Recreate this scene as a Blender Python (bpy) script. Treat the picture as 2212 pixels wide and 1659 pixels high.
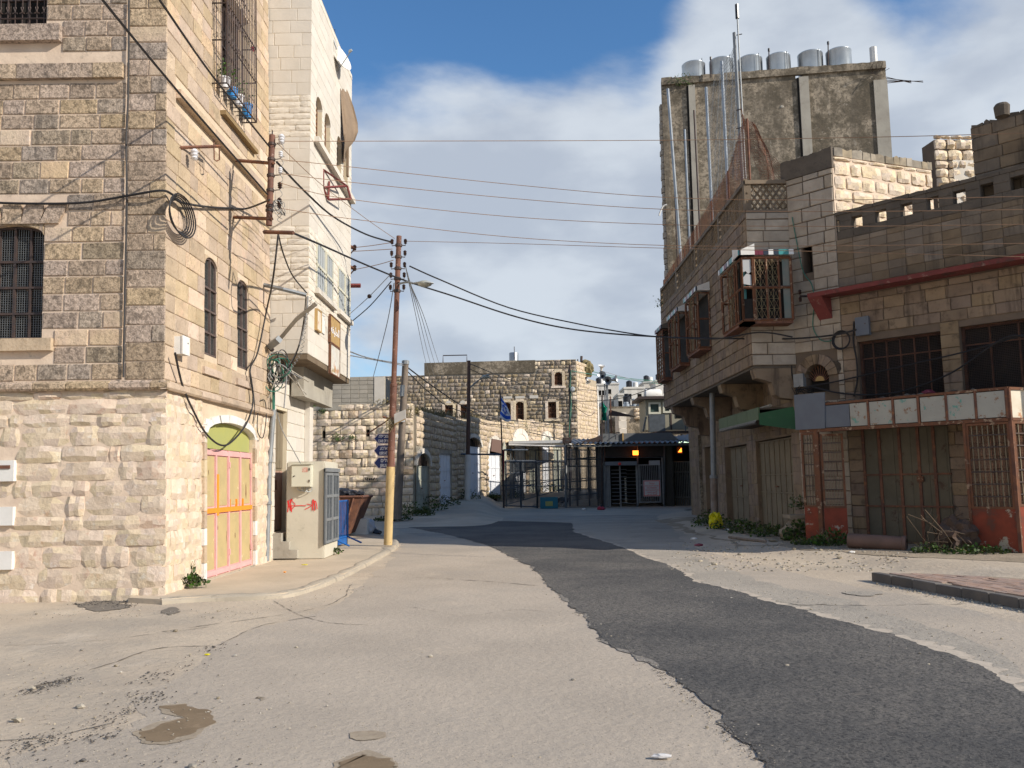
import bpy, bmesh, math, random
from math import sin, cos, pi, sqrt, atan2, radians, floor
from mathutils import Vector, Matrix, noise as mnoise
for o in list(bpy.data.objects): bpy.data.objects.remove(o)
scn = bpy.context.scene
COL = scn.collection
V = Vector
# ---------------------------------------------------------------- camera
FPX = 1850.0; EYE = 1.6
PITCH = math.atan(210.5/FPX); ROLL = 0.015
fw = V((0, cos(PITCH), sin(PITCH))); r0 = V((1, 0, 0)); u0_ = V((0, -sin(PITCH), cos(PITCH)))
CR = (r0*cos(ROLL) - u0_*sin(ROLL)).normalized(); CU = (u0_*cos(ROLL) + r0*sin(ROLL)).normalized()
CAM = V((0, 0, EYE))
cd = bpy.data.cameras.new('camera'); cam = bpy.data.objects.new('camera', cd); COL.objects.link(cam)
cd.sensor_width = 36; cd.lens = 36*FPX/2212; cd.clip_end = 3000; cd.clip_start = .05
m = Matrix((CR, CU, -fw)).transposed().to_4x4(); m.translation = CAM; cam.matrix_world = m
scn.camera = cam
# ---------------------------------------------------------------- light and sky
SUN_EL = radians(29); SUN_AZ = atan2(.9, -.43)           # azimuth measured clockwise from +Y
tosun = V((sin(SUN_AZ)*cos(SUN_EL), cos(SUN_AZ)*cos(SUN_EL), sin(SUN_EL)))
sd = bpy.data.lights.new('sun', 'SUN'); sd.energy = 5.0; sd.angle = radians(.53); sd.color = (1, .925, .815)
so = bpy.data.objects.new('sun', sd); COL.objects.link(so); so.rotation_euler = tosun.to_track_quat('Z', 'Y').to_euler(); so.location = (20, -20, 30)
vs = scn.view_settings; vs.view_transform = 'Standard'; vs.look = 'None'; vs.exposure = 0.14; vs.gamma = 1; vs.use_curve_mapping = False
scn.render.engine = 'CYCLES'; scn.cycles.max_bounces = 6
scn.render.resolution_x = 1024; scn.render.resolution_y = 768
def pxdir(x, y): return (fw + CR*((x-1106)/FPX) - CU*((y-829.5)/FPX)).normalized()
w = bpy.data.worlds.new('World'); scn.world = w; w.use_nodes = True
nt = w.node_tree; N_ = nt.nodes; L_ = nt.links; N_.clear()
def nd(t, **k):
    n = N_.new(t)
    for a, b in k.items(): setattr(n, a, b)
    return n
def mth(op, a, b=None, c=None, clamp=False):
    n = nd('ShaderNodeMath', operation=op, use_clamp=clamp)
    for i, q in enumerate((a, b, c)):
        if q is None: continue
        if isinstance(q, (int, float)): n.inputs[i].default_value = q
        else: L_.new(q, n.inputs[i])
    return n.outputs[0]
out = nd('ShaderNodeOutputWorld'); bg = nd('ShaderNodeBackground'); L_.new(bg.outputs[0], out.inputs[0])
sky = nd('ShaderNodeTexSky', sky_type='NISHITA'); sky.sun_disc = False; sky.sun_elevation = SUN_EL; sky.sun_rotation = SUN_AZ
sky.air_density = 1.1; sky.dust_density = .35; sky.ozone_density = 2.2
tc = nd('ShaderNodeTexCoord'); G = tc.outputs['Generated']
mp = nd('ShaderNodeMapping'); mp.inputs['Scale'].default_value = (1, 1, 2.2); mp.inputs['Location'].default_value = (3.1, .4, 1.7); L_.new(G, mp.inputs[0])
n1 = nd('ShaderNodeTexNoise'); n1.inputs['Scale'].default_value = 3.2; n1.inputs['Detail'].default_value = 10; n1.inputs['Roughness'].default_value = .55; n1.inputs['Distortion'].default_value = .25; L_.new(mp.outputs[0], n1.inputs['Vector'])
n2 = nd('ShaderNodeTexNoise'); n2.inputs['Scale'].default_value = 5.5; n2.inputs['Detail'].default_value = 7; n2.inputs['Roughness'].default_value = .5; L_.new(mp.outputs[0], n2.inputs['Vector'])
sep = nd('ShaderNodeSeparateXYZ'); L_.new(G, sep.inputs[0])
def blob(px, py, rad_in, rad_out):                       # a cloud bank or a gap in the clouds, as a soft patch of directions
    d = pxdir(px, py); v = nd('ShaderNodeVectorMath', operation='DOT_PRODUCT'); v.inputs[1].default_value = d; L_.new(G, v.inputs[0])
    r = nd('ShaderNodeMapRange', interpolation_type='SMOOTHSTEP'); L_.new(v.outputs['Value'], r.inputs[0])
    r.inputs[1].default_value = cos(radians(rad_out)); r.inputs[2].default_value = cos(radians(rad_in)); r.inputs[3].default_value = 0; r.inputs[4].default_value = 1
    return r.outputs[0]
elev = nd('ShaderNodeMapRange'); L_.new(sep.outputs[2], elev.inputs[0]); elev.inputs[1].default_value = .42; elev.inputs[2].default_value = .60; elev.inputs[3].default_value = .24; elev.inputs[4].default_value = -.28
cov = mth('ADD', n1.outputs[0], elev.outputs[0])
cov = mth('SUBTRACT', cov, mth('MULTIPLY', blob(900, 60, 3, 13), .34))
cov = mth('SUBTRACT', cov, mth('MULTIPLY', blob(1250, 60, 2, 10), .22))
cov = mth('SUBTRACT', cov, mth('MULTIPLY', blob(2050, 40, 2, 8), .12))
cov = mth('SUBTRACT', cov, mth('MULTIPLY', blob(790, 760, 1, 7), .16))
cov = mth('ADD', cov, mth('MULTIPLY', blob(1650, 130, 2, 8), .26))
cov = mth('ADD', cov, mth('MULTIPLY', blob(1150, 400, 3, 12), .16))
mask = nd('ShaderNodeMapRange', interpolation_type='SMOOTHSTEP'); L_.new(cov, mask.inputs[0]); mask.inputs[1].default_value = .39; mask.inputs[2].default_value = .69
shade = nd('ShaderNodeMapRange', interpolation_type='SMOOTHSTEP'); L_.new(n2.outputs[0], shade.inputs[0]); shade.inputs[1].default_value = .36; shade.inputs[2].default_value = .62
cc = nd('ShaderNodeMix', data_type='RGBA'); L_.new(shade.outputs[0], cc.inputs[0]); cc.inputs[6].default_value = (.45, .50, .58, 1); cc.inputs[7].default_value = (.62, .67, .73, 1)
sm = nd('ShaderNodeVectorMath', operation='MULTIPLY'); L_.new(sky.outputs[0], sm.inputs[0]); sm.inputs[1].default_value = (.074, .112, .142)
mx = nd('ShaderNodeMix', data_type='RGBA'); L_.new(mth('MULTIPLY', mask.outputs[0], .93), mx.inputs[0]); L_.new(sm.outputs[0], mx.inputs[6]); L_.new(cc.outputs[2], mx.inputs[7])
L_.new(mx.outputs[2], bg.inputs[0]); bg.inputs[1].default_value = 1.0
# ---------------------------------------------------------------- photo measurements
CROPS = {1: (0, 0, .3967), 2: (0, 603.4, .4628), 3: (438.8, 0, .3307), 4: (521.1, 493.7, .2646), 5: (521.1, 822.8, .2645), 6: (850.2, 740.5, .2315),
         7: (1179.4, 740.5, .2315), 8: (1398.8, 0, .3306), 9: (1398.8, 466.3, .2645), 10: (1727.9, 192, .2975), 11: (1727.9, 630.8, .3638), 12: (1453.6, 822.8, .248)}
def Z(k, x, y): a, b, s = CROPS[k]; return (a+s*x, b+s*y)
def at(x, y, Y):  # point of the ray at world depth Y
    d = pxdir(x, y); return CAM + d*(Y/d.y)
def gr(x, y, z=0.0):
    d = pxdir(x, y); return CAM + d*((z-EYE)/d.z)
def project(p):
    d = V(p)-CAM; z = d.dot(fw)
    if z < .1: return None
    return (1106+FPX*d.dot(CR)/z, 829.5-FPX*d.dot(CU)/z, z)
def S(a, b, x):
    t = (x-a)/(b-a); t = 0 if t < 0 else 1 if t > 1 else t; return t*t*(3-2*t)
def lerp(pts, x):
    if x <= pts[0][0]: return pts[0][1]
    for (a, b), (c, d) in zip(pts, pts[1:]):
        if x <= c: return b+(d-b)*(x-a)/(c-a)
    return pts[-1][1]
XE = [(0, 12), (11, 9.0), (14, 7.4), (17, 6.0), (19, 5.3), (23, 5.3), (34, 6.0), (38, 6.6), (45, 9.5), (60, 14)]
def hgt(X, Y):
    h = .85*max(S(30, 52, Y)*S(-.4, -1.9, X), S(50, 57, Y)) + .1*S(38, 48, Y)*S(-1.9, -.4, X)*(1-S(50, 57, Y))
    h += .1*S(lerp(XE, Y)-.4, lerp(XE, Y)+.5, X)*(1-S(38, 46, Y))
    return h
# ---------------------------------------------------------------- facade frames
class Fa:
    """wall plane: u runs to the viewer's right, v up, d out of the wall"""
    def __init__(s, O, U, lean=(0, 0)):
        s.O = V(O); U = V((U[0], U[1], 0)).normalized(); s.U = U; s.N = V((U.y, -U.x, 0)); s.W = V((lean[0], lean[1], 1)); s.rz = atan2(U.y, U.x)
        s.pn = s.U.cross(s.W).normalized()
    def P(s, u, v, d=0.0): return s.O + s.U*u + s.W*v + s.N*d
    def px(s, x, y, d=0.0):
        q = s.O + s.N*d; r = pxdir(x, y); t = (q-CAM).dot(s.pn)/r.dot(s.pn); p = CAM+r*t-q
        v = p.z; p = p-s.W*v; return (p.dot(s.U), v)
    def z(s, k, x, y, d=0.0): return s.px(*Z(k, x, y), d)
# ---------------------------------------------------------------- mesh builder
class MB:
    def __init__(s): s.v = []; s.f = []
    def add(s, vs, fs): n = len(s.v); s.v += [tuple(q) for q in vs]; s.f += [tuple(i+n for i in f) for f in fs]; return s
    BF = [(0, 3, 2, 1), (4, 5, 6, 7), (0, 1, 5, 4), (1, 2, 6, 5), (2, 3, 7, 6), (3, 0, 4, 7)]
    def box(s, a, b):
        x0, y0, z0 = a; x1, y1, z1 = b
        return s.add([(x0, y0, z0), (x1, y0, z0), (x1, y1, z0), (x0, y1, z0), (x0, y0, z1), (x1, y0, z1), (x1, y1, z1), (x0, y1, z1)], s.BF)
    def fb(s, F, u0, u1, v0, v1, d0, d1):   # box in a facade frame
        return s.add([F.P(u0, v0, d1), F.P(u1, v0, d1), F.P(u1, v0, d0), F.P(u0, v0, d0), F.P(u0, v1, d1), F.P(u1, v1, d1), F.P(u1, v1, d0), F.P(u0, v1, d0)], s.BF)
    def prism(s, F, poly, d0, d1):
        n = len(poly); a = [F.P(u, v, d1) for u, v in poly]; b = [F.P(u, v, d0) for u, v in poly]
        return s.add(a+b, [tuple(range(n)), tuple(range(2*n-1, n-1, -1))] + [(i, i+n, (i+1) % n+n, (i+1) % n) for i in range(n)])
    def vprism(s, poly, z0, z1):            # vertical prism over a plan polygon
        n = len(poly); return s.add([(p[0], p[1], z1) for p in poly]+[(p[0], p[1], z0) for p in poly], [tuple(range(n)), tuple(range(2*n-1, n-1, -1))] + [(i, i+n, (i+1) % n+n, (i+1) % n) for i in range(n)])
    def tube(s, pts, r, n=6, r2=None, cap=True):
        pts = [V(p) for p in pts]; m_ = len(pts); rings = []; prev = None
        for i, p in enumerate(pts):
            t = (pts[min(i+1, m_-1)]-pts[max(i-1, 0)])
            if t.length < 1e-6: t = V((0, 0, 1))
            t.normalize()
            if prev is None: a = t.cross(V((0, 0, 1)) if abs(t.z) < .9 else V((1, 0, 0))).normalized()
            else:
                a = prev - t*prev.dot(t)
                a = a.normalized() if a.length > 1e-5 else t.orthogonal().normalized()
            prev = a; b = t.cross(a); rr = r if r2 is None else r+(r2-r)*i/(m_-1)
            rings.append([p+a*(rr*cos(2*pi*k/n))+b*(rr*sin(2*pi*k/n)) for k in range(n)])
        f = []
        for i in range(m_-1):
            for k in range(n): f.append((i*n+k, i*n+(k+1) % n, (i+1)*n+(k+1) % n, (i+1)*n+k))
        if cap: f += [tuple(range(n-1, -1, -1)), tuple(range((m_-1)*n, m_*n))]
        return s.add([q for r_ in rings for q in r_], f)
    def bar(s, a, b, w, h=None): # square bar
        return s.tube([a, b], (h or w)*.7, 4)
    def lathe(s, c, prof, n=20, axis=V((0, 0, 1)), capped=True):
        c = V(c); ax = axis.normalized(); a = ax.orthogonal().normalized(); b = ax.cross(a); f = []; k = len(prof)
        vs_ = [c+ax*z+a*(r*cos(2*pi*j/n))+b*(r*sin(2*pi*j/n)) for r, z in prof for j in range(n)]
        for i in range(k-1):
            for j in range(n): f.append((i*n+j, i*n+(j+1) % n, (i+1)*n+(j+1) % n, (i+1)*n+j))
        if capped: f += [tuple(range(n-1, -1, -1)), tuple(range((k-1)*n, k*n))]
        return s.add(vs_, f)
    def blob(s, c, rx, ry, rz, seed=0, sub=2, amp=.2, fr=3, flat=None):
        bm = bmesh.new(); bmesh.ops.create_icosphere(bm, subdivisions=sub, radius=1)
        for q in bm.verts:
            k = 1+amp*mnoise.noise(q.co*fr+V((seed, seed*.7, 0))); q.co = V((q.co.x*rx*k, q.co.y*ry*k, q.co.z*rz*k))
            if flat is not None and q.co.z < flat: q.co.z = flat
        bm.verts.index_update(); s.add([q.co+V(c) for q in bm.verts], [tuple(x.index for x in f.verts) for f in bm.faces]); bm.free(); return s
    def build(s, name, mat, parent=None, smooth=False, kind=None, label=None, tri=False):
        me = bpy.data.meshes.new(name); me.from_pydata(s.v, [], s.f); me.materials.append(mat)
        if smooth:
            me.polygons.foreach_set('use_smooth', [True]*len(me.polygons))
            try: me.set_sharp_from_angle(angle=radians(40))
            except Exception: pass
        me.update(); o = bpy.data.objects.new(name, me); COL.objects.link(o)
        if parent: adopt(o, parent)
        if kind: o['kind'] = kind
        if label: o['label'] = label
        return o
WL = {}
def adopt(o, p):
    o.parent = p; o.matrix_parent_inverse = Matrix.Translation(-WL.get(p.name, V((0, 0, 0))))
def thing(name, loc, label, cat, group=None):
    o = bpy.data.objects.new(name, None); COL.objects.link(o); o.location = loc; WL[o.name] = V(loc); o.empty_display_size = .3
    o['label'] = label; o['category'] = cat
    if group: o['group'] = group
    return o
def tag(o, label, cat, group=None):
    o['label'] = label; o['category'] = cat
    if group: o['group'] = group
    return o
# ---------------------------------------------------------------- materials
MATS = {}
def mat(name, c1, c2=None, sc=3.0, rough=.9, bump=.0, bs=30., metal=0., var=0., stain=None, stains=(), streak=None, emit=None, dist=.004, spec=.3, hue=0., coat=None, alpha=None):
    """procedural surface: two tones by noise, tone per piece (var), stain=(colour, scale, lo, hi, amount), streak = the same drawn out downwards"""
    if name in MATS: return MATS[name]
    mt = bpy.data.materials.new(name); mt.use_nodes = True; MATS[name] = mt
    t = mt.node_tree; n = t.nodes; l = t.links; b = n['Principled BSDF']
    def new(k, **kw):
        q = n.new(k)
        for a, v_ in kw.items(): setattr(q, a, v_)
        return q
    geo = new('ShaderNodeNewGeometry'); oi = new('ShaderNodeObjectInfo')
    rs = new('ShaderNodeMath', operation='ADD'); l.new(geo.outputs['Random Per Island'], rs.inputs[0]); l.new(oi.outputs['Random'], rs.inputs[1])
    fr = new('ShaderNodeMath', operation='FRACT'); l.new(rs.outputs[0], fr.inputs[0]); RND = fr.outputs[0]
    pos = geo.outputs['Position']
    if var:
        sc3 = new('ShaderNodeVectorMath', operation='SCALE'); sc3.inputs[0].default_value = (7.3, 11.1, 5.7); l.new(RND, sc3.inputs['Scale'])
        ad = new('ShaderNodeVectorMath', operation='ADD'); l.new(pos, ad.inputs[0]); l.new(sc3.outputs[0], ad.inputs[1]); vpos = ad.outputs[0]
    else: vpos = pos
    def nz(scale, vec=None, det=6, ro=.6):
        q = new('ShaderNodeTexNoise'); q.inputs['Scale'].default_value = scale; q.inputs['Detail'].default_value = det; q.inputs['Roughness'].default_value = ro; l.new(vec or vpos, q.inputs['Vector']); return q.outputs[0]
    def rng(v_, lo, hi, a=0., b_=1.):
        q = new('ShaderNodeMapRange', interpolation_type='SMOOTHSTEP'); l.new(v_, q.inputs[0]); q.inputs[1].default_value = lo; q.inputs[2].default_value = hi; q.inputs[3].default_value = a; q.inputs[4].default_value = b_; return q.outputs[0]
    def mix(f, a, b_, mode='MIX'):
        q = new('ShaderNodeMix', data_type='RGBA', blend_type=mode)
        for i, x in ((0, f), (6, a), (7, b_)):
            if isinstance(x, (int, float)): q.inputs[i].default_value = x
            elif isinstance(x, tuple): q.inputs[i].default_value = (*x, 1)
            else: l.new(x, q.inputs[i])
        return q.outputs[2]
    c2 = c2 or c1
    col = mix(rng(nz(sc), .32, .68), tuple(c1), tuple(c2))
    allst = ([stain] if stain else [])+list(stains); msk = None
    for (c, s_, lo, hi, am) in allst:
        msk = rng(nz(s_, det=8, ro=.68), lo, hi, 0, am); col = mix(msk, col, tuple(c))
    if streak:
        c, s_, lo, hi, am = streak
        mpn = new('ShaderNodeMapping'); mpn.inputs['Scale'].default_value = (1, 1, .12); l.new(pos, mpn.inputs[0])
        col = mix(rng(nz(s_, mpn.outputs[0], 7, .62), lo, hi, 0, am), col, tuple(c))
    if var:
        hv = new('ShaderNodeHueSaturation'); q = new('ShaderNodeMapRange'); l.new(RND, q.inputs[0]); q.inputs[3].default_value = 1-var; q.inputs[4].default_value = 1+var
        l.new(q.outputs[0], hv.inputs['Value']); l.new(col, hv.inputs['Color'])
        wn = new('ShaderNodeTexWhiteNoise', noise_dimensions='1D'); l.new(RND, wn.inputs['W'])
        q2 = new('ShaderNodeMapRange'); l.new(wn.outputs[0], q2.inputs[0]); q2.inputs[3].default_value = 1-var*1.2; q2.inputs[4].default_value = 1+var*1.0; l.new(q2.outputs[0], hv.inputs['Saturation'])
        if hue:
            q3 = new('ShaderNodeMapRange'); l.new(wn.outputs[0], q3.inputs[0]); q3.inputs[3].default_value = .5-hue; q3.inputs[4].default_value = .5+hue*.6; l.new(q3.outputs[0], hv.inputs['Hue'])
        col = hv.outputs[0]
    l.new(col, b.inputs['Base Color'])
    b.inputs['Roughness'].default_value = rough; b.inputs['Metallic'].default_value = metal; b.inputs['Specular IOR Level'].default_value = spec
    if bump:
        h1 = nz(bs, det=8, ro=.7); h2 = nz(bs*.22, det=4, ro=.5); s2 = new('ShaderNodeMath', operation='MULTIPLY_ADD'); l.new(h2, s2.inputs[0]); s2.inputs[1].default_value = 2.2; l.new(h1, s2.inputs[2])
        bp = new('ShaderNodeBump'); bp.inputs['Strength'].default_value = min(bump, 1.); bp.inputs['Distance'].default_value = dist*max(1, bump); l.new(s2.outputs[0], bp.inputs['Height']); l.new(bp.outputs[0], b.inputs['Normal'])
    if emit: b.inputs['Emission Color'].default_value = (*emit[0], 1); b.inputs['Emission Strength'].default_value = emit[1]
    if alpha: b.inputs['Alpha'].default_value = alpha
    return mt
DK = (.05, .045, .038)
m_grey = mat('weathered_limestone', (.55, .425, .305), (.44, .335, .24), 5, .95, 1.3, 22, var=.16, hue=.012, dist=.014, stains=[((.12, .095, .07), 4.5, .54, .64, .6), ((.17, .13, .09), 18, .48, .58, .7), ((.21, .165, .12), 45, .50, .58, .7), ((.42, .29, .14), 2.2, .62, .72, .45)])
m_grey2 = mat('sooty_limestone', (.48, .385, .29), (.37, .30, .225), 4, .95, 1.4, 20, var=.16, hue=.01, dist=.016, stains=[((.15, .12, .088), 12, .48, .60, .75), ((.16, .13, .10), 40, .50, .58, .7)], streak=((.12, .10, .08), 5, .52, .64, .6))
m_grey3 = mat('ochre_limestone', (.60, .46, .31), (.54, .40, .29), 3, .95, 1.1, 24, var=.12, dist=.012, stains=[((.26, .20, .14), 22, .54, .62, .6), ((.62, .52, .42), 3, .56, .68, .5)])
m_rub2 = mat('pink_fieldstone', (.62, .47, .36), (.68, .55, .42), 4, .95, .9, 22, var=.1, dist=.01, stain=((.48, .27, .19), 7, .54, .64, .6))
m_warm = mat('warm_limestone', (.52, .405, .285), (.43, .335, .235), 3, .93, .9, 25, var=.13, hue=.012, dist=.007, stains=[((.36, .26, .17), 28, .52, .62, .6), ((.30, .235, .17), 2.2, .55, .68, .55), ((.26, .21, .16), 9, .58, .66, .5), ((.60, .38, .28), 1.6, .58, .7, .35)])
m_rub = mat('cream_fieldstone', (.66, .545, .41), (.56, .45, .325), 4, .95, 1.0, 22, var=.10, hue=.015, dist=.012, stains=[((.52, .30, .20), 2.4, .58, .70, .55), ((.42, .34, .25), 22, .56, .66, .5), ((.74, .70, .62), 5, .57, .66, .5)])
m_mort = mat('sandy_mortar', (.62, .50, .365), (.54, .43, .31), 3, .97, .8, 40, stain=((.34, .28, .20), 9, .56, .7, .4))
m_mortg = mat('pale_lime_mortar', (.70, .56, .43), (.60, .47, .36), 3, .97, .8, 40, stain=((.28, .24, .19), 9, .56, .7, .5))
m_white = mat('sawn_white_stone', (.64, .59, .515), (.59, .54, .465), 2.5, .8, .25, 60, var=.05, stain=((.50, .42, .30), 1.7, .56, .75, .4), streak=((.50, .43, .33), 5, .58, .75, .35))
m_whiter = mat('split_white_stone', (.70, .64, .55), (.65, .59, .50), 6, .9, .7, 20, var=.05, dist=.010, stain=((.52, .43, .30), 12, .55, .68, .4))
m_whj = mat('stone_joint', (.66, .57, .42), (.60, .52, .38), 3, .95)
m_yard = mat('yard_stone', (.76, .63, .46), (.66, .53, .38), 3, .95, 1.1, 14, var=.15, hue=.012, dist=.02, stains=[((.30, .26, .19), 9, .56, .66, .5), ((.50, .34, .25), 1.2, .6, .7, .4)])
m_yardm = mat('dark_open_joint', (.32, .265, .19), (.42, .35, .26), 3, .98, .5, 30)
m_bst = mat('dark_fieldstone', (.38, .30, .21), (.25, .20, .14), 2.0, .96, 1.0, 10, var=.24, hue=.012, dist=.02, stains=[((.07, .062, .05), 3.2, .52, .62, .75), ((.45, .38, .29), .5, .58, .66, .6)])
m_bmo = mat('grey_mortar', (.36, .32, .26), (.28, .25, .20), 1.5, .97, .5, 20)
m_arc = mat('arcade_stone', (.56, .45, .32), (.46, .365, .255), 1.2, .95, 1.0, 10, var=.14, hue=.012, dist=.02, stains=[((.16, .14, .10), 1.1, .56, .68, .55), ((.30, .25, .18), 7, .55, .66, .5)])
m_r2 = mat('brown_limestone', (.27, .20, .135), (.21, .152, .103), 2, .93, 1.0, 20, var=.12, hue=.01, dist=.01, stains=[((.10, .075, .055), 4, .54, .66, .6), ((.36, .24, .14), 3, .6, .7, .3)], streak=((.07, .052, .038), 4, .52, .66, .65))
m_r2w = mat('pale_quoin_stone', (.42, .355, .28), (.33, .275, .215), 3, .93, 1.0, 18, var=.1, dist=.012, stain=((.30, .24, .18), 7, .56, .68, .5))
m_rj = mat('brown_joint', (.17, .125, .09), (.13, .10, .075), 3, .97)
m_blk = mat('cement_block', (.23, .175, .12), (.17, .128, .088), 2, .95, 1.0, 30, var=.17, stain=((.14, .115, .09), 3, .55, .70, .55), streak=((.055, .045, .036), 3, .52, .66, .7))
m_blkd = mat('blackened_cement', (.10, .083, .066), (.14, .115, .09), 2.5, .96, .9, 30, stain=((.07, .06, .05), 5, .52, .66, .6))
m_conc = mat('stained_concrete', (.38, .315, .235), (.27, .225, .165), .9, .95, .9, 14, dist=.012, stains=[((.10, .08, .055), .45, .46, .56, .75), ((.09, .075, .052), 2.6, .48, .56, .6), ((.09, .075, .055), 10, .50, .57, .6), ((.42, .37, .30), 4.2, .60, .66, .6)], streak=((.12, .10, .075), 2.2, .50, .66, .6))
m_concl = mat('light_concrete', (.40, .37, .31), (.34, .31, .26), 1.5, .93, .6, 25, stain=((.24, .21, .17), 3, .56, .7, .5), streak=((.22, .19, .15), 3, .58, .72, .4))
m_cab = mat('kiosk_concrete', (.56, .52, .425), (.50, .46, .37), 1.3, .9, .5, 25, stains=[((.30, .27, .21), 3.2, .60, .68, .5), ((.2, .18, .15), 26, .66, .7, .6)])
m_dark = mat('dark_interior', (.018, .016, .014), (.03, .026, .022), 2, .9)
m_iron = mat('dark_iron', (.055, .045, .045), (.09, .06, .05), 8, .6, .2, 60, metal=.3)
m_rust = mat('rusty_steel', (.22, .10, .06), (.12, .06, .045), 5, .75, .5, 50, metal=.2, stain=((.34, .15, .06), 9, .55, .66, .6))
m_rust2 = mat('orange_rust', (.18, .078, .04), (.11, .052, .034), 6, .85, .5, 40, stain=((.45, .33, .22), 6, .56, .62, .6))
m_red = mat('flaking_red_paint', (.25, .048, .022), (.17, .036, .018), 3, .6, .4, 30, stains=[((.10, .05, .035), 3, .56, .64, .7), ((.38, .35, .27), 2.4, .60, .63, .9)])
m_galv = mat('galvanised_steel', (.36, .38, .40), (.28, .30, .32), 3, .42, .1, 30, metal=.85)
m_tank = mat('polished_tank_steel', (.50, .53, .56), (.40, .43, .46), 2, .30, .06, 12, metal=.75)
m_gpipe = mat('grey_painted_steel', (.27, .285, .29), (.22, .23, .24), 5, .55, .2, 40, metal=.3, stain=((.30, .18, .1), 8, .64, .7, .6))
m_dgal = mat('dull_fence_steel', (.11, .125, .14), (.085, .095, .105), 4, .5, .2, 40, metal=.3)
m_wire = mat('black_cable', (.022, .021, .023), (.03, .028, .028), 4, .6)
m_wireb = mat('copper_brown_wire', (.28, .17, .10), (.22, .14, .09), 4, .6)
m_wireg = mat('grey_wire', (.25, .25, .25), (.2, .2, .2), 4, .6)
m_green = mat('green_cable_sleeve', (.05, .2, .14), (.04, .14, .1), 4, .6)
m_porc = mat('white_porcelain', (.72, .72, .74), (.66, .66, .68), 4, .25)
m_brnp = mat('brown_porcelain', (.05, .028, .022), (.035, .02, .018), 4, .3)
m_pink = mat('pink_door_paint', (.72, .40, .38), (.64, .35, .34), 4, .6, .3, 40, stains=[((.55, .33, .28), 1.3, .5, .66, .5), ((.62, .46, .38), 7, .60, .66, .6), ((.35, .16, .1), 9, .68, .71, .8)])
m_khaki = mat('khaki_door_paint', (.50, .385, .19), (.43, .34, .17), 3, .6, .3, 40, stains=[((.66, .55, .35), 8, .62, .68, .7), ((.24, .12, .05), 5, .66, .69, .9)])
m_orng = mat('orange_paint', (.80, .30, .03), (.72, .26, .03), 5, .55, .2, 40)
m_olive = mat('olive_paint', (.38, .38, .12), (.35, .36, .13), 2, .6, .2, 40, stain=((.45, .35, .15), 7, .63, .69, .6))
m_wpaint = mat('white_paint', (.72, .70, .66), (.66, .64, .60), 3, .7, .3, 40, stain=((.45, .40, .33), 6, .6, .7, .6))
m_shut = mat('whitewashed_shutter', (.72, .73, .76), (.66, .67, .70), 2, .7, .2, 30, stain=((.34, .26, .2), 7, .66, .70, .8), streak=((.36, .30, .26), 6, .64, .74, .5))
m_shutc = mat('cream_shutter', (.22, .178, .118), (.175, .14, .092), 2, .75, .3, 30, stains=[((.16, .09, .05), 4, .60, .66, .7), ((.28, .32, .22), 2, .62, .7, .5)], streak=((.18, .12, .08), 6, .56, .68, .6))
m_shutg = mat('greenish_shutter', (.33, .35, .29), (.42, .41, .34), 3, .75, .3, 30, stain=((.14, .09, .06), 8, .58, .66, .7))
m_old = mat('dusty_ground', (.56, .465, .35), (.47, .385, .29), .5, .95, .7, 60, dist=.009, stains=[((.36, .31, .25), .35, .48, .64, .7), ((.62, .53, .42), .9, .56, .70, .5), ((.27, .23, .18), 50, .58, .64, .6), ((.24, .20, .155), 3.7, .68, .74, .45), ((.34, .30, .25), .12, .5, .6, .5)])
m_road = mat('pale_aggregate_road', (.475, .40, .315), (.39, .33, .262), .45, .95, .8, 62, dist=.006, stains=[((.33, .295, .25), .3, .50, .68, .5), ((.52, .43, .33), .8, .56, .70, .55), ((.23, .205, .18), 46, .56, .62, .6), ((.62, .55, .46), 62, .59, .65, .6), ((.25, .215, .175), 2.6, .66, .74, .5)])
m_new = mat('new_asphalt', (.115, .108, .10), (.088, .084, .08), .6, .93, 1.0, 50, dist=.013, stains=[((.20, .18, .155), .13, .46, .60, .6), ((.19, .172, .15), .35, .48, .66, .7), ((.03, .03, .03), 48, .50, .58, .75), ((.30, .275, .24), 66, .61, .66, .8), ((.17, .15, .13), 2.2, .58, .7, .5)])
m_mid = mat('worn_asphalt', (.43, .375, .305), (.35, .31, .255), .6, .95, .8, 60, dist=.008, stains=[((.24, .215, .185), .5, .5, .66, .6), ((.16, .145, .125), 48, .55, .61, .7), ((.56, .50, .42), 66, .60, .66, .7)])
m_walk = mat('pavement_cement', (.56, .46, .34), (.48, .395, .29), .9, .93, .7, 40, stains=[((.34, .28, .21), 1.6, .58, .72, .5), ((.30, .25, .19), 40, .58, .66, .4)])
m_kerb = mat('kerb_concrete', (.37, .32, .25), (.45, .385, .295), 2, .95, .9, 30, stain=((.20, .18, .15), 4, .55, .66, .6))
m_paver = mat('pink_paver', (.36, .245, .19), (.31, .215, .17), 3, .93, .5, 50, var=.14, stain=((.40, .33, .26), 1.5, .5, .7, .6))
m_dirt = mat('dry_dirt', (.36, .29, .21), (.28, .225, .16), 1.4, .98, 1., 30, dist=.01, stain=((.17, .14, .10), 6, .56, .68, .5))
m_mud = mat('damp_sand', (.19, .135, .08), (.23, .165, .10), 4, .8, .7, 40, stain=((.30, .22, .14), 9, .55, .65, .5))
m_oil = mat('black_residue', (.16, .14, .115), (.22, .19, .155), 7, .9, 1., 30)
m_peb = mat('pebbles', (.42, .37, .29), (.30, .26, .2), 9, .95, var=.3)
m_leaf = mat('weed_leaf', (.045, .085, .02), (.07, .115, .03), 6, .7, var=.3, hue=.03)
m_dleaf = mat('dry_stalk', (.25, .20, .10), (.18, .15, .08), 6, .8, var=.3)
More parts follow.
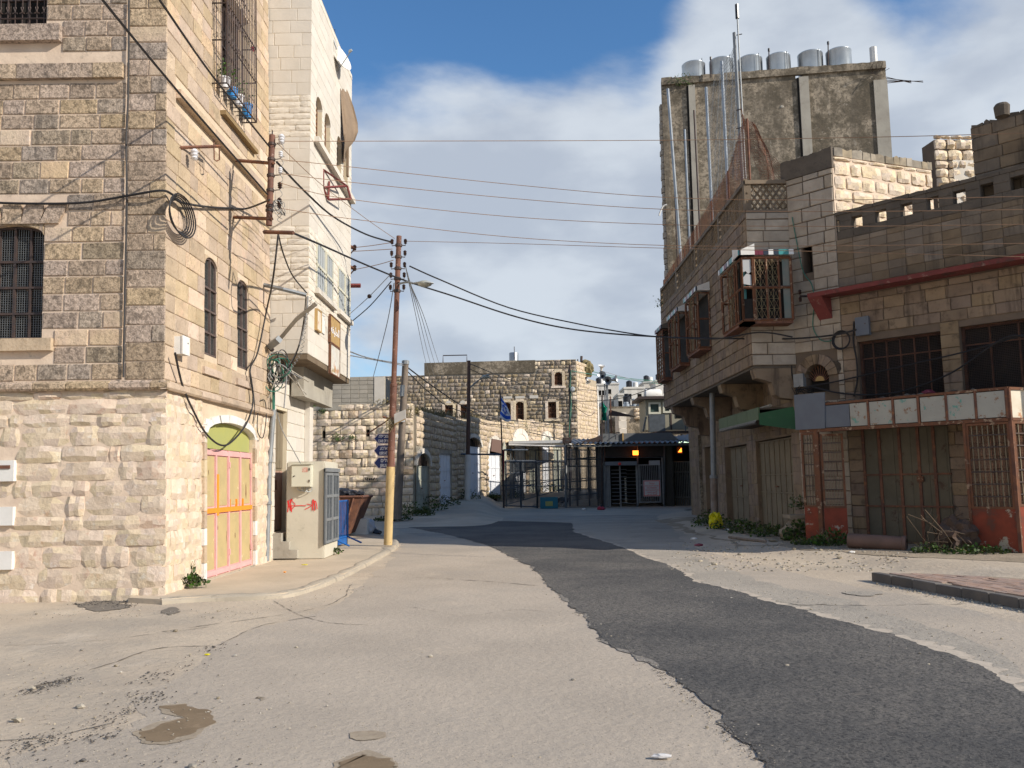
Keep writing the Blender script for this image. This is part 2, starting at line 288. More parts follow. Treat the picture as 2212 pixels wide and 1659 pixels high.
m_navy = mat('navy_sign_face', (.018, .03, .13), (.02, .035, .15), 3, .4)
m_txt = mat('white_lettering', (.82, .82, .84), None, 3, .5)
m_rtxt = mat('red_lettering', (.62, .05, .04), None, 3, .5)
m_spray = mat('red_spray', (.72, .03, .03), (.62, .03, .03), 6, .6)
m_blue = mat('blue_painted_steel', (.02, .13, .42), (.018, .11, .36), 4, .4, .1, 40)
m_bluep = mat('blue_plastic', (.04, .26, .62), (.035, .22, .55), 4, .4)
m_box = mat('cream_box_paint', (.60, .58, .47), (.57, .55, .44), 3, .45, .05, 40, stain=((.45, .42, .33), 6, .64, .72, .5))
m_bag = mat('black_bag', (.02, .02, .025), (.035, .035, .04), 5, .3)
m_gbag = mat('grey_bag', (.42, .45, .50), (.36, .38, .43), 5, .35)
m_yel = mat('yellow_bag', (.70, .62, .01), (.60, .55, .01), 5, .4)
m_canopy = mat('green_paint', (.02, .10, .04), (.018, .08, .035), 2, .55, .1, 20, stain=((.06, .11, .06), 3, .55, .7, .6))
m_canopl = mat('pale_green_panel', (.10, .14, .07), (.085, .12, .06), 3, .6, .1, 20, stain=((.07, .09, .05), 4, .55, .7, .6))
m_ledge = mat('red_ledge_paint', (.20, .05, .046), (.15, .04, .037), 1.6, .85, .7, 20, stains=[((.08, .045, .038), 2.5, .52, .64, .8), ((.30, .20, .16), 7, .60, .65, .6)])
m_spanel = mat('peeling_sign_panel', (.38, .37, .32), (.33, .32, .28), 2, .5, .1, 20, stains=[((.24, .12, .06), 5.2, .58, .63, .85), ((.10, .30, .25), 4.1, .60, .63, .85), ((.12, .03, .025), 6.0, .64, .67, .8)])
m_gpanel = mat('grey_blue_panel', (.13, .15, .18), (.115, .13, .16), 2, .5, .1, 20, stain=((.13, .14, .16), 5, .6, .7, .5))
m_roofst = mat('corrugated_sheet', (.24, .25, .26), (.20, .21, .22), 2, .7, .1, 20, metal=.0, stain=((.30, .22, .16), 3, .62, .7, .5))
m_wroof = mat('white_sheet_roof', (.72, .71, .68), (.66, .65, .62), 2, .5)
m_canvas = mat('brown_canvas', (.26, .19, .13), (.22, .16, .11), 3, .95, .5, 40)
m_wood = mat('grey_timber', (.24, .19, .15), (.18, .145, .115), 3, .9, .8, 30, streak=((.11, .09, .07), 9, .5, .65, .6))
m_yband = mat('yellow_pole_paint', (.58, .42, .20), (.48, .35, .17), 3, .7, .4, 30, stain=((.22, .13, .07), 9, .62, .67, .8))
m_prust = mat('rusty_pole', (.19, .09, .062), (.13, .065, .048), 3, .75, .4, 40, stains=[((.40, .28, .23), 12, .60, .64, .7)])
m_glass = mat('dusty_glass', (.10, .12, .13), (.16, .17, .18), 2, .15, spec=.5)
m_ivory = mat('hill_plaster', (.60, .57, .52), (.54, .51, .47), .1, .9, var=.1)
m_hill = mat('hill_ground', (.30, .26, .19), (.22, .2, .13), .05, .95)
m_cabin = mat('tan_cabin_sheet', (.30, .28, .21), (.27, .25, .19), 1, .6)
m_tan = mat('lamp_grey', (.40, .42, .42), (.36, .38, .38), 3, .4)
m_lit = mat('amber_lamp', (.9, .3, .05), None, 3, .4, emit=((1, .22, .02), 5))
m_tubeL = mat('fluorescent_tube', (.9, .95, .85), None, 3, .4, emit=((.75, 1, .72), 1.6))
m_flagw = mat('flag_white', (.78, .79, .82), (.74, .75, .79), 3, .8)
m_flagb = mat('flag_blue', (.03, .12, .58), None, 3, .8)
m_flagg = mat('flag_green', (.0, .16, .10), None, 3, .8)
m_teal = mat('teal_tile', (.06, .28, .28), None, 4, .35); m_maroon = mat('maroon_tile', (.16, .03, .05), None, 4, .35); m_wtile = mat('white_tile', (.70, .70, .68), None, 4, .35); m_ntile = mat('dark_tile', (.03, .04, .06), None, 4, .35)
m_orsign = mat('ochre_sign', (.46, .30, .12), (.42, .27, .11), 3, .6, stain=((.62, .45, .25), 8, .6, .7, .5))
m_clay = mat('clay_pipe', (.20, .12, .09), (.16, .10, .075), 4, .8)
# ---------------------------------------------------------------- stone pieces
def unit_stone(seed, rough):
    r = random.Random(seed); v = []; f = []
    if not rough:   # sawn block with a worn chamfer, 18 faces
        c = .045; j = lambda: r.uniform(-.012, .012)
        for (x, z) in ((-.5, -.5), (.5, -.5), (.5, .5), (-.5, .5)): v.append((x, 0, z))
        for (x, z) in ((-.5, -.5), (.5, -.5), (.5, .5), (-.5, .5)): v.append((x+j(), -.6, z+j()*1.5))
        for (x, z) in ((-.5, -.5), (.5, -.5), (.5, .5), (-.5, .5)): v.append((x*(1-c), -1+r.uniform(0, .2), z*(1-c*2)))
        f = [(8, 9, 10, 11)] + [(i, (i+1) % 4, (i+1) % 4+4, i+4) for i in range(4)] + [(i+4, (i+1) % 4+4, (i+1) % 4+8, i+8) for i in range(4)]
    else:           # split face: uneven outline and a broken front
        nx, nz_ = 5, 4
        for k in range(nz_):
            for i in range(nx):
                x = i/(nx-1)-.5; z = k/(nz_-1)-.5; ed = (i in (0, nx-1)) + (k in (0, nz_-1))
                if ed == 0: y = -r.uniform(.72, 1.12); x += r.uniform(-.07, .07); z += r.uniform(-.08, .08)
                else:
                    y = -r.uniform(.34, .78) if ed == 1 else -r.uniform(.2, .5); sh = .035 if ed == 2 else .0
                    x = x*(1-sh*1.1) + (r.uniform(-.02, .02)); z = z*(1-sh*2.2) + r.uniform(-.045, .045)
                v.append((x, y, z))
        for k in range(nz_-1):
            for i in range(nx-1): a = k*nx+i; f.append((a, a+1, a+nx+1, a+nx))
        ring = [i for i in range(nx)] + [k*nx+nx-1 for k in range(1, nz_)] + [(nz_-1)*nx+i for i in range(nx-2, -1, -1)] + [k*nx for k in range(nz_-2, 0, -1)]
        b0 = len(v)
        for q in ring: v.append((v[q][0], 0, v[q][2]))
        n = len(ring)
        for i in range(n): f.append((ring[(i+1) % n], ring[i], b0+i, b0+(i+1) % n))
    return v, f
SHAPES = {False: [unit_stone(i, False) for i in range(4)], True: [unit_stone(50+i, True) for i in range(9)]}
MESHC = {}; CNT = {}; PENDING = {}
def stone_mesh(rough, i, mt, name):
    k = (rough, i, mt.name, name)
    if k not in MESHC:
        me = bpy.data.meshes.new(name); v, f = SHAPES[rough][i]; me.from_pydata(v, [], f); me.materials.append(mt)
        if rough: me.polygons.foreach_set('use_smooth', [True]*len(me.polygons)); me.set_sharp_from_angle(angle=radians(18))
        MESHC[k] = me
    return MESHC[k]
def sub_intervals(u0, u1, cuts):
    iv = [(u0, u1)]
    for a, b in cuts:
        nv = []
        for p, q in iv:
            if b <= p or a >= q: nv.append((p, q)); continue
            if a > p: nv.append((p, a))
            if b < q: nv.append((b, q))
        iv = nv
    return iv
def lay(root, F, u0, u1, v0, v1, ch, ln, mt, holes=(), rough=False, proud=.03, gap=.012, name='stone', seed=0, inside=None, top=None, minl=.1, d=0., mats=None):
    """courses of stones on a wall; queued under (root, name), placed by place_stones()"""
    r = random.Random(seed); v = v0; L = PENDING.setdefault((root.name, name), [])
    while v < v1-.04:
        h = r.uniform(*ch)
        if v+h > v1 or v1-(v+h) < ch[0]*.45: h = v1-v
        cuts = [(a-.0, b+.0) for (a, c, b, e) in [q_h[:4] for q_h in holes] if c < v+h-.03 and e > v+.03]
        for (p, q) in sub_intervals(u0, u1, cuts):
            u = p
            while u < q-.02:
                l_ = r.uniform(*ln)
                if u+l_ > q or q-(u+l_) < ln[0]*.6: l_ = q-u
                if l_ > ln[1]*1.35: l_ = l_/2
                uc, vc = u+l_/2, v+h/2
                if (inside is None or inside(uc, vc)) and l_ > minl:
                    dd = 0
                    if rough: dd = r.uniform(-.012, .012)
                    L.append((F, uc, vc, l_-gap*r.uniform(.8, 1.5), h-gap*r.uniform(.8, 1.4), proud*r.uniform(.75, 1.3), rough, r.randrange(len(SHAPES[rough])), (mats(uc, vc, r) if mats else mt), r.uniform(-.012, .012) if rough else 0, d))
                u += l_
        v += h
def place_stones(cap=300):
    for (rn, name), L in PENDING.items():
        root = bpy.data.objects[rn]; sc = []
        for it in L:
            F, uc, vc, l_, h, pr, rough, i, mt, rot, d = it; p = F.P(uc, vc, d); q = project(p)
            on = q and -40 < q[0] < 2250 and -40 < q[1] < 1700; s_ = l_*h/max(q[2], 1)**2 if q else 0
            sc.append(((s_ if on else s_*.001), it))
        sc.sort(key=lambda t: -t[0]); rest = {}
        for k, (s_, it) in enumerate(sc):
            F, uc, vc, l_, h, pr, rough, i, mt, rot, d = it
            M4 = Matrix.Translation(F.P(uc, vc, d)) @ Matrix.Rotation(F.rz, 4, 'Z') @ Matrix.Rotation(rot, 4, 'Y') @ Matrix.Diagonal((l_, pr, h, 1))
            if k < cap and s_*1850*1850 > 9:
                o = bpy.data.objects.new(name, stone_mesh(rough, i, mt, name)); COL.objects.link(o); adopt(o, root); o.matrix_basis = M4
            else:
                mb = rest.setdefault(mt.name, MB()); vv, ff = SHAPES[rough][i]; mb.add([M4 @ V(q) for q in vv], ff)
        for mn, mb in rest.items(): mb.build(name+'work', MATS[mn], root, kind='stuff')
    PENDING.clear()
def wallbody(root, F, u0, u1, v0, v1, thick, holes, mt, name='wall', rmat=None):
    """wall with real openings; hole = (ua, va, ub, vb, depth) ; depth None goes right through"""
    us = sorted({u0, u1, *[h[0] for h in holes], *[h[2] for h in holes]}); vs2 = sorted({v0, v1, *[h[1] for h in holes], *[h[3] for h in holes]})
    us = [u for u in us if u0 <= u <= u1]; vs2 = [v for v in vs2 if v0 <= v <= v1]
    mb = MB()
    def q(a, b, c, d_): mb.add([a, b, c, d_], [(0, 1, 2, 3)])
    for a, b in zip(us, us[1:]):
        for c, e in zip(vs2, vs2[1:]):
            um, vm = (a+b)/2, (c+e)/2; hs = [h for h in holes if h[0] < um < h[2] and h[1] < vm < h[3]]
            if not hs: q(F.P(a, c), F.P(b, c), F.P(b, e), F.P(a, e))
            if not any(h[4] is None for h in hs): q(F.P(b, c, -thick), F.P(a, c, -thick), F.P(a, e, -thick), F.P(b, e, -thick))
    q(F.P(u0, v0, -thick), F.P(u0, v0), F.P(u0, v1), F.P(u0, v1, -thick)); q(F.P(u1, v0), F.P(u1, v0, -thick), F.P(u1, v1, -thick), F.P(u1, v1))
    q(F.P(u0, v1), F.P(u1, v1), F.P(u1, v1, -thick), F.P(u0, v1, -thick)); q(F.P(u0, v0, -thick), F.P(u1, v0, -thick), F.P(u1, v0), F.P(u0, v0))
    for h in holes:
        a, c, b, e = max(h[0], u0), max(h[1], v0), min(h[2], u1), min(h[3], v1); dp = -(h[4] if h[4] is not None else thick)
        q(F.P(a, c), F.P(a, e), F.P(a, e, dp), F.P(a, c, dp)); q(F.P(b, e), F.P(b, c), F.P(b, c, dp), F.P(b, e, dp))
        q(F.P(a, e), F.P(b, e), F.P(b, e, dp), F.P(a, e, dp)); q(F.P(b, c), F.P(a, c), F.P(a, c, dp), F.P(b, c, dp))
        if h[4] is not None:
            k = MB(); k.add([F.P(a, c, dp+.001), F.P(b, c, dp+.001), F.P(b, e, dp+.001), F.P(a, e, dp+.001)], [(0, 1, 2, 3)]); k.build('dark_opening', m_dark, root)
    return mb.build(name, mt, root)
def archpts(uc, vs_, r, n=10, ry=None, a0=0., a1=pi):
    ry = ry or r; return [(uc+r*cos(a0+(a1-a0)*i/n), vs_+ry*sin(a0+(a1-a0)*i/n)) for i in range(n+1)]
def spandrel(root, F, ua, ub, vs_, vt, mt, d0=-.3, d1=.0, n=12, ry=None):
    """stone fill between an arch and the square opening it sits in"""
    uc = (ua+ub)/2; r = (ub-ua)/2; ry = ry or min(r, vt-vs_); mb = MB()
    p = archpts(uc, vs_, r, n, ry)
    for i in range(n): a, b = p[i], p[i+1]; mb.prism(F, [a, (a[0], vt), (b[0], vt), b], d0, d1)
    return mb.build('arch_fill', mt, root)
def voussoirs(root, F, uc, vs_, r, ring, n, mt, d0=-.08, d1=.05, ry=None, name='arch_stone'):
    ry = ry or r
    for i in range(n):
        a0, a1 = pi*i/n+.012, pi*(i+1)/n-.012; k = 3
        inn = [(uc+r*cos(a0+(a1-a0)*j/k), vs_+ry*sin(a0+(a1-a0)*j/k)) for j in range(k+1)]
        ou = [(uc+(r+ring)*cos(a0+(a1-a0)*j/k), vs_+(ry+ring)*sin(a0+(a1-a0)*j/k)) for j in range(k, -1, -1)]
        MB().prism(F, inn+ou, d0, d1+.006*(i % 3)).build(name, mt, root)
def grid(mb, F, u0, u1, v0, v1, d, nu, nv, r, inside=None, n=4):
    for i in range(nu+1):
        u = u0+(u1-u0)*i/nu; a, b = v0, v1
        if inside: b = inside(u)
        mb.tube([F.P(u, a, d), F.P(u, b, d)], r, n, cap=False)
    for i in range(nv+1):
        v = v0+(v1-v0)*i/nv; mb.tube([F.P(u0, v, d+r), F.P(u1, v, d+r)], r, n, cap=False)
    return mb
def rframe(mb, F, u0, u1, v0, v1, w_, d0, d1):
    mb.fb(F, u0, u1, v0, v0+w_, d0, d1); mb.fb(F, u0, u1, v1-w_, v1, d0, d1); mb.fb(F, u0, u0+w_, v0+w_, v1-w_, d0, d1); mb.fb(F, u1-w_, u1, v0+w_, v1-w_, d0, d1); return mb
def shutter(root, F, u0, u1, v0, v1, d, n, mt, rails=(), fmat=None, name='shutter', w_=.05, th=.03, label=None, bars=True):
    """folding steel shutter: backing leaf, n pressed panels, framing strips and cross rails"""
    fmat = fmat or mt; b = MB().fb(F, u0, u1, v0, v1, d-.04, d); D = b.build(name, mt, root, label=label); pw = (u1-u0)/n; rv = [v0]+[v0+(v1-v0)*q for q in rails]+[v1]
    for i in range(n):
        for c, e in zip(rv, rv[1:]):
            MB().fb(F, u0+i*pw+w_*.8, u0+(i+1)*pw-w_*.8, c+w_, e-w_, d-.001, d+th*.45).build('panel', mt, D)
    fr = MB()
    for i in range(n+1): u = u0+i*pw; fr.fb(F, u-w_*.3, u+w_*.3, v0, v1, d-.01, d+th)
    for c in rv: fr.fb(F, u0, u1, c-w_*.4, c+w_*.4, d-.012, d+th*1.25)
    fr.build('frame', fmat, D)
    if bars: MB().fb(F, (u0+u1)/2-.07, (u0+u1)/2+.07, v0+(v1-v0)*.48, v0+(v1-v0)*.48+.035, d+th, d+th+.05).build('latch', m_rust, D)
    return D
def catmull(P, k=6):
    P = [V(p) for p in P]; out_ = []
    for i in range(len(P)-1):
        a, b, c, d = P[max(i-1, 0)], P[i], P[i+1], P[min(i+2, len(P)-1)]
        for j in range(k):
            t = j/k; out_.append(.5*((2*b)+(c-a)*t+(2*a-5*b+4*c-d)*t*t+(3*b-a-3*c+d)*t**3))
    return out_+[P[-1]]
def cable(pts, r, label, mt=None, cat='cable', group=None, k=6, name='overhead_cable', parent=None):
    P = [at(*p) if not isinstance(p, Vector) else p for p in pts]
    mb = MB().tube(catmull(P, k), r, 5)
    o = mb.build(name, mt or m_wire, parent, smooth=True)
    if not parent: tag(o, label, cat, group)
    return o
def text(body, F, u, v, size, d, mt, parent, name='lettering', align='LEFT', xs=1.):
    c = bpy.data.curves.new('txt', 'FONT'); c.body = body; c.size = size; c.align_x = align; c.extrude = .0015; c.offset = size*.012
    o = bpy.data.objects.new('txt', c); COL.objects.link(o)
    dg = bpy.context.evaluated_depsgraph_get(); me = bpy.data.meshes.new_from_object(o.evaluated_get(dg)); bpy.data.objects.remove(o)
    R = Matrix((F.U, F.W.normalized(), F.N)).transposed().to_4x4(); me.transform(Matrix.Translation(F.P(u, v, d)) @ R @ Matrix.Diagonal((xs, 1, 1, 1)))
    me.materials.clear(); me.materials.append(mt); me.name = name; q = bpy.data.objects.new(name, me); COL.objects.link(q)
    if parent: adopt(q, parent)
    return q
# ================================================================ GROUND
def frange(a, b, s):
    n = int(round((b-a)/s)); return [a+(b-a)*i/n for i in range(n+1)]
xs = frange(-300, -40, 20)+frange(-40, -14, 1)[1:]+frange(-14, 16, .35)[1:]+frange(16, 40, 1)[1:]+frange(40, 300, 20)[1:]
ys = frange(-60, -4, 4)+frange(-4, 8, .5)[1:]+frange(8, 60, .5)[1:]+frange(60, 90, 2)[1:]+frange(90, 700, 40)[1:]
g = MB(); g.v = [(x, y, hgt(x, y)) for y in ys for x in xs]; nx = len(xs)
g.f = [(j*nx+i, j*nx+i+1, (j+1)*nx+i+1, (j+1)*nx+i) for j in range(len(ys)-1) for i in range(nx-1)]
g.build('ground', m_old, kind='structure', smooth=True)
def sheet(name, pts, z, mt, kind='structure', rag=.0, seed=0, step=.12, follow=False):
    """thin layer with a ragged edge, z above the road"""
    r = random.Random(seed); P = [V((p[0], p[1], 0)) for p in pts]; Q = []
    for a, b in zip(P, P[1:]+P[:1]):
        L = (b-a).length; n = max(1, int(L/step)) if rag else 1; t = (b-a).normalized() if L else V((1, 0, 0)); nn = V((-t.y, t.x, 0))
        for i in range(n):
            q = a+(b-a)*(i/n)
            if rag: q = q+nn*(rag*(mnoise.noise(q*1.3+V((seed, 0, 0)))*1.6+mnoise.noise(q*5+V((seed, 3, 0)))+.5*mnoise.noise(q*14)))
            Q.append(q)
    bm = bmesh.new(); vs_ = [bm.verts.new((q.x, q.y, 0)) for q in Q]; f = bm.faces.new(vs_)
    bmesh.ops.triangulate(bm, faces=[f])
    if follow:
        for it in range(3):
            bmesh.ops.subdivide_edges(bm, edges=[e for e in bm.edges if e.calc_length() > 1.2], cuts=1)
            bmesh.ops.triangulate(bm, faces=bm.faces[:])
    bm.normal_update()
    for v_ in bm.verts: v_.co.z = z+(hgt(v_.co.x, v_.co.y) if follow else 0)
    if bm.faces and sum(f_.normal.z for f_ in bm.faces) < 0: bmesh.ops.reverse_faces(bm, faces=bm.faces[:])
    me = bpy.data.meshes.new(name); bm.to_mesh(me); bm.free(); me.materials.append(mt); o = bpy.data.objects.new(name, me); COL.objects.link(o); o['kind'] = kind; return o
def G2(L): return [gr(x, y) for x, y in L]
road = [(-20, 1760), (20, 1640), (255, 1575), (335, 1500), (470, 1396), (560, 1352), (690, 1325), (760, 1282), (840, 1215), (868, 1178), (850, 1140), (1000, 1120), (1300, 1118), (1480, 1150), (1520, 1190), (1700, 1235), (1900, 1275), (2120, 1325), (2330, 1380), (2500, 1500), (2700, 1780)]
sheet('pale_road', G2(road), .002, m_road, rag=.09, seed=14, step=.12)
# middle worn layer, then the fresh dark strip
midp = [(1750, 1659), (1640, 1540), (1480, 1400), (1330, 1290), (1240, 1215), (1110, 1176), (905, 1158), (846, 1142), (868, 1122), (1000, 1116), (1250, 1112), (1430, 1112), (1452, 1140), (1470, 1165), (1500, 1200), (1640, 1255), (1840, 1300), (2080, 1380), (2330, 1500), (2500, 1659)]
sheet('worn_road', G2(midp), .006, m_mid, rag=.10, seed=4, step=.3)
dark = [(1705, 1700), (1640, 1628), (1560, 1562), (1490, 1482), (1400, 1428), (1320, 1396), (1250, 1322), (1190, 1266), (1150, 1226), (1100, 1200), (1055, 1178), (960, 1154), (868, 1137), (905, 1128), (1100, 1126), (1235, 1130), (1240, 1150), (1330, 1178), (1400, 1206), (1470, 1232), (1500, 1256), (1600, 1280), (1660, 1300), (1850, 1352), (2060, 1415), (2260, 1520), (2460, 1700)]
sheet('asphalt_fringe', G2(dark), .008, mat('asphalt_fringe', (.21, .19, .165), (.27, .24, .205), 5, .95, .8, 60, stain=((.12, .11, .10), 48, .5, .58, .7)), rag=.075, seed=19, step=.04)
edge_r = [(1240, 1150), (1330, 1178), (1400, 1206), (1470, 1232), (1500, 1256), (1600, 1280), (1660, 1300), (1850, 1352), (2060, 1415), (2260, 1520), (2460, 1700)]
m_dust = mat('pale_dust', (.54, .46, .365), (.46, .39, .31), 5, .95, .6, 60, stain=((.36, .31, .25), 20, .5, .62, .5))
sheet('asphalt_road', G2(dark), .0105, m_new, rag=.05, seed=9, step=.035)
# left pavement apron with kerb
ap = [(-5.4, 12.1)]+[tuple(gr(x, y)[:2]) for x, y in [(349, 1306), (430, 1300), (560, 1296), (640, 1286), (720, 1258), (785, 1226), (838, 1196), (858, 1180), (850, 1168), (800, 1156), (752, 1146)]]+[(-6.8, 27.0), (-5.6, 22.5)]
kp = [V((p[0], p[1], 0)) for p in ap[1:-2]]; kp = catmull(kp, 6)
inner = [V((-5.4, 12.2, 0))]+kp+[V((-6.8, 27.0, 0)), V((-5.6, 22.5, 0))]
b = MB(); b.vprism([(p.x, p.y) for p in inner], -.05, .07); b.build('pavement', m_walk, kind='structure')
kb = MB(); n = len(kp)
off = []
for i, p in enumerate(kp):
    t = (kp[min(i+1, n-1)]-kp[max(i-1, 0)]).normalized(); off.append(V((t.y, -t.x, 0)))
prof = [(.05, -.05), (.03, .05), (-.02, .078), (-.13, .082), (-.17, .06)]
for i, p in enumerate(kp):
    wb = 1+.6*mnoise.noise(p*2)+.4*mnoise.noise(p*7)
    for (o_, z_) in prof: q = p+off[i]*(o_*wb); kb.v.append((q.x, q.y, z_+.018*mnoise.noise(p*3+V((0, 0, z_*9)))+.01*mnoise.noise(p*11)))
for i in range(n-1):
    for k in range(4): kb.f.append((i*5+k, (i+1)*5+k, (i+1)*5+k+1, i*5+k+1))
kb.build('kerb', m_kerb, kind='structure', smooth=True)
# right pavement of pink pavers
pv = [tuple(gr(x, y, .13)[:2]) for x, y in [(1897, 1236), (2215, 1290)]]
a0 = V((*pv[0], 0)); t = (V((*pv[1], 0))-a0).normalized(); nn = V((-t.y, t.x, 0)); nn = nn if nn.y > 0 else -nn
Lr = 6.5; bk = [a0, a0+t*Lr, a0+t*Lr+nn*4.2, a0+nn*1.3+t*1.0, a0+nn*.6+t*.25]
pav = MB().vprism([(p.x, p.y) for p in bk][::(1 if True else -1)], -.05, .118).build('pavement', m_dirt, kind='structure')
rr = random.Random(3); cnt = 0; pvm = bpy.data.meshes.new('paver'); q_ = MB().box((-.5, -.5, 0), (.5, .5, 1)); pvm.from_pydata(q_.v, [], q_.f); pvm.materials.append(m_paver)
ang = atan2(t.y, t.x); cells = []
for j in range(40):
    for i in range(34):
        s_, w2 = .10+i*.2+(.1 if j % 2 else 0), .10+j*.1
        if s_ < .2+w2*.5 or s_ > Lr-.1 or w2 > 1.0+(s_-1)*.55 or w2 > 4: continue
        if rr.random() < .02: continue
        p = a0+t*s_+nn*w2; q = project((p.x, p.y, .13)); cells.append((q[2] if q and q[0] < 2240 else 99, p))
cells.sort(key=lambda c: c[0]); rest = MB()
for k, (dd, p) in enumerate(cells):
    M4 = Matrix.Translation((p.x, p.y, .10)) @ Matrix.Rotation(ang+rr.uniform(-.02, .02), 4, 'Z') @ Matrix.Diagonal((.192, .094, .034+rr.uniform(-.003, .004), 1))
    if k < 300: o = bpy.data.objects.new('paver', pvm); COL.objects.link(o); adopt(o, pav); o.matrix_basis = M4
    else: rest.add([M4 @ V(v_) for v_ in q_.v], q_.f)
if rest.v: rest.build('paverwork', m_paver, pav, kind='stuff')
ks = MB().box((-.5, -.5, 0), (.5, .5, 1)); ksm = bpy.data.meshes.new('kerb_stone'); 
bm = bmesh.new(); bmesh.ops.create_cube(bm, size=1); bmesh.ops.bevel(bm, geom=bm.edges[:], offset=.06, segments=1, affect='EDGES'); bm.to_mesh(ksm); bm.free(); ksm.materials.append(mat('dark_kerb', (.16, .14, .12), (.12, .11, .10), 3, .95, .9, 30, var=.2))
kr = bpy.data.objects.new('kerb', bpy.data.meshes.new('kerb')); COL.objects.link(kr); kr['kind'] = 'structure'
for i in range(13):
    p = a0+t*(.25+i*.5)-nn*.06; o = bpy.data.objects.new('kerb_stone', ksm); COL.objects.link(o); adopt(o, kr)
    o.matrix_basis = Matrix.Translation((p.x, p.y, .045+rr.uniform(-.006, .006))) @ Matrix.Rotation(ang+rr.uniform(-.015, .015), 4, 'Z') @ Matrix.Diagonal((.49, .13, .17, 1))
# stains, mud, patches: each with its own outline
def patch(name, pts, mt, z=.007, seed=0, rag=.05): return sheet(name, G2(pts), z, mt, rag=rag, seed=seed, step=.018)
m_halo = mat('damp_edge', (.33, .265, .19), (.38, .31, .225), 6, .9, .7, 60, stain=((.26, .2, .14), 30, .5, .6, .5))
patch('damp_edge', [(292, 1584), (345, 1562), (398, 1552), (360, 1542), (340, 1526), (402, 1520), (456, 1540), (460, 1564), (412, 1594), (356, 1610), (310, 1606)], m_halo, z=.0055, seed=3, rag=.035)
patch('damp_edge', [(715, 1648), (790, 1622), (858, 1638), (868, 1664), (710, 1668)], m_halo, z=.0055, seed=4, rag=.03)
patch('mud_patch', [(300, 1583), (345, 1566), (405, 1552), (370, 1540), (345, 1528), (400, 1524), (448, 1540), (452, 1562), (412, 1588), (360, 1604), (318, 1602)], m_mud, seed=2, rag=.05)
patch('mud_patch', [(726, 1646), (790, 1628), (850, 1640), (860, 1662), (720, 1664)], m_mud, seed=5, rag=.05)
patch('mud_patch', [(770, 1590), (800, 1582), (815, 1590), (795, 1598)], m_halo, seed=6, rag=.07)
patch('mud_patch', [(548, 1508), (575, 1504), (585, 1512), (560, 1516)], m_halo, seed=7, rag=.06)
patch('tar_patch', [(178, 1306), (215, 1294), (262, 1300), (283, 1312), (240, 1320), (200, 1322)], m_oil, seed=8, rag=.10)
patch('tar_patch', [(350, 1320), (372, 1312), (380, 1322), (366, 1330)], m_oil, seed=18, rag=.07)
patch('tar_patch', [(1705, 1304), (1730, 1299), (1765, 1301), (1778, 1306), (1750, 1310), (1722, 1309)], m_mid, z=.012, seed=19, rag=.09)
patch('tar_patch', [(1830, 1282), (1860, 1279), (1900, 1283), (1870, 1288)], m_mid, z=.012, seed=29, rag=.09)
def crack(name, pts, w_, seed, mt=None, zz=.006):
    P = catmull([gr(x, y) for x, y in pts], 8); Q = []
    for a, b in zip(P, P[1:]):
        n = max(1, int((b-a).length/.05))
        for k in range(n): q = a.lerp(b, k/n); Q.append(q+V((.05*mnoise.noise(q*2.3+V((seed, 0, 0)))+.018*mnoise.noise(q*17), .05*mnoise.noise(q*2.3+V((0, seed, 0)))+.018*mnoise.noise(q*15), 0)))
    mb = MB()
    for k, q in enumerate(Q):
        t = (Q[min(k+1, len(Q)-1)]-Q[max(k-1, 0)]).normalized(); ww = w_*max(.05, .5+1.3*mnoise.noise(q*6+V((seed, 5, 0)))); nn = V((-t.y, t.x, 0))*ww; mb.v += [(q.x+nn.x, q.y+nn.y, hgt(q.x, q.y)+zz), (q.x-nn.x, q.y-nn.y, hgt(q.x, q.y)+zz)]
    mb.f = [(2*k, 2*k+1, 2*k+3, 2*k+2) for k in range(len(Q)-1)]; mb.build(name, mt or m_oil, kind='structure')
for i, (pts, w_) in enumerate([([(470, 1395), (560, 1354), (630, 1340), (690, 1331)], .012), ([(30, 1490), (150, 1464), (330, 1404), (470, 1395)], .014), ([(740, 1246), (900, 1248), (1040, 1256), (1180, 1267)], .014), ([(0, 1604), (120, 1592), (250, 1562)], .012), ([(590, 1300), (640, 1325), (700, 1345), (820, 1352)], .008), ([(0, 1395), (200, 1385), (480, 1352)], .006), ([(1610, 1285), (1760, 1308), (2212, 1302)], .014), ([(880, 1310), (1000, 1330), (1120, 1318), (1230, 1330)], .006), ([(350, 1365), (700, 1310), (760, 1262)], .01)]): crack('crack', pts, w_, i*7)
crack('dust_edge', edge_r, .16, 41, m_dust, .0092)
def crumbs(name, pts, spread, n, mt, seed, big=1.):
    r = random.Random(seed); mb = MB(); P = [gr(x, y) for x, y in pts]
    for k in range(n):
        t = r.random()*(len(P)-1); i = min(int(t), len(P)-2); q = P[i].lerp(P[i+1], t-i)+V((r.gauss(0, spread), r.gauss(0, spread), 0)); s_ = r.uniform(.004, .015)*big*(2 if r.random() < .05 else 1); mb.blob((q.x, q.y, hgt(q.x, q.y)+.008+s_*.3), s_, s_*.8, s_*.5, k, 0, .6)
    mb.build(name, mt, kind='stuff')
m_tar = mat('black_crumbs', (.07, .062, .055), (.12, .105, .09), 7, .95, var=.3)
crumbs('tar_crumbs', [(50, 1500), (110, 1482), (150, 1470)], .06, 160, m_tar, 1, .7); crumbs('tar_crumbs', [(200, 1575), (260, 1545), (330, 1510), (300, 1500)], .09, 160, m_tar, 2, .7); crumbs('tar_crumbs', [(30, 1620), (100, 1600), (240, 1590)], .10, 170, m_tar, 3, .7); crumbs('tar_crumbs', [(290, 1480), (400, 1440), (470, 1395)], .08, 90, m_tar, 4, .7); crumbs('tar_crumbs', [(0, 1660), (200, 1640), (500, 1650)], .15, 60, m_tar, 5, .7)
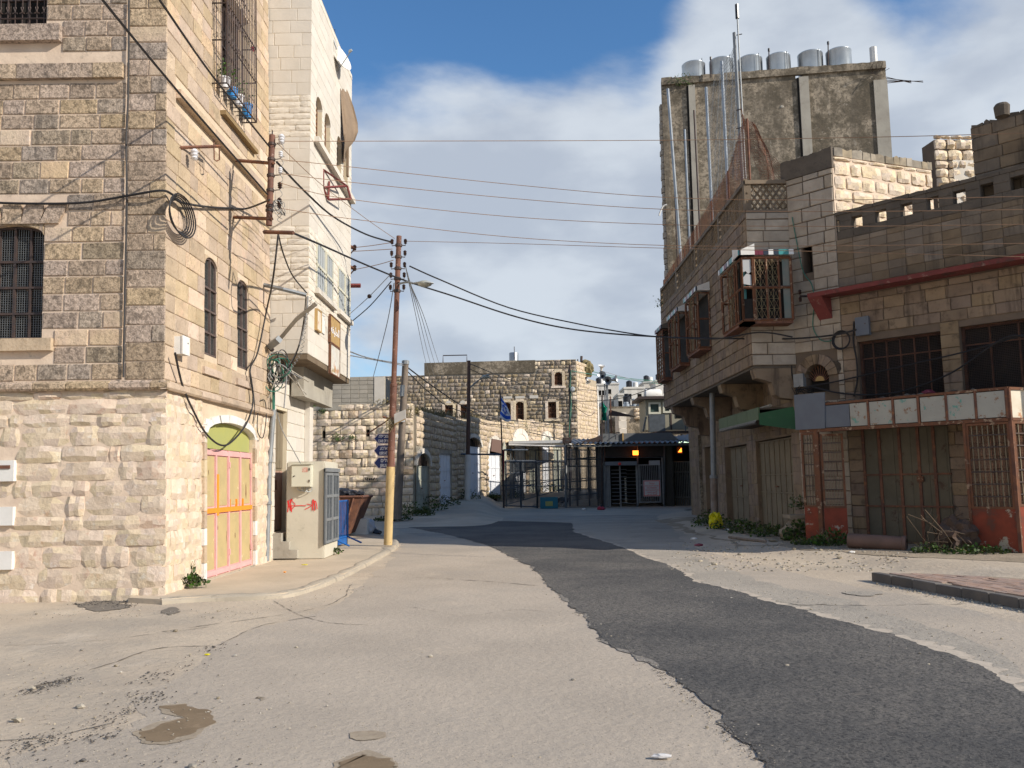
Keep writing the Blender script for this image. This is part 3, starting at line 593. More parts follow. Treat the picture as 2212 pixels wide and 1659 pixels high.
crumbs('gravel_crumbs', [(60, 1330), (300, 1330), (520, 1325), (780, 1270)], .22, 260, m_peb, 6, .7); crumbs('gravel_crumbs', [(0, 1450), (250, 1500), (420, 1620)], .55, 260, m_peb, 7, .7); crumbs('gravel_crumbs', [(1690, 1660), (1560, 1565), (1400, 1430), (1250, 1322), (1150, 1226)], .08, 300, m_peb, 8, .55); crumbs('gravel_crumbs', [(1500, 1250), (1700, 1300), (2000, 1370), (2212, 1450)], .5, 400, m_peb, 9, .6)
crumbs('gravel_crumbs', [(380, 1292), (600, 1278), (760, 1225)], .05, 200, m_peb, 12, .8)
# loose grit
r = random.Random(11); gb = MB()
oct_ = [(1, 0, 0), (0, 1, 0), (-1, 0, 0), (0, -1, 0), (0, 0, .8)]
for i in range(3600):
    if i < 3000: x = r.uniform(0, 900) if r.random() < .7 else r.uniform(900, 1700); y = r.uniform(1290, 1700)
    elif i < 4200: x = r.gauss(150, 180); y = r.gauss(1520, 90)
    else: x = r.uniform(1450, 2250); y = r.uniform(1170, 1420)
    if y < 1240: continue
    p = gr(x, y); s_ = r.uniform(.002, .006)*(1.9 if r.random() < .04 else 1); a = r.uniform(0, 6)
    z0 = hgt(p.x, p.y)+.009; gb.add([(p.x+s_*(c*cos(a)-d*sin(a))*r.uniform(.7, 1.3), p.y+s_*(c*sin(a)+d*cos(a)), z0-.006+s_*e*r.uniform(.6, 1.2)) for c, d, e in oct_], [(0, 1, 4), (1, 2, 4), (2, 3, 4), (3, 0, 4)])
gb.build('loose_grit', m_peb, kind='stuff')
SL = ['above the upper left corner of the big mud patch', 'just above the big mud patch', 'near the left frame edge below the black streaks', 'right of the big mud patch', 'in the middle of the pale road left of the strip', 'on the pale road near its centre', 'close to the jagged edge of the dark strip', 'on the dark asphalt strip near the picture bottom', 'at the very bottom left of the pale road', 'beside the dark streak at far left', 'above the big mud patch near the long crack', 'at the edge of the shadow on the right side of the road']
for i, (x, y, s_) in enumerate([(175, 1530, .035), (378, 1365, .03), (36, 1560, .04), (508, 1418, .025), (640, 1400, .02), (930, 1420, .025), (1238, 1470, .02), (1700, 1440, .022), (415, 1660, .03), (70, 1490, .03), (250, 1440, .02), (1580, 1230, .03)]):
    p = gr(x, y); tag(MB().blob((p.x, p.y, hgt(p.x, p.y)+s_*.45), s_, s_*.8, s_*.55, i, 1, .5).build('loose_stone', m_peb), 'loose pebble lying '+SL[i], 'stone', 'loose stones on the road')
crumbs('gravel_crumbs', [(1885, 1262), (2050, 1292), (2212, 1320), (2260, 1330)], .09, 420, m_peb, 15, 1.); crumbs('tar_crumbs', [(1705, 1690), (1640, 1630), (1560, 1564), (1400, 1430)], .035, 500, m_tar, 16, .5); crumbs('tar_crumbs', [(180, 1308), (230, 1300), (283, 1312)], .12, 160, m_tar, 17, .8)
p = gr(1432, 1641); tag(MB().blob((p.x, p.y, .022), .06, .022, .014, 5, 2, .6, 4).build('litter', mat('clear_plastic', (.62, .60, .58), (.5, .48, .47), 20, .2)), 'crushed clear plastic scrap on the pale road near the picture bottom', 'litter')
p = gr(447, 1417); tag(MB().blob((p.x, p.y, .014), .03, .015, .01, 6, 1, .6).build('litter', m_yel), 'tiny yellow wrapper beside the long crack', 'litter')
def weed(x, y, w_, h_, label, n=120, z=None, mt=None, seed=0, Y=None, flat=.5, group='weeds along the wall feet'):
    r = random.Random(seed+int(x)); p = gr(x, y) if Y is None else at(x, y, Y); z = hgt(p.x, p.y) if z is None else z
    mb = MB(); st = MB()
    for i in range(n):
        a = r.uniform(0, 2*pi); q = sqrt(r.random()); c = V((p.x+cos(a)*q*w_/2, p.y+sin(a)*q*w_*flat/2, z+h_*(1-q*q*.75)*r.random()**.8)); l_ = r.uniform(.035, .075)*(1+h_)
        t = V((r.gauss(0, 1), r.gauss(0, 1), r.gauss(.5, .7))).normalized(); s_ = t.cross(V((r.random(), r.random(), r.random()))).normalized()
        mb.add([c, c+t*l_*.5+s_*l_*.42, c+t*l_, c+t*l_*.5-s_*l_*.35], [(0, 1, 2, 3)])
    for i in range(max(4, n//25)):
        a = r.uniform(0, 2*pi); e = V((p.x+cos(a)*w_*.4, p.y+sin(a)*w_*flat*.4, z+h_*r.uniform(.5, 1.1))); st.tube([(p.x+cos(a)*w_*.15, p.y+sin(a)*w_*.15*flat, z), e], .004, 3, cap=False)
    T = thing('weed', (p.x, p.y, z), label, 'weed', group); mb.build('foliage', mt or m_leaf, T); st.build('stem', m_dleaf, T); return T
# ================================================================ LEFT CORNER HOUSE
L1 = thing('stone_corner_house', (-9, 12.4, 0), 'tall old limestone corner house with pink doors, grey blocks above and cream fieldstone below', 'house')
A = at(349, 1290, 12.4); B_ = at(359, 0, 12.4); lx = (B_.x-A.x)/(B_.z-A.z)
cx = A.x-lx*A.z
XL = 9.0
F1 = Fa((cx-XL, 12.4, 0), (1, 0), (lx, 0)); F2 = Fa((cx, 12.4, 0), (.013, 1), (lx, 0)); TOP = 12.5; L2END = 5.3
def Wn(F, x0, y0, x1, y1, d=0): a = F.px(x0, y0, d); b = F.px(x1, y1, d); return (min(a[0], b[0]), min(a[1], b[1]), max(a[0], b[0]), max(a[1], b[1]))
wA = Wn(F1, -120, 62, 105, -130); wB = Wn(F1, -40, 487, 90, 732)
h1 = [(*wA, .4), (*wB, .35)]
wallbody(L1, F1, 0, XL, -.3, TOP, .5, h1, m_mortg)
# side windows (narrow arched), big window and door
s1 = (F2.px(441, 700)[0], F2.px(455, 770)[1], F2.px(468, 700)[0], F2.px(455, 558)[1])
s2 = (F2.px(512, 700)[0], F2.px(524, 797)[1], F2.px(535, 700)[0], F2.px(524, 607)[1])
dr = (F2.px(441, 1100)[0], F2.px(441, 1253)[1], F2.px(546, 1100)[0], F2.px(492, 914)[1])
bw = (F2.px(478, 100)[0], 8.95, F2.px(538, 100)[0], 10.9)
h2 = [(*s1, .14), (*s2, .14), (*dr, .10), (*bw, .35)]
wallbody(L1, F2, 0, L2END, -.3, TOP, .5, h2, m_mort)
MB().box((cx-XL, 12.95, 3), (cx-.6, 17.6, 12.4)).build('house_mass', m_dark, L1)
MB().fb(F2, -.001, L2END, TOP+.001, TOP+.2, -6, .05).build('roof', m_concl, L1)
CB = F1.px(345, 842)[1]; CT = F1.px(345, 824)[1]
mouB = F1.px(137, 173)[1]; mouT = F1.px(137, 142)[1]
RUBM = lambda u, v, r: m_rub2 if r.random() < .08 else m_rub
GRM = lambda u, v, r: (lambda q: m_grey2 if q < .20 else m_grey3 if q < .29 else m_grey)(r.random())
WRM = lambda u, v, r: m_grey3 if r.random() < .12 else (m_rub2 if r.random() < .05 else m_warm)
# fieldstone base
nicheU = F1.px(35, 1000)[0]
niches = [Wn(F1, -40, 994, 35, 1041), Wn(F1, -40, 1094, 33, 1136), Wn(F1, -40, 1190, 31, 1231)]
lay(L1, F1, 0, XL+.05, -.1, CB, (.17, .34), (.20, .85), m_rub, [(a, b, c, d) for a, b, c, d in niches], rough=True, proud=.052, gap=-.004, name='fieldstone', seed=5, d=-.024, mats=RUBM)
dh = (dr[0]-.12, dr[1]-.4, dr[2]+.12, dr[3]+.14)
lay(L1, F2, 0.02, L2END-.02, -.1, CB, (.20, .33), (.25, .6), m_rub, [dh], rough=True, proud=.048, gap=-.004, name='fieldstone', seed=6, d=-.022, mats=RUBM)
for i, nb in enumerate(niches):
    MB().fb(F1, nb[0], nb[2], nb[1]+.01, nb[3]-.01, -.05, .07).build('dressed_block', m_wpaint, L1, label=('white dressed block with a rusty bar' if i == 0 else 'white dressed block'))
a = F1.z(2, 0, 878, .07); b = F1.z(2, 48, 878, .07); MB().fb(F1, a[0]-.2, b[0], a[1]-.02, a[1]+.03, .06, .085).build('rusty_bar', m_rust, L1)
# string course
r = random.Random(8)
for F, U1, sd_ in ((F1, XL+.1, 1), (F2, L2END, 2)):
    u = 0 if F is F1 else -.1
    while u < U1-.05:
        l_ = min(r.uniform(.45, .9), U1-u); pr = .10+r.uniform(-.012, .012)
        mb = MB(); y0, y1 = CB, CT; prf = [(0, y0), (pr*.75, y0), (pr, y0+.03), (pr, y1-.025), (.02, y1+.02), (0, y1+.02)]
        k = len(prf); mb.add([F.P(u+.006, v, d) for d, v in prf]+[F.P(u+l_-.006, v, d) for d, v in prf], [tuple(range(k)), tuple(range(2*k-1, k-1, -1))]+[(i, i+k, (i+1) % k+k, (i+1) % k) for i in range(k)])
        mb.build('course_stone', m_grey if F is F1 else m_warm, L1); u += l_
# ashlar above
H1 = [wA, wB, (F1.px(-60, 0)[0], F1.px(0, 95)[1], F1.px(137, 0)[0], wA[1]), (0, mouB, XL-.62, mouT), (wB[0]-.1, F1.px(0, 760)[1], F1.px(133, 0)[0], wB[1])]
seam = F1.px(272, 500)[0]
lay(L1, F1, 0, seam-.014, CT+.03, TOP, (.235, .275), (.3, .62), m_grey, [h for h in H1]+[(wB[0]-.3, wB[3]-.0, wB[2]+.35, wB[3]+.32)], proud=.018, gap=.022, seed=11, name='stone', mats=GRM)
lay(L1, F1, seam+.012, XL+.03, CT+.03, TOP, (.25, .29), (.28, .62), m_grey, [], proud=.02, gap=.014, seed=12, name='stone', mats=GRM)
H2 = [s1, s2, bw, (bw[0]-.1, bw[1]-.35, bw[2]+.1, bw[1])]
mo = [F2.px(385, 205), F2.px(576, 425)]; mv = (mo[0][1]+mo[1][1])/2
lay(L1, F2, 0.0, L2END-.02, CT+.03, TOP, (.25, .29), (.3, .6), m_warm, [(a-.02, b, c+.02, d) for a, b, c, d in H2]+[(.35, mv-.07, L2END, mv+.07)], proud=.02, gap=.012, seed=13, name='stone', mats=WRM)
u = .35
while u < L2END-.1: l_ = r.uniform(.6, 1.0); l_ = min(l_, L2END-u); MB().fb(F2, u+.004, u+l_-.004, mv-.07, mv+.07, 0, .10).build('moulding_stone', m_warm, L1); u += l_
u = 0
while u < XL-.65: l_ = min(r.uniform(.5, 1.1), XL-.62-u); MB().fb(F1, u+.004, u+l_-.004, mouB, mouT, 0, .085).build('moulding_stone', m_grey, L1); u += l_
# stone sills, arch stones of the front windows
MB().fb(F1, F1.px(-60, 0)[0], F1.px(137, 0)[0], F1.px(0, 95)[1], wA[1], 0, .11).build('sill', m_grey, L1)
MB().fb(F1, wB[0]-.1, F1.px(133, 0)[0], F1.px(0, 760)[1], wB[1], 0, .09).build('sill', m_warm, L1)
ucB = (wB[0]+wB[2])/2; rB = (wB[2]-wB[0])/2; vsB = wB[3]-.16
spandrel(L1, F1, wB[0], wB[2], vsB, wB[3]+.001, m_grey, -.3, .02, ry=.155)
for i in range(5):
    a = wB[0]-.25+i*(wB[2]-wB[0]+.5)/5; b = a+(wB[2]-wB[0]+.5)/5; k = (i-2)*.06
    MB().prism(F1, [(a-k*.2+.006, wB[3]+.005), (b-k*.2-.006, wB[3]+.005), (b+k+.0, wB[3]+.31), (a+k+.012, wB[3]+.31)], 0, .035+.004*i).build('lintel_stone', m_grey, L1)
def win_iron(root, F, h, d, cols, rows, mesh=True, arch=0, mt=m_iron, name='window', fw_=.04, screen=.035, backmt=None):
    ua, va, ub, vb = h[:4]; mb = MB(); vt = vb-arch
    mb.fb(F, ua, ub, va, va+fw_, d, d+.04); mb.fb(F, ua, ua+fw_, va, vt, d, d+.04); mb.fb(F, ub-fw_, ub, va, vt, d, d+.04)
    if arch:
        p = archpts((ua+ub)/2, vt, (ub-ua)/2-.005, 10, arch-.005); p2 = archpts((ua+ub)/2, vt, (ub-ua)/2-fw_, 10, arch-fw_)
        for i in range(10): mb.prism(F, [p[i], p[i+1], p2[i+1], p2[i]], d, d+.04)
    else: mb.fb(F, ua, ub, vb-fw_, vb, d, d+.04)
    W = mb.build(name, mt, root); fr = MB()
    for i in range(1, cols): u = ua+(ub-ua)*i/cols; fr.fb(F, u-.016, u+.016, va, vb-.02, d, d+.045)
    for i in range(1, rows): v = va+(vt-va)*i/rows; fr.fb(F, ua, ub, v-.016, v+.016, d-.002, d+.05)
    if cols > 1 or rows > 1: fr.build('mullion', mt, W)
    if mesh:
        g_ = MB(); nu = int((ub-ua)/screen); nv = int((vt-va)/screen)
        ins = (lambda u: vt+(arch*sqrt(max(0, 1-((u-(ua+ub)/2)/((ub-ua)/2))**2)) if arch else 0)-.01)
        grid(g_, F, ua+.01, ub-.01, va+.01, vt-.01, d+.01, nu, nv, .0035, ins, 3); g_.build('wire_mesh', m_gpipe if mesh is True else mesh, W, kind='stuff')
    MB().add([F.P(ua, va, d-.1), F.P(ub, va, d-.1), F.P(ub, vb, d-.1), F.P(ua, vb, d-.1)], [(0, 1, 2, 3)]).build('pane', backmt or m_glass, W)
    return W
win_iron(L1, F1, wB, -.12, 4, 4, arch=.155, backmt=m_dark)
W = win_iron(L1, F1, wA, -.10, 5, 3, mesh=False, backmt=m_dark)
g_ = MB()
for i in range(14):
    u = wA[0]+(wA[2]-wA[0])*(i+.5)/14; g_.tube([F1.P(u, wA[1], -.03), F1.P(u, wA[3], -.03)], .008, 5)
    for s_ in (-1, 1): g_.tube([F1.P(u+s_*.055*sin(t_)*(1-t_/7), wA[1]+.22+.06*t_/3+.03*cos(t_*1.4), -.02) for t_ in [k*.8 for k in range(7)]], .006, 4)
g_.tube([F1.P(wA[0], wA[1]+.16, -.03), F1.P(wA[2], wA[1]+.16, -.03)], .014, 5); g_.build('scroll_grille', m_iron, W)
for h in (s1, s2):
    spandrel(L1, F2, h[0], h[2], h[3]-.16, h[3]+.002, m_warm, -.12, .015, ry=.158)
    W = win_iron(L1, F2, h, -.05, 2, 4, mesh=True, arch=.158, screen=.05, backmt=m_shutg, mt=mat('purple_brown_iron', (.10, .07, .06), (.13, .10, .09), 5, .6))
    MB().fb(F2, h[0]-.12, h[2]+.12, h[1]-.34, h[1]-.22, 0, .06).build('sill', m_warm, L1)
# pink door
us = dr[0]; ue = dr[2]; vs0 = F2.px(441, 1253)[1]; vtop = F2.px(443, 968)[1]
spandrel(L1, F2, us, ue, vtop+.25, dr[3]+.002, m_wpaint, -.08, .03, ry=dr[3]-vtop-.252)
voussoirs(L1, F2, (us+ue)/2, vtop+.25, (ue-us)/2, .14, 9, m_wpaint, 0, .055, ry=dr[3]-vtop-.25)
for i, (ua, ub) in enumerate(((us-.12, us), (ue, ue+.12))):
    v = vs0
    while v < vtop+.2: MB().fb(F2, ua, ub, v+.004, v+.27, 0, .05).build('jamb_stone', [m_wpaint, m_warm, m_rub][int(v*5) % 3], L1); v += .275
DP = MB().fb(F2, us, ue, vs0, vtop, -.09, -.05).build('door', m_pink, L1, label='pink door leaves with khaki panels under a green arch')
nP = 4
for i in range(nP):
    ua = us+(ue-us)*i/nP+.05; ub = us+(ue-us)*(i+1)/nP-.05
    for (c, e) in ((vs0+.12, vs0+1.02), (vs0+1.16, vtop-.12)): MB().fb(F2, ua, ub, c, e, -.052, -.042).build('panel', m_khaki, DP)
fr = MB()
for i in range(nP+1): u = us+(ue-us)*i/nP; fr.fb(F2, u-.032 if i else u, u+.032 if i < nP else u, vs0, vtop, -.05, -.02)
for v in (vs0+.06, vtop-.06): fr.fb(F2, us, ue, v-.04, v+.04, -.051, -.022)
fr.build('door_frame', m_pink, DP)
ob = MB().fb(F2, us, ue, vs0+1.05, vs0+1.13, -.05, -.012); a = us+(ue-us)*.27; ob.fb(F2, a-.045, a+.045, vs0+1.0, vtop-.42, -.046, -.0105); 
for q in (.52, .66, .80): ob.fb(F2, us+(ue-us)*q-.012, us+(ue-us)*q+.012, vs0+1.13, vs0+1.26, -.046, -.0115)
ob.build('cross_bar', m_orng, DP, label='bar splashed with orange paint')
r9 = random.Random(4)
for (zx, zy, ww, hh) in ((1158, 985, .035, .16), (1108, 1195, .02, .06), (985, 900, .015, .05), (1028, 1160, .02, .05), (1068, 1200, .012, .12)):
    a = F2.z(2, zx, zy); MB().prism(F2, [(a[0]+ww*cos(k*.45)*r9.uniform(.5, 1.2), a[1]+hh*sin(k*.45)*r9.uniform(.6, 1.1)) for k in range(14)], -.0415, -.0405+.0).build('rust_patch', m_rust, DP)
hb = MB()
for q in (.02, .5, .98):
    for v in (vs0+.35, vtop-.25): hb.fb(F2, us+(ue-us)*q-.02, us+(ue-us)*q+.02, v-.05, v+.05, -.03, .0)
hb.build('hinge', m_pink, DP)
tp = archpts((us+ue)/2, vtop+.25, (ue-us)/2-.01, 14, dr[3]-vtop-.26); MB().prism(F2, [(ue-.01, vtop+.01)]+tp+[(us+.01, vtop+.01)], -.085, -.06).build('fanlight_board', m_olive, L1)
MB().fb(F2, us-.05, ue+.05, .0, vs0-.005, -.1, .03).build('threshold', m_kerb, L1)
# projecting window cage with flower pots
cg = at(492, 186, 14.4); pd = (cg-F2.O).dot(F2.N)-lx*cg.z; pd = max(.28, pd); u0c = F2.px(456, 100)[0]; u1c = (at(549, 266, 15.95)-F2.O).dot(F2.U); zb, zt = at(456, 186, 14.4).z, 11.3
CG = MB(); bars = MB(); W = MB()
zm1, zm2 = at(456, 93, 14.4).z, at(456, 14, 14.4).z
for v in (zb, zm1, zm2, zt):
    for (p, q) in (((u0c, 0), (u0c, pd)), ((u0c, pd), (u1c, pd)), ((u1c, pd), (u1c, 0))): CG.tube([F2.P(p[0], v, p[1]), F2.P(q[0], v, q[1])], .014, 5)
for (u, d) in ((u0c, .0), (u0c, pd), (u1c, pd), (u1c, 0)): CG.tube([F2.P(u, zb, d), F2.P(u, zt, d)], .015, 5)
CGo = CG.build('window_cage', m_iron, L1, label='projecting black iron window cage holding flower pots')
nb = 17
for i in range(1, nb): u = u0c+(u1c-u0c)*i/nb; bars.tube([F2.P(u, zb, pd), F2.P(u, zt, pd)], .009, 4)
for i in range(1, 3):
    d = pd*i/3; bars.tube([F2.P(u0c, zb, d), F2.P(u0c, zt, d)], .009, 4); bars.tube([F2.P(u1c, zb, d), F2.P(u1c, zt, d)], .009, 4)
for i in range(10): u = u0c+(u1c-u0c)*i/10; bars.tube([F2.P(u, zb, 0), F2.P(u, zb, pd)], .009, 4)
bars.build('bar', m_iron, CGo)
sc = MB()
for v in (zm1+.1, zm2-.12, zm2+.5):
    for i in range(9):
        u = u0c+(u1c-u0c)*(i+.5)/9
        for s_ in (-1, 1): sc.tube([F2.P(u+s_*(.035+.02*sin(k)), v+.05*cos(k*.9)*s_, pd+.01) for k in range(6)], .006, 3)
    for s_ in (.3, .7): sc.tube([F2.P(u0c-.01, v+.06*cos(k), pd*s_+.04*sin(k)) for k in range(6)], .006, 3)
sc.build('scrollwork', m_iron, CGo, kind='stuff')
win_iron(L1, F2, bw, -.25, 2, 2, mesh=False, backmt=m_dark)
MB().fb(F2, bw[0]-.1, bw[2]+.2, 8.22, 8.3, 0, .12).build('sill', mat('brown_sill', (.26, .18, .09), None, 5, .9, .4), L1)
pots = [(.10, m_porc, 'white flower pot with a leafy plant at the near end of the cage', .19), (.38, m_bluep, 'blue flower pot behind the white one in the window cage', .18), (.62, m_porc, 'white and blue bucket pot midway along the window cage', .2), (.98, m_bluep, 'large bright blue pot in a wire basket at the far end of the cage', .26)]
for i, (t_, mt, lb, hh) in enumerate(pots):
    u = u0c+.1+(u1c-u0c-.25)*t_; p = F2.P(u, zb+.02, pd*.55); T = thing('flower_pot', p, lb, 'flower pot', 'flower pots in the window cage')
    MB().lathe(p, [(.075, 0), (.10, hh*.85), (.112, hh*.86), (.112, hh), (.095, hh), (.09, hh-.02)], 14).build('pot', mt, T, smooth=True)
    rr = random.Random(i+40); lf = MB(); sm_ = MB()
    for k in range([60, 26, 30, 22][i]):
        c = V(p)+V((rr.gauss(0, .07), rr.gauss(0, .09), hh+abs(rr.gauss(.12, .09)))); t2 = V((rr.gauss(0, 1), rr.gauss(0, 1), rr.gauss(.3, .6))).normalized(); s2_ = t2.orthogonal().normalized(); lf.add([c, c+t2*.03+s2_*.025, c+t2*.06, c+t2*.03-s2_*.025], [(0, 1, 2, 3)])
    for k in range(5): sm_.tube([V(p)+V((0, 0, hh)), V(p)+V((rr.gauss(0, .06), rr.gauss(0, .08), hh+rr.uniform(.12, .3)))], .005, 4)
    lf.build('leaves', m_leaf, T); sm_.build('stem', m_dleaf, T)
    if i == 3: MB().blob(V(p)+V((0.05, .12, 1.45)), .05, .05, .06, 3, 1, .4).build('blossom', m_maroon if False else mat('red_petal', (.6, .03, .08), None), T)
# wall fittings on the house side
seamc = [F1.px(x, y, .05) for x, y in ((278, 0), (277, 200), (272, 300), (274, 440), (270, 600), (266, 815))]
o = MB().tube(catmull([F1.P(a, b, .045) for a, b in seamc], 4), .014, 5).build('drain_cable', m_wire, L1, smooth=True)
def wallbox(x, y, F, w_, h_, dp, mt, label, name='meter_box', d=0):
    a = F.px(x, y, d); T = thing(name, F.P(a[0], a[1], d), label, 'box'); MB().fb(F, a[0]-w_/2, a[0]+w_/2, a[1]-h_/2, a[1]+h_/2, d+.0, d+dp).build('case', mt, T)
    MB().fb(F, a[0]-w_/2-.012, a[0]+w_/2+.012, a[1]-h_*.5, a[1]+h_*.5+.012, d+dp, d+dp+.02).build('cover', mt, T); MB().fb(F, a[0]+w_*.2, a[0]+w_*.3, a[1]+.04, a[1]+.06, d+dp+.02, d+dp+.026).build('latch', m_iron, T); return T
wallbox(380, 748, F2, .24, .27, .14, m_wpaint, 'small white junction box on the house corner with a cable dangling from it')
def bracket(ptsd, mt, label, r=.022, cat='bracket', group='steel brackets on the left houses', name='wall_bracket', ins=()):
    T = thing(name, ptsd[0], label, cat, group); mb = MB(); mb.tube(ptsd, r*1.2, 4); mb.build('arm', mt, T)
    for (p, m2) in ins: insul(p, T, m2)
    return T
def insul(p, T, mt, s=1.0):
    MB().lathe(V(p)-V((0, 0, .06*s)), [(.018*s, 0), (.04*s, .02*s), (.026*s, .035*s), (.044*s, .055*s), (.028*s, .07*s), (.044*s, .09*s), (.02*s, .12*s)], 10).build('insulator', mt, T, smooth=True)
def F2D(x, y, d): a = F2.px(x, y, d); return F2.P(a[0], a[1], d)
b0 = F2D(385, 319, 0); b1 = F2D(475, 316, .35)
T = bracket([b0, b1], m_rust, 'rusty rod bracket holding one white insulator high on the left house'); insul(F2D(420, 334, .16), T, m_porc, 1.5); MB().tube([F2D(462, 300, .3), F2D(463, 345, .3), F2D(468, 348, .31), F2D(474, 345, .33), F2D(474, 322, .35)], .012, 5).build('hook', m_rust, T)
# mounted tube with insulator rack
Pp = at(588, 292, 14.8); Pq = at(581, 487, 14.8)
RK = thing('insulator_rack', Pq, 'rusty steel tube carrying a row of insulators on brackets from the left house', 'insulator rack')
MB().tube([Pp, Pq], .055, 12).build('tube', m_prust, RK, smooth=True); MB().tube([Pp+V((0, 0, .02)), Pp+V((0, 0, .09))], .012, 5).build('tip', m_iron, RK)
for (x, y, x2, y2) in ((505, 346, 592, 353), (503, 469, 588, 473)): MB().tube([F2D(x, y, 0), at(x2, y2, 14.75)], .032, 4).build('bracket', m_rust, RK)
for i, y in enumerate((312, 345, 380, 412, 446, 455)):
    p = Pp+(Pq-Pp)*((y-292)/195); MB().lathe(p-V((0, 0, .03)), [(.062, 0), (.07, .01), (.07, .05), (.062, .06)], 12).build('clamp', m_iron, RK)
    q = p+V((.18, -.03, .0)); MB().tube([p+V((.05, 0, 0)), q, q+V((0, 0, .05))], .009, 4).build('hook', m_iron, RK); insul(q+V((0, 0, .08)), RK, m_porc if i < 3 else m_brnp, 1.0+.5*(i == 0))
    MB().tube(catmull([q, q+V((.05, -.02, -.1)), q+V((-.03, 0, -.18)), q+V((.06, 0, -.25))], 4), .006, 4).build('jumper', m_wireg, RK)
r = random.Random(5)
for i in range(5):
    c = at(603, 448, 14.7); MB().tube([c+V((.10*cos(k*.7+i), .05*sin(k+i), .13*sin(k*.7+i*.4)+r.uniform(-.02, .02))) for k in range(8)], .006, 4).build('jumper', m_wire if i % 2 else m_wireg, RK)
bracket([at(570, 501, 14.9), at(634, 503, 14.5)], m_rust, 'short rusty beam jutting from the left house below the insulator rack', .03)
# cable coil
c = F2D(391, 467, .13); T = thing('cable_coil', c, 'coil of spare black cable hanging on the left house corner', 'cable coil')
for i in range(5):
    rx = .25+.022*i; MB().tube([c+F2.U*((rx*(.9+.02*i))*cos(a)*1.5)+V((0, 0, 1))*((rx+.0)*sin(a)*.92)+F2.N*(.018*i-.04) for a in [2*pi*k/28 for k in range(29)]], .012, 5, cap=False).build('loop', m_wire, T, smooth=True)
gC = 'black cables on the left house'
cable([F1.P(*F1.px(-60, 436, .08), .08), F1.P(*F1.px(60, 440, .08), .08), F1.P(*F1.px(180, 438, .08), .08), F1.P(*F1.px(270, 424, .1), .1), F1.P(*F1.px(345, 412, .14), .14), F2D(372, 420, .1), F2D(388, 436, .12), F2D(440, 446, .08), F2D(500, 450, .05), F2D(535, 450, .1), at(582, 432, 14.7)], .019, 'thick black cable sagging across the left house at coil height', group=gC)
cable([F2D(378, 762, .14), F2D(394, 832, .08), F2D(418, 888, .07), F2D(445, 936, .08), F2D(478, 962, .12), F2D(505, 950, .12), F2D(535, 910, .1), F2D(547, 860, .1), F2D(540, 800, .1), F2D(557, 760, .1), F2D(578, 660, .2), at(590, 600, 15), at(601, 505, 14.9)], .017, 'black cable looping from the white junction box down over the pink door', group=gC)
cable([F2D(540, 800, .1), F2D(545, 830, .1), F2D(550, 880, .1), F2D(546, 915, .08)], .010, 'thin black lead dropping beside the pink door arch', group=gC)
cable([at(601, 505, 14.9), at(612, 548, 15.3), at(632, 595, 16.3), at(662, 632, 17.2)], .014, 'black cable running down from the rusty beam to the grey stay', group=gC)
cable([F2D(558, 880, .05), F2D(556, 930, .1), F2D(568, 945, .1), F2D(575, 900, .1), F2D(572, 866, .05), F2D(562, 866, .03)], .01, 'small wire loop on the wall right of the pink door arch', group=gC)
# grey downpipe at the far corner of the house
q0 = at(576, 1212, 17.35); q1 = at(582, 1000, 17.5); q2 = at(590, 900, 17.6)
T = thing('downpipe', q0, 'grey steel conduit pipe running down the wall between the two left houses', 'pipe')
MB().tube([q0, q1, q2, at(591, 885, 17.6)], .052, 10).build('pipe', m_gpipe, T, smooth=True)
for p in (q1, at(580, 1090, 17.43)): MB().lathe(p, [(.058, 0), (.064, .01), (.064, .06), (.058, .07)], 12).build('collar', m_gpipe, T)
cable([at(591, 885, 17.6), at(590, 830, 17.6), at(582, 780, 17.6), at(580, 765, 17.6)], .03, 'bundle of green sleeved cables rising from the grey pipe', m_green, group=gC)
weed(385, 1277, .62, .36, 'bushy green weed at the foot of the stone corner, larger of the two', 420, z=.10)
weed(416, 1281, .40, .16, 'low green weed spreading beside the bushy one', 120, z=.10)
weed(554, 1222, .24, .15, 'small green tuft beside the foot of the pink door', 110, z=.11)
# ================================================================ WHITE STONE HOUSE (overhanging upper floors)
WH = thing('white_stone_house', (-4.6, 19, 0), 'white sawn stone house with upper floors overhanging the pavement and grey shuttered windows', 'house')
Yn = 17.75; Xo = at(664, 762, Yn).x; Yf = 22.35
G1 = Fa((-5.6, Yn, 0), (1, 0)); GW = Xo+5.6; Gs = Fa((Xo, Yn, 0), (0.004, 1)); GL = Yf-Yn; vB = 4.33; vT = 12.7
def gw(x0, x1, y0, y1):  # rectangle on the side face from the picture columns x0,x1 and the rows y0 (top), y1 (bottom) at their near edge
    a = Gs.px(x0, y0); b = Gs.px(x0, y1); c = Gs.px(x1, y0); return (a[0], b[1], c[0], a[1])
def gz(k, x0, x1, y0, y1):
    (a, b), (c, d) = Z(k, x0, y0), Z(k, x1, y1); return gw(a, c, b, d)
up = [gz(3, 737, 777, 640, 955), gz(3, 793, 830, 775, 1085), gz(3, 872, 902, 1000, 1215), gz(3, 915, 943, 1120, 1350)]
up = [(a, Gs.z(3, 737, 910)[1], c, Gs.z(3, 737, 602)[1]) for (a, b, c, d) in up]
lo = [gz(4, 612, 683, 95, 560), gz(4, 690, 746, 225, 640), gz(4, 787, 841, 390, 740), gz(4, 845, 884, 490, 840)]
lo = [(a, Gs.z(4, 612, 490)[1], c, Gs.z(4, 612, 95)[1]) for (a, b, c, d) in lo]
print('UP', up, 'LO', lo)
wallbody(WH, G1, 0, GW, vB, vT, .3, [], m_whj); wallbody(WH, Gs, .002, GL, vB, vT, .3, [(*h, .22) for h in up]+[(*h, .1) for h in lo], m_whj)
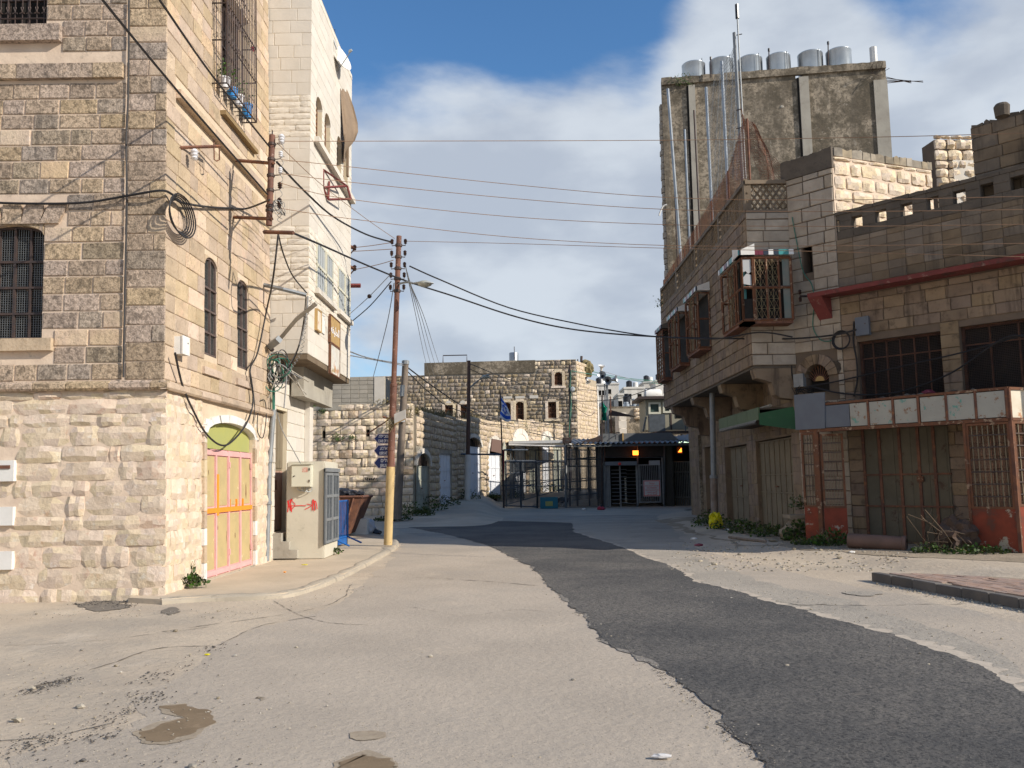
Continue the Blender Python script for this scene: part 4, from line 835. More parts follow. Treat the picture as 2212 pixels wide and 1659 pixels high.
MB().box((-9, Yn+.3, vB+.05), (Xo-.3, Yf-.01, vT-.05)).build('house_mass', m_dark, WH)
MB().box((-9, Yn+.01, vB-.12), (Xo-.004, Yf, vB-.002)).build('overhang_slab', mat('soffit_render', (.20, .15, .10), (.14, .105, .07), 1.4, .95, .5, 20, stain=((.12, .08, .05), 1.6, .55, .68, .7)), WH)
MB().box((-9, Yn+.31, vT-.04), (Xo-.0, Yf, vT+.06)).build('roof', m_concl, WH)
bands = [(9.05, 10.0, 1), (5.5, 7.05, 1)]
v = vB; r = random.Random(31); plain = .30
edges = []
while v < vT-.05:
    h = .135 if any(a-.01 <= v < b-.05 for a, b, c in bands) else .285
    for a, b, c in bands:
        if v < a < v+h and h > .2: h = max(.12, a-v)
    if v+h > vT: h = vT-v
    edges.append((v, h)); v += h
for (v, h) in edges:
    sp = h < .16
    lay(WH, G1, .0, GW+.012, v, v+h+.001, (h, h), (.3, .62), m_whiter if sp else m_white, proud=.022 if sp else .007, gap=.007, seed=int(v*77), rough=sp, name='split_stone' if sp else 'sawn_slab')
    hl = [q for q in up+lo]
    sp2 = sp and False
    lay(WH, Gs, 0, GL, v, v+h+.001, (h, h), (.5, .9), m_whiter if sp else m_white, holes=hl, proud=.014 if sp else .006, gap=.007, seed=int(v*71)+3, rough=sp, name='split_stone' if sp else 'sawn_slab')
r = random.Random(2)
for i, h in enumerate(up):
    uc = (h[0]+h[2])/2; spandrel(WH, Gs, h[0], h[2], h[3]-.2, h[3]+.002, m_white, -.2, .013, ry=.19)
    mb = MB(); n = 9
    for k in range(n):
        v = h[1]+.05+k*(h[3]-h[1]-.1)/n; mb.tube([Gs.P(h[0]+.01, v, -.12), Gs.P(uc, v+.1, -.12), Gs.P(h[2]-.01, v+.02, -.12)], .014, 4)
        mb.tube([Gs.P(h[0]+.01, v+.1, -.14), Gs.P(uc, v, -.14), Gs.P(h[2]-.01, v+.12, -.14)], .014, 4)
    W = rframe(MB(), Gs, h[0], h[2], h[1], h[3]-.05, .04, -.18, -.1).build('window', m_rust2, WH); mb.build('lattice_grille', m_orsign, W, kind='stuff')
for i, h in enumerate(lo):
    sh = rframe(MB(), Gs, h[0], h[2], h[1], h[3], .045, -.04, .03).build('window', m_box, WH)
    n = 7
    for k in range(n):
        u = h[0]+.045+(h[2]-h[0]-.09)*k/n; MB().fb(Gs, u+.004, u+(h[2]-h[0]-.09)/n-.008, h[1]+.03, h[3]-.03, -.02, .012+.012*(k % 2)).build('slat', m_tan, sh)
    MB().fb(Gs, h[0], h[2], (h[1]+h[3])/2-.03, (h[1]+h[3])/2+.03, .0, .04).build('rail', m_box, sh)
MB().fb(Gs, lo[0][0]-.15, lo[1][2]+.12, lo[0][1]-.14, lo[0][1]-.03, 0, .11).build('sill', m_white, WH)
MB().fb(Gs, lo[2][0]-.12, lo[3][2]+.02, lo[0][1]-.14, lo[0][1]-.03, 0, .11).build('sill', m_white, WH)
MB().fb(Gs, up[0][0]-.2, GL-.05, up[0][1]-.16, up[0][1]-.03, 0, .13).build('sill', m_white, WH)
# signs on the side face
def board(k, x0, x1, y0, y1, mt, fmt, label, d=.06):
    a = Gs.z(k, x0, y0); b = Gs.z(k, x0, y1); c = Gs.z(k, x1, y1)
    T = thing('wall_sign', Gs.P(a[0], b[1], 0), label, 'sign', 'signs on the white house'); MB().fb(Gs, a[0], c[0], b[1], a[1], .0, d).build('board', mt, T); rframe(MB(), Gs, a[0]-.01, c[0]+.01, b[1]-.01, a[1]+.01, .025, .01, d+.012).build('frame', m_orng if fmt is None else fmt, T); return T, a, b, c
T, a, b, c = board(4, 597, 632, 655, 825, mat('peeled_notice', (.66, .60, .50), (.6, .5, .38), 4, .7, stain=((.48, .22, .08), 6, .55, .62, .7)), m_orsign, 'small rust framed notice, leftmost of the signs on the white house')
T, a, b, c = board(4, 642, 672, 690, 840, m_wpaint, m_wpaint, 'faded white notice right of the small rust framed one', .02)
T, a, b, c = board(4, 708, 785, 700, 925, m_orsign, m_rust2, 'ochre sign board with pale Arabic lettering on the white house')
text('\uFEEA\uFED4\uFEF4\uFEE0\uFEA4\uFEDF\uFE8D', Gs, a[0]+.06, (a[1]+b[1])/2-.08, .26, .064, m_txt, T, xs=1.3)
T, a, b, c = board(4, 710, 783, 935, 1180, mat('rust_streaked_white', (.66, .64, .58), (.60, .56, .48), 3, .6, stains=[((.45, .20, .07), 3.4, .56, .62, .85)]), m_rust2, 'white panel eaten by rust below the ochre sign')
text('\uFEE6\uFEEB\uFEAA\uFEDF\uFE8D', Gs, a[0]+.1, b[1]+.06, .16, .064, m_orsign, T)
# beam under the overhang and ground floor
MB().box((-4.9, 18.9, 3.55), (Xo-.35, Yf-.4, vB-.121)).build('beam', m_concl, WH)
Gg = Fa((-4.98, Yn, 0), (0.01, 1)); dra = Gg.px(595, 900); drb = Gg.px(620, 900); dh_ = (dra[0], .62, drb[0], 3.2)
wallbody(WH, Gg, 0, 2.9, -.1, vB-.12, .3, [(*dh_, .2)], m_whj)
lay(WH, Gg, 0.01, 2.9, 0, vB-.13, (.28, .32), (.4, .8), m_white, [dh_], proud=.016, gap=.01, name='sawn_slab', seed=91)
MB().box((-6, Yn+2.9, -.1), (-5.3, Yf, vB-.1)).build('back_wall', m_conc, WH)
D = MB().fb(Gg, dh_[0], dh_[2], dh_[1], dh_[3], -.14, -.10).build('door', m_shutc, WH, label='narrow plank door above three steps')
for i in range(4):
    u = dh_[0]+(dh_[2]-dh_[0])*i/4; MB().fb(Gg, u+.012, u+(dh_[2]-dh_[0])/4-.012, dh_[1]+.03, 1.9, -.1, -.082).build('plank', mat('pink_grey_plank', (.42, .25, .19), (.38, .24, .18), 3, .85, .3, stain=((.22, .14, .1), 6, .56, .66, .6)), D); MB().fb(Gg, u+.012, u+(dh_[2]-dh_[0])/4-.012, 1.96, dh_[3]-.03, -.1, -.082).build('plank', m_shutc, D)
MB().fb(Gg, dh_[0]+.3, dh_[0]+.34, 1.5, 1.7, -.08, -.04).build('bolt', m_rust, D)
for i in range(3): MB().fb(Gg, dh_[0]-.1, dh_[2]+.25, .10+i*.17, .27+i*.17, -.08+0, .52-.17*i).build('step', m_concl, WH)
MB().fb(Gg, 2.55, 2.88, 0, vB-.13, 0.02, .14).build('pilaster', m_white, WH)
# dish, mast, awning, red frame bracket on the white house
p = at(727, 126, 20.4); T = thing('satellite_dish', p, 'white satellite dish on the roof edge of the white house', 'satellite dish')
ax = V((.75, -.35, .35)).normalized(); MB().lathe(p, [(.01, 0), (.16, .015), (.30, .06), (.40, .11), (.405, .125), (.395, .12), (.28, .07), (.15, .03), (.01, .015)], 22, ax, False).build('dish', m_wpaint, T, smooth=True)
q = p+ax*.5+V((0, 0, -.08)); MB().tube([p-V((0, 0, .38)), q], .012, 5).build('feed_arm', m_gpipe, T); MB().lathe(q, [(.03, 0), (.04, .05), (.02, .1)], 8, -ax).build('receiver', m_tan, T); MB().tube([p-V((0, 0, .1)), p+V((-.15, .05, -.7))], .025, 6).build('mount', m_gpipe, T)
p = at(713, 62, 20.0); T = thing('antenna_mast', at(714, 150, 20), 'short dark antenna mast above the satellite dish', 'antenna'); MB().tube([p, at(716, 150, 20.)], .035, 8).build('mast', m_gpipe, T); MB().tube([at(714, 65, 20), at(727, 106, 20)], .02, 5).build('stay', m_gpipe, T)
for k in range(4): MB().tube([p+V((-.12, 0, -.03*k)), p+V((.12, .05, -.03*k))], .006, 4).build('element', m_iron, T)
# awning: brown canvas on a tube, hanging on the far corner
T = thing('canvas_awning', at(740, 200, 21.5), 'brown canvas awning flapping from the side of the white house', 'awning')
ed = [(733, 168), (752, 200), (765, 235), (774, 270), (775, 290), (768, 308), (755, 320), (746, 328), (745, 352)]; inn = [(732, 170), (735, 205), (737, 240), (739, 268), (741, 290), (743, 306), (744, 318), (744, 328), (744, 345)]
mb = MB(); nC = 7
for i, ((a, b), (c, d)) in enumerate(zip(inn, ed)):
    for k in range(nC+1):
        t_ = k/nC; P0 = at(a, b, 20.75); P1 = at(c, d, 21.6); mb.v.append(P0.lerp(P1, t_)+V((0, .10*sin(t_*9+i*.5), .02*sin(t_*14))))
for i in range(len(ed)-1):
    for k in range(nC): s_ = i*(nC+1)+k; mb.f.append((s_, s_+1, s_+nC+2, s_+nC+1))
mb.build('canvas', m_canvas, T, smooth=True); o_ = mb
MB().tube(catmull([at(731, 240, 21.6), at(731, 180, 21.6), at(733, 152, 21.7), at(738, 147, 21.8), at(743, 152, 22), at(742, 168, 22.1)], 5), .03, 8).build('frame_tube', m_iron, T, smooth=True)
MB().fb(Gs, GL-.75, GL-.62, 9.6, 11.2, .01, .06).build('dark_strap', m_canvas, T)
T = thing('red_frame_bracket', at(710, 400, 20), 'red painted angle iron frame sticking out of the white house wall', 'bracket')
def P3(x, y, d): a = Gs.px(x, y, d); return Gs.P(a[0], a[1], d)
A1, A2, B1, B2 = P3(698, 366, 0), P3(698, 405, 0), P3(709, 431, .05), P3(711, 392, .05); E1, E2 = at(750, 402, 20.6), at(758, 430, 20.6)
for a, b in ((A1, A2), (A2, B1), (A1, E1), (A2+V((0, 0, 0)), E1), (B1, E2), (E1, E2), (B2, B1)): MB().tube([a, b], .028, 4).build('angle_iron', m_ledge, T)
# stay pole, tube and hanging wire tangle
bracket([F2D(568, 615, 0), at(612, 625, 17.0), at(660, 637, 17.4)], m_gpipe, 'light grey horizontal pipe stay between the two left houses', .035, 'pipe', name='pipe_stay')
bracket([at(598, 740, 17.6), at(640, 690, 17.3), at(684, 655, 17.1)], m_concl, 'bent diagonal grey pole propped on the wall above the cable tangle', .045, 'pole', name='pipe_stay')
T = thing('flood_lamp', at(595, 740, 17.5), 'old grey lamp head at the foot of the diagonal pole', 'lamp'); MB().tube([at(583, 748, 17.4), at(603, 733, 17.2)], .09, 4).build('housing', m_gpipe, T); MB().tube([at(583, 750, 17.4), at(588, 756, 17.5)], .05, 6).build('mount', m_iron, T)
r = random.Random(77); T = thing('cable_tangle', at(600, 800, 17.4), 'tangle of green and black spare cables hanging under the overhang corner', 'cable tangle')
for i in range(13):
    c = at(594+r.uniform(-6, 20), 785+r.uniform(0, 28), 17.45+r.uniform(-.1, .1)); rx, rz = r.uniform(.10, .22), r.uniform(.18, .34)
    MB().tube([c+V((rx*cos(a), .06*sin(a*2+i), rz*sin(a))) for a in [2*pi*k/18 for k in range(19)]], .011, 4, cap=False).build('cable_loop', [m_green, m_wire, m_wireg][i % 3], T, smooth=True)
for i in range(7):
    a = at(605+r.uniform(-5, 25), 790+r.uniform(0, 10), 17.4); MB().tube([a, a+V((r.uniform(-.3, .6), r.uniform(-.1, .1), -r.uniform(.2, 1.0)))], .014, 5).build('loose_end', m_wireg if i % 2 else m_concl, T)
spr = [at(672, 640, 17.2), at(660, 700, 17.2), at(650, 760, 17.25), at(625, 800, 17.35), at(612, 812, 17.4)]; cs = catmull(spr, 30)
MB().tube([p+V((.028*cos(k*1.3), .028*sin(k*1.3), .0)) for k, p in enumerate(cs)], .006, 4).build('coiled_wire', m_wireg, T)
cable([at(665, 640, 17.2), at(660, 690, 17.2), at(645, 750, 17.3), at(625, 790, 17.4)], .02, 'rope of twisted wires slanting down from the grey stay to the tangle', m_wireg, group=gC)
cable([at(661, 640, 17.2), at(655, 700, 17.25), at(640, 765, 17.3), at(615, 805, 17.4)], .012, 'single black wire hanging beside the twisted rope of wires', group=gC)
# ================================================================ METER KIOSK
KZ = .11; kx0 = at(616, 1205, 17.95).x; kx1 = at(700, 1205, 17.95).x; kt = 2.08
KI = thing('electric_kiosk', ((kx0+kx1)/2, 18.6, KZ), 'concrete electricity kiosk with grey mesh doors and red arrow graffiti', 'electric kiosk')
K1 = Fa((kx0, 17.95, 0), (1, 0)); K2 = Fa((kx1, 17.95, 0), (.0, 1)); kd = 1.35
bm_ = bmesh.new(); bmesh.ops.create_cube(bm_, size=1, matrix=Matrix.Translation(((kx0+kx1)/2, 17.95+kd/2, (KZ-.05+kt)/2)) @ Matrix.Diagonal((kx1-kx0, kd, kt-KZ+.05, 1))); bmesh.ops.bevel(bm_, geom=bm_.edges[:], offset=.025, segments=2, affect='EDGES')
me = bpy.data.meshes.new('shell'); bm_.to_mesh(me); bm_.free(); me.materials.append(m_cab); o = bpy.data.objects.new('shell', me); COL.objects.link(o); adopt(o, KI)
ka, kb_ = K2.z(5, 678, 740)[0], 1.27
MB().fb(K2, ka, kb_, .36, 1.93, .0, .022).build('door_backing', m_dgal, KI)
for i in range(2):
    a = ka+.02+i*(kb_-ka-.02)/2; b = a+(kb_-ka-.04)/2-.01; D = rframe(MB(), K2, a, b, .38, 1.84, .055, .02, .05).build('door', m_gpipe, KI)
    for k in range(1, 3): v = .38+1.46*k/3; MB().fb(K2, a+.055, b-.055, v-.03, v+.03, .02, .049).build('rail', m_gpipe, D)
    MB().fb(K2, (a+b)/2-.012, (a+b)/2+.012, .4, 1.82, .02, .046).build('mullion', m_gpipe, D)
    grid(MB(), K2, a+.05, b-.05, .42, 1.8, .03, int((b-a)/.03), 48, .004, n=3).build('wire_mesh', m_galv, D, kind='stuff')
MB().fb(K2, ka, kb_, 1.86, 1.94, .0, .06).build('lintel_rail', m_gpipe, KI)
T = thing('meter_box', K1.P(.3, 1.5, 0), 'cream metal meter box fixed to the front of the concrete kiosk', 'meter box')
a = K1.z(5, 411, 684, .2); b = K1.z(5, 566, 865, .2); MB().fb(K1, a[0], b[0], b[1], a[1], .0, .20).build('case', m_box, T); MB().fb(K1, a[0]+.01, b[0]-.01, b[1]+.01, a[1]-.01, .2, .222).build('lid', m_box, T); MB().fb(K1, a[0]-.02, b[0]+.02, a[1], a[1]+.015, 0, .25).build('rain_hood', m_box, T)
MB().fb(K1, b[0]-.17, b[0]-.06, a[1]-.16, a[1]-.06, .222, .2235).build('warning_label', mat('label_red', (.50, .12, .08), (.6, .55, .45), 60, .5), T)
for v in (a[1]-.1, b[1]+.12): MB().fb(K1, b[0]-.035, b[0]-.012, v-.025, v+.025, .222, .236).build('hinge', m_iron, T)
MB().tube([K1.P(a[0]+.04, (a[1]+b[1])/2-.02, .225), K1.P(a[0]+.08, (a[1]+b[1])/2, .24)], .01, 5).build('handle', m_iron, T)
for k in range(3): MB().tube(catmull([K1.P(a[0]+.1+.09*k, b[1], .1), K1.P(a[0]+.12+.09*k, b[1]-.06-.02*k, .1), K1.P(a[0]+.2+.09*k, b[1]-.08, .04), K1.P(a[0]+.22+.08*k, b[1]+.01, .05)], 4), .011, 4).build('lead', m_tan, T)
def stroke(F, pts, w_, parent, mt, d=.004, name='paint_stroke'):
    P = catmull([V((x, y, 0)) for x, y in pts], 5) if len(pts) > 2 else [V((x, y, 0)) for x, y in pts]; mb = MB()
    for i, p in enumerate(P):
        t = (P[min(i+1, len(P)-1)]-P[max(i-1, 0)]).normalized(); n_ = V((-t.y, t.x, 0))*w_/2; mb.v += [F.P((p+n_).x, (p+n_).y, d), F.P((p-n_).x, (p-n_).y, d)]
    mb.f = [(2*i, 2*i+1, 2*i+3, 2*i+2) for i in range(len(P)-1)]; return mb.build(name, mt, parent)
GRF = MB().fb(K1, .01, .012, 1.0, 1.002, -.01, .001).build('graffiti', m_spray, KI, label='red sprayed zigzag, arrow and letter')
def k5(pts): return [K1.z(5, x, y) for x, y in pts]
for i, pts in enumerate([[(380, 978), (384, 1020), (380, 1072)], [(384, 975), (396, 1030), (402, 1060)], [(410, 962), (404, 1010), (404, 1062)], [(398, 970), (408, 1020), (412, 1072)], [(414, 965), (420, 985), (440, 1012), (412, 1050)], [(388, 1030), (430, 1015)], [(436, 1022), (480, 1018), (530, 1020)], [(535, 1005), (576, 1018), (520, 1050)], [(582, 1058), (584, 985), (592, 975), (602, 1050)], [(600, 1060), (600, 990), (610, 988), (622, 1048)]]):
    stroke(K1, k5(pts), .020 if i < 4 or i > 7 else .015, GRF, m_spray, .004+.0012*i)
cable([at(651, 1004, 17.75), at(632, 970, 17.6), at(610, 930, 17.6), at(598, 890, 17.6)], .009, 'thin service wire slanting from the meter box up to the wall', m_wireg, group=gC)
weed(725, 1206, .3, .12, 'thin grass tuft at the foot of the kiosk doors', 60, z=.11)
tag(MB().blob(gr(658, 1221, .11)+V((0, 0, .01)), .07, .05, .012, 4, 1, .5).build('litter', m_yel), 'flattened yellow wrapper on the pavement before the kiosk', 'litter')
tag(MB().blob(gr(615, 1237, .11)+V((0, 0, .01)), .03, .03, .012, 5, 1, .5).build('litter', m_orng), 'small orange scrap on the pavement right of the pink door', 'litter')
# ================================================================ BARRIER, SKIP AND BAGS
by = 20.9; B0 = at(733, 1146, by+.0); B1_ = at(754, 1120, by+1.3)
BF_ = Fa((at(717, 1150, 20.6).x, 20.6, 0), (.10, 1)); T = thing('crowd_barrier', BF_.P(.3, .11, 0), 'blue steel crowd barrier leaning beside the kiosk', 'barrier')
bl = 1.3; zb_, zt_ = .28, 1.20
rframe(MB(), BF_, 0, bl, zb_, zt_, .035, -.02, .02).build('frame', m_blue, T)
for i in range(1, 11): u = bl*i/11; MB().tube([BF_.P(u, zb_, 0), BF_.P(u, zt_, 0)], .011, 5).build('bar', m_blue, T)
for u in (.15, bl-.1): MB().fb(BF_, u-.02, u+.02, .11, .30, -.02, .02).build('post', m_blue, T); MB().tube([BF_.P(u-.02, .13, -.35), BF_.P(u, .3, 0), BF_.P(u+.02, .13, .38)], .022, 4).build('foot', m_blue, T)
pl = MB().fb(BF_, .45, 1.2, .13, .27, .0, .02).build('plate', m_blue, T)
SK = thing('rubbish_skip', (-4.7, 25.5, 0), 'rusty metal rubbish skip heaped with black bags beside the stone wall', 'skip')
sx0 = -6.3; SYa, SYb = 25.0, 26.8; sx1 = at(896, 1050, SYa).x if False else at(782, 1075, SYa).x; zt2 = 1.22; zlow = .15; xb = at(750, 1110, SYa).x
prf = [(sx0, zt2), (sx1, zt2), (xb, zlow), (sx0, zlow)]
mb = MB(); mb.add([(x, SYa, z) for x, z in prf]+[(x, SYb, z) for x, z in prf], [(3, 2, 1, 0), (4, 5, 6, 7), (1, 2, 6, 5), (2, 3, 7, 6), (3, 0, 4, 7)]); mb.build('hopper', m_rust, SK)
rm = MB(); 
for a, b in (((sx0, SYa), (sx1, SYa)), ((sx1, SYa), (sx1, SYb)), ((sx0, SYb), (sx1, SYb))): rm.tube([(a[0], a[1], zt2), (b[0], b[1], zt2)], .045, 4)
rm.build('rim', m_rust, SK)
for i in range(3): MB().tube([(sx1-.25-.4*i, SYa-.02, zt2-.03), (sx1-.5-.4*i, SYa-.02, zlow+.1)], .03, 4).build('rib', m_rust, SK)
for i, (x, y, s_, mt, lb) in enumerate([(845, 925, .26, m_bag, 'black rubbish bag, largest of those heaped in the skip'), (905, 940, .20, m_bag, 'black rubbish bag at the middle of the skip rim'), (950, 945, .16, m_bag, 'black rubbish bag overhanging the skip rim'), (812, 945, .15, m_wpaint, 'crumpled white bag on the skip beside the black ones')]):
    q = Z(5, x, y+10); p = at(q[0], q[1], 25.5); tag(MB().blob((p.x, p.y, zt2+.05), s_*1.2, s_, s_*.75, i*3, 3, .5, 2.6).build('rubbish_bag', mt, smooth=False), lb, 'rubbish bag', 'bags in the skip')
p = at(770, 1110, 26.5); T = thing('white_block', (p.x, p.y, 0), 'white polystyrene block on the ground against the stone wall', 'block'); MB().box((p.x-.36, p.y-.2, .01), (p.x+.36, p.y+.25, .54)).build('body', m_wpaint, T)
p = at(793, 1118, 26.8); tag(MB().blob((p.x, p.y, .24), .27, .25, .28, 9, 3, .35, 2.2, flat=-.22).build('rubbish_bag', m_gbag), 'grey plastic rubbish bag next to the white block', 'rubbish bag')
p = at(812, 1122, 26.8); tag(MB().blob((p.x, p.y, .09), .2, .16, .12, 19, 2, .5).build('rubbish_bag', m_bag), 'small black bag on the ground right of the grey bag', 'rubbish bag')
# ================================================================ YARD WALL
YS = 37.5; YW = thing('yard_wall', (-7, YS, 0), 'tall yard wall of squared cream stones with open mossy joints', 'wall')
Sx0, Sx1 = -13.0, at(893, 1000, YS).x
H_ = Fa((Sx0, YS, 0), (1, 0)); SL_ = Sx1-Sx0; sT = H_.px(850, 872)[1]; sT2 = H_.px(700, 881)[1]; uT = H_.px(738, 880)[0]
sh_ = [(H_.z(5, 663, 470)[0], H_.z(5, 0, 478)[1], H_.z(5, 688, 470)[0], H_.z(5, 0, 418)[1], .35), (H_.z(5, 1020, 470)[0], H_.z(5, 0, 470)[1], H_.z(5, 1048, 470)[0], H_.z(5, 0, 412)[1], .35)]
wallbody(YW, H_, 0, uT, -.2, sT2, .6, [h for h in sh_ if h[2] < uT], m_yardm); wallbody(YW, H_, uT, SL_-.02, -.2, sT, .6, [h for h in sh_ if h[0] > uT], m_yardm)
lay(YW, H_, H_.px(640, 1000)[0]-1.5, SL_, -.05, sT, (.22, .38), (.26, .78), m_yard, [h[:4] for h in sh_], rough=True, proud=.09, gap=.022, seed=21, d=-.02, inside=lambda u, v: u > uT or v < sT2-.2, mats=lambda u, v, r: m_rub2 if r.random() < .08 else m_grey3 if r.random() < .1 else m_yard)
MB().fb(H_, 0, uT, sT2-.12, sT2+.05, -.6, .05).build('coping', m_concl, YW)
for i, (x, y, s_) in enumerate([(665, 905-62, .5), (700, 950, .3)]): pass
def wallweed(k, x, y, F, w_, h_, label, n=90, d=.12, mt=None):
    a = F.z(k, x, y, d); p = F.P(a[0], a[1], d); r = random.Random(int(x*3+y)); mb = MB(); st = MB()
    for i in range(n):
        c = p+V((r.gauss(0, w_/3), r.gauss(0, .06), r.random()**.8*h_*(.4+r.random()*.6))); t = V((r.gauss(0, 1), r.gauss(0, 1), r.gauss(.3, .8))).normalized(); s_ = t.orthogonal().normalized(); L = r.uniform(.04, .1); mb.add([c, c+t*L*.5+s_*L*.3, c+t*L, c+t*L*.5-s_*L*.3], [(0, 1, 2, 3)])
    for i in range(6): st.tube([p-F.N*d, p+V((r.gauss(0, w_/3), 0, h_*r.uniform(.4, 1.)))], .01, 3)
    T = thing('wall_plant', p, label, 'plant', 'plants rooted in the stone walls'); mb.build('foliage', mt or m_leaf, T); st.build('stem', m_dleaf, T)
wallweed(5, 800, 490, H_, .45, .35, 'caper tuft growing between the two drain holes of the yard wall', 130)
wallweed(5, 905, 480, H_, .25, .2, 'small green tuft right of the caper tuft on the yard wall')
wallweed(5, 665, 270, H_, .3, .3, 'tuft near the top left of the yard wall')
wallweed(5, 1170, 190, H_, .9, .25, 'dry grass along the yard wall top behind the rusty pole', 140, mt=m_dleaf)
r = random.Random(4)
gf = MB().fb(H_, .01, .02, 2.0, 2.01, -.05, .0).build('graffiti', m_iron, YW, label='black scribbled graffiti on a pale stone')
for i in range(7):
    x = 1018+i*14; pts = [H_.z(5, x+r.uniform(-4, 6), 790+r.uniform(0, 26), .1) for _ in range(4)]; stroke(H_, pts, .045, gf, m_iron, .10+.002*i)
# upper rubble wall and pale cement hut behind the yard wall
HB = thing('cement_hut', (-8.5, 39.5, 4.6), 'low cement block hut standing above the yard wall', 'hut'); H2_ = Fa((at(700, 850, 39.5).x, 39.5, 0), (1, 0)); hz = H2_.px(780, 815)[1]; hw = at(831, 850, 39.5).x-H2_.O.x
wallbody(HB, H2_, 0, hw, 3.5, hz, 3, [], m_bmo); 
lay(HB, H2_, 0, hw*.82, 4.3, hz, (.20, .21), (.40, .41), m_blk if False else mat('grey_cement_block', (.40, .36, .30), (.33, .30, .25), 1.5, .95, .6, 25, var=.06, stain=((.2, .18, .15), 2, .55, .68, .6)), [], proud=.02, gap=.012, name='cement_block', seed=3)
MB().fb(H2_, hw*.83, hw, 4.3, hz, 0, .04).build('render_strip', m_white, HB)
weedh = thing('wall_plant', H2_.P(.3, 4.5, .3), 'green shrub in the gap under the overhang above the yard wall', 'plant', 'plants rooted in the stone walls')
mb = MB(); r = random.Random(9); st = MB()
for i in range(260):
    c = at(r.uniform(652, 680), r.uniform(868, 880), 38.2)+V((0, r.uniform(-.1, .3), 0)); t = V((r.gauss(0, 1), r.gauss(0, 1), r.gauss(.3, .8))).normalized(); s_ = t.orthogonal().normalized(); mb.add([c, c+t*.06+s_*.04, c+t*.12, c+t*.06-s_*.04], [(0, 1, 2, 3)])
mb.build('foliage', m_leaf, weedh); st.tube([at(660, 882, 38.2), at(664, 870, 38.2)], .02, 4); st.build('stem', m_dleaf, weedh)
# ================================================================ POLES ON THE LEFT PAVEMENT
pb = gr(838, 1177, .10); pt = at(862, 510, pb.y)
PO = thing('utility_pole', pb, 'rusty steel utility pole with yellow foot, insulators and a street lamp arm', 'utility pole')
def pl_(t): return pb+(pt-pb)*t
tb = .165*0+ (1178-1146)/(1178-510)
segs = [(0, .245, m_yband, 'yellow_base'), (.245, .505, m_prust, 'lower_tube'), (.505, 1.0, m_prust, 'upper_tube')]
rad = [.105, .085, .066]
for (a, b, mt, nm), rr_ in zip(segs, rad): MB().tube([pl_(a), pl_(b)], rr_, 14).build(nm, mt, PO, smooth=True)
for t_, rr_ in ((.505, .095), (.245, .098), (.30, .094)): MB().lathe(pl_(t_-.004), [(rr_*.85, 0), (rr_, .01), (rr_, .07), (rr_*.8, .09)], 14).build('collar', m_prust, PO)
yi = [530, 556, 582, 605, 632]
rr_ = .09
for y in yi:
    t_ = (1178-y)/(668); p = pl_(t_); MB().lathe(p-V((0, 0, .05)), [(.08, 0), (.09, .01), (.09, .07), (.08, .08)], 10).build('clamp', m_iron, PO)
    for s_ in (-1, 1):
        q = p+V((s_*.17, 0, .03)); MB().tube([p, p+V((s_*.17, 0, -.02)), q+V((0, 0, .03))], .012, 4).build('hook', m_iron, PO); insul(q+V((0, 0, .06)), PO, m_brnp, 1.1)
LA = thing('street_lamp', pl_(.84), 'grey cobra head street lamp on the rusty utility pole', 'street lamp', 'street lamps'); l0 = pl_((1178-618)/668); l1 = at(892, 612, pb.y-.35)
MB().tube(catmull([l0, l0.lerp(l1, .6)+V((0, 0, .04)), l1], 4), .028, 8).build('arm', m_gpipe, LA, smooth=True)
def cobra(c, ax, L, w_, T):
    ax = V(ax).normalized(); sd_ = ax.cross(V((0, 0, 1))).normalized(); up_ = sd_.cross(ax); mb = MB(); gl = MB(); st = [(0, .28, .3), (.12, .5, .5), (.35, .85, .85), (.6, 1, 1), (.85, .8, .8), (.97, .45, .5), (1, .1, .1)]; n_ = 14
    for q, w2, h2 in st:
        for k in range(n_):
            a = 2*pi*k/n_; z_ = sin(a); z_ = z_*.55*w_*h2*(.55 if z_ > 0 else .25); mb.v.append(V(c)+ax*(L*q)+sd_*(cos(a)*w_*w2)+up_*z_)
    for i in range(len(st)-1):
        for k in range(n_): mb.f.append((i*n_+k, i*n_+(k+1) % n_, (i+1)*n_+(k+1) % n_, (i+1)*n_+k))
    mb.f += [tuple(range(n_)), tuple(range((len(st)-1)*n_, len(st)*n_))[::-1]]
    mb.build('lamp_head', m_tan, T, smooth=True); MB().blob(V(c)+ax*(L*.6)-up_*(w_*.10), L*.30, L*.26, w_*.55, 1, 2, 0).build('lens', mat('lamp_lens', (.35, .35, .3), None, 3, .15), T, smooth=True)
cobra(l1, (.85, -.5, -.12), .62, .15, LA)
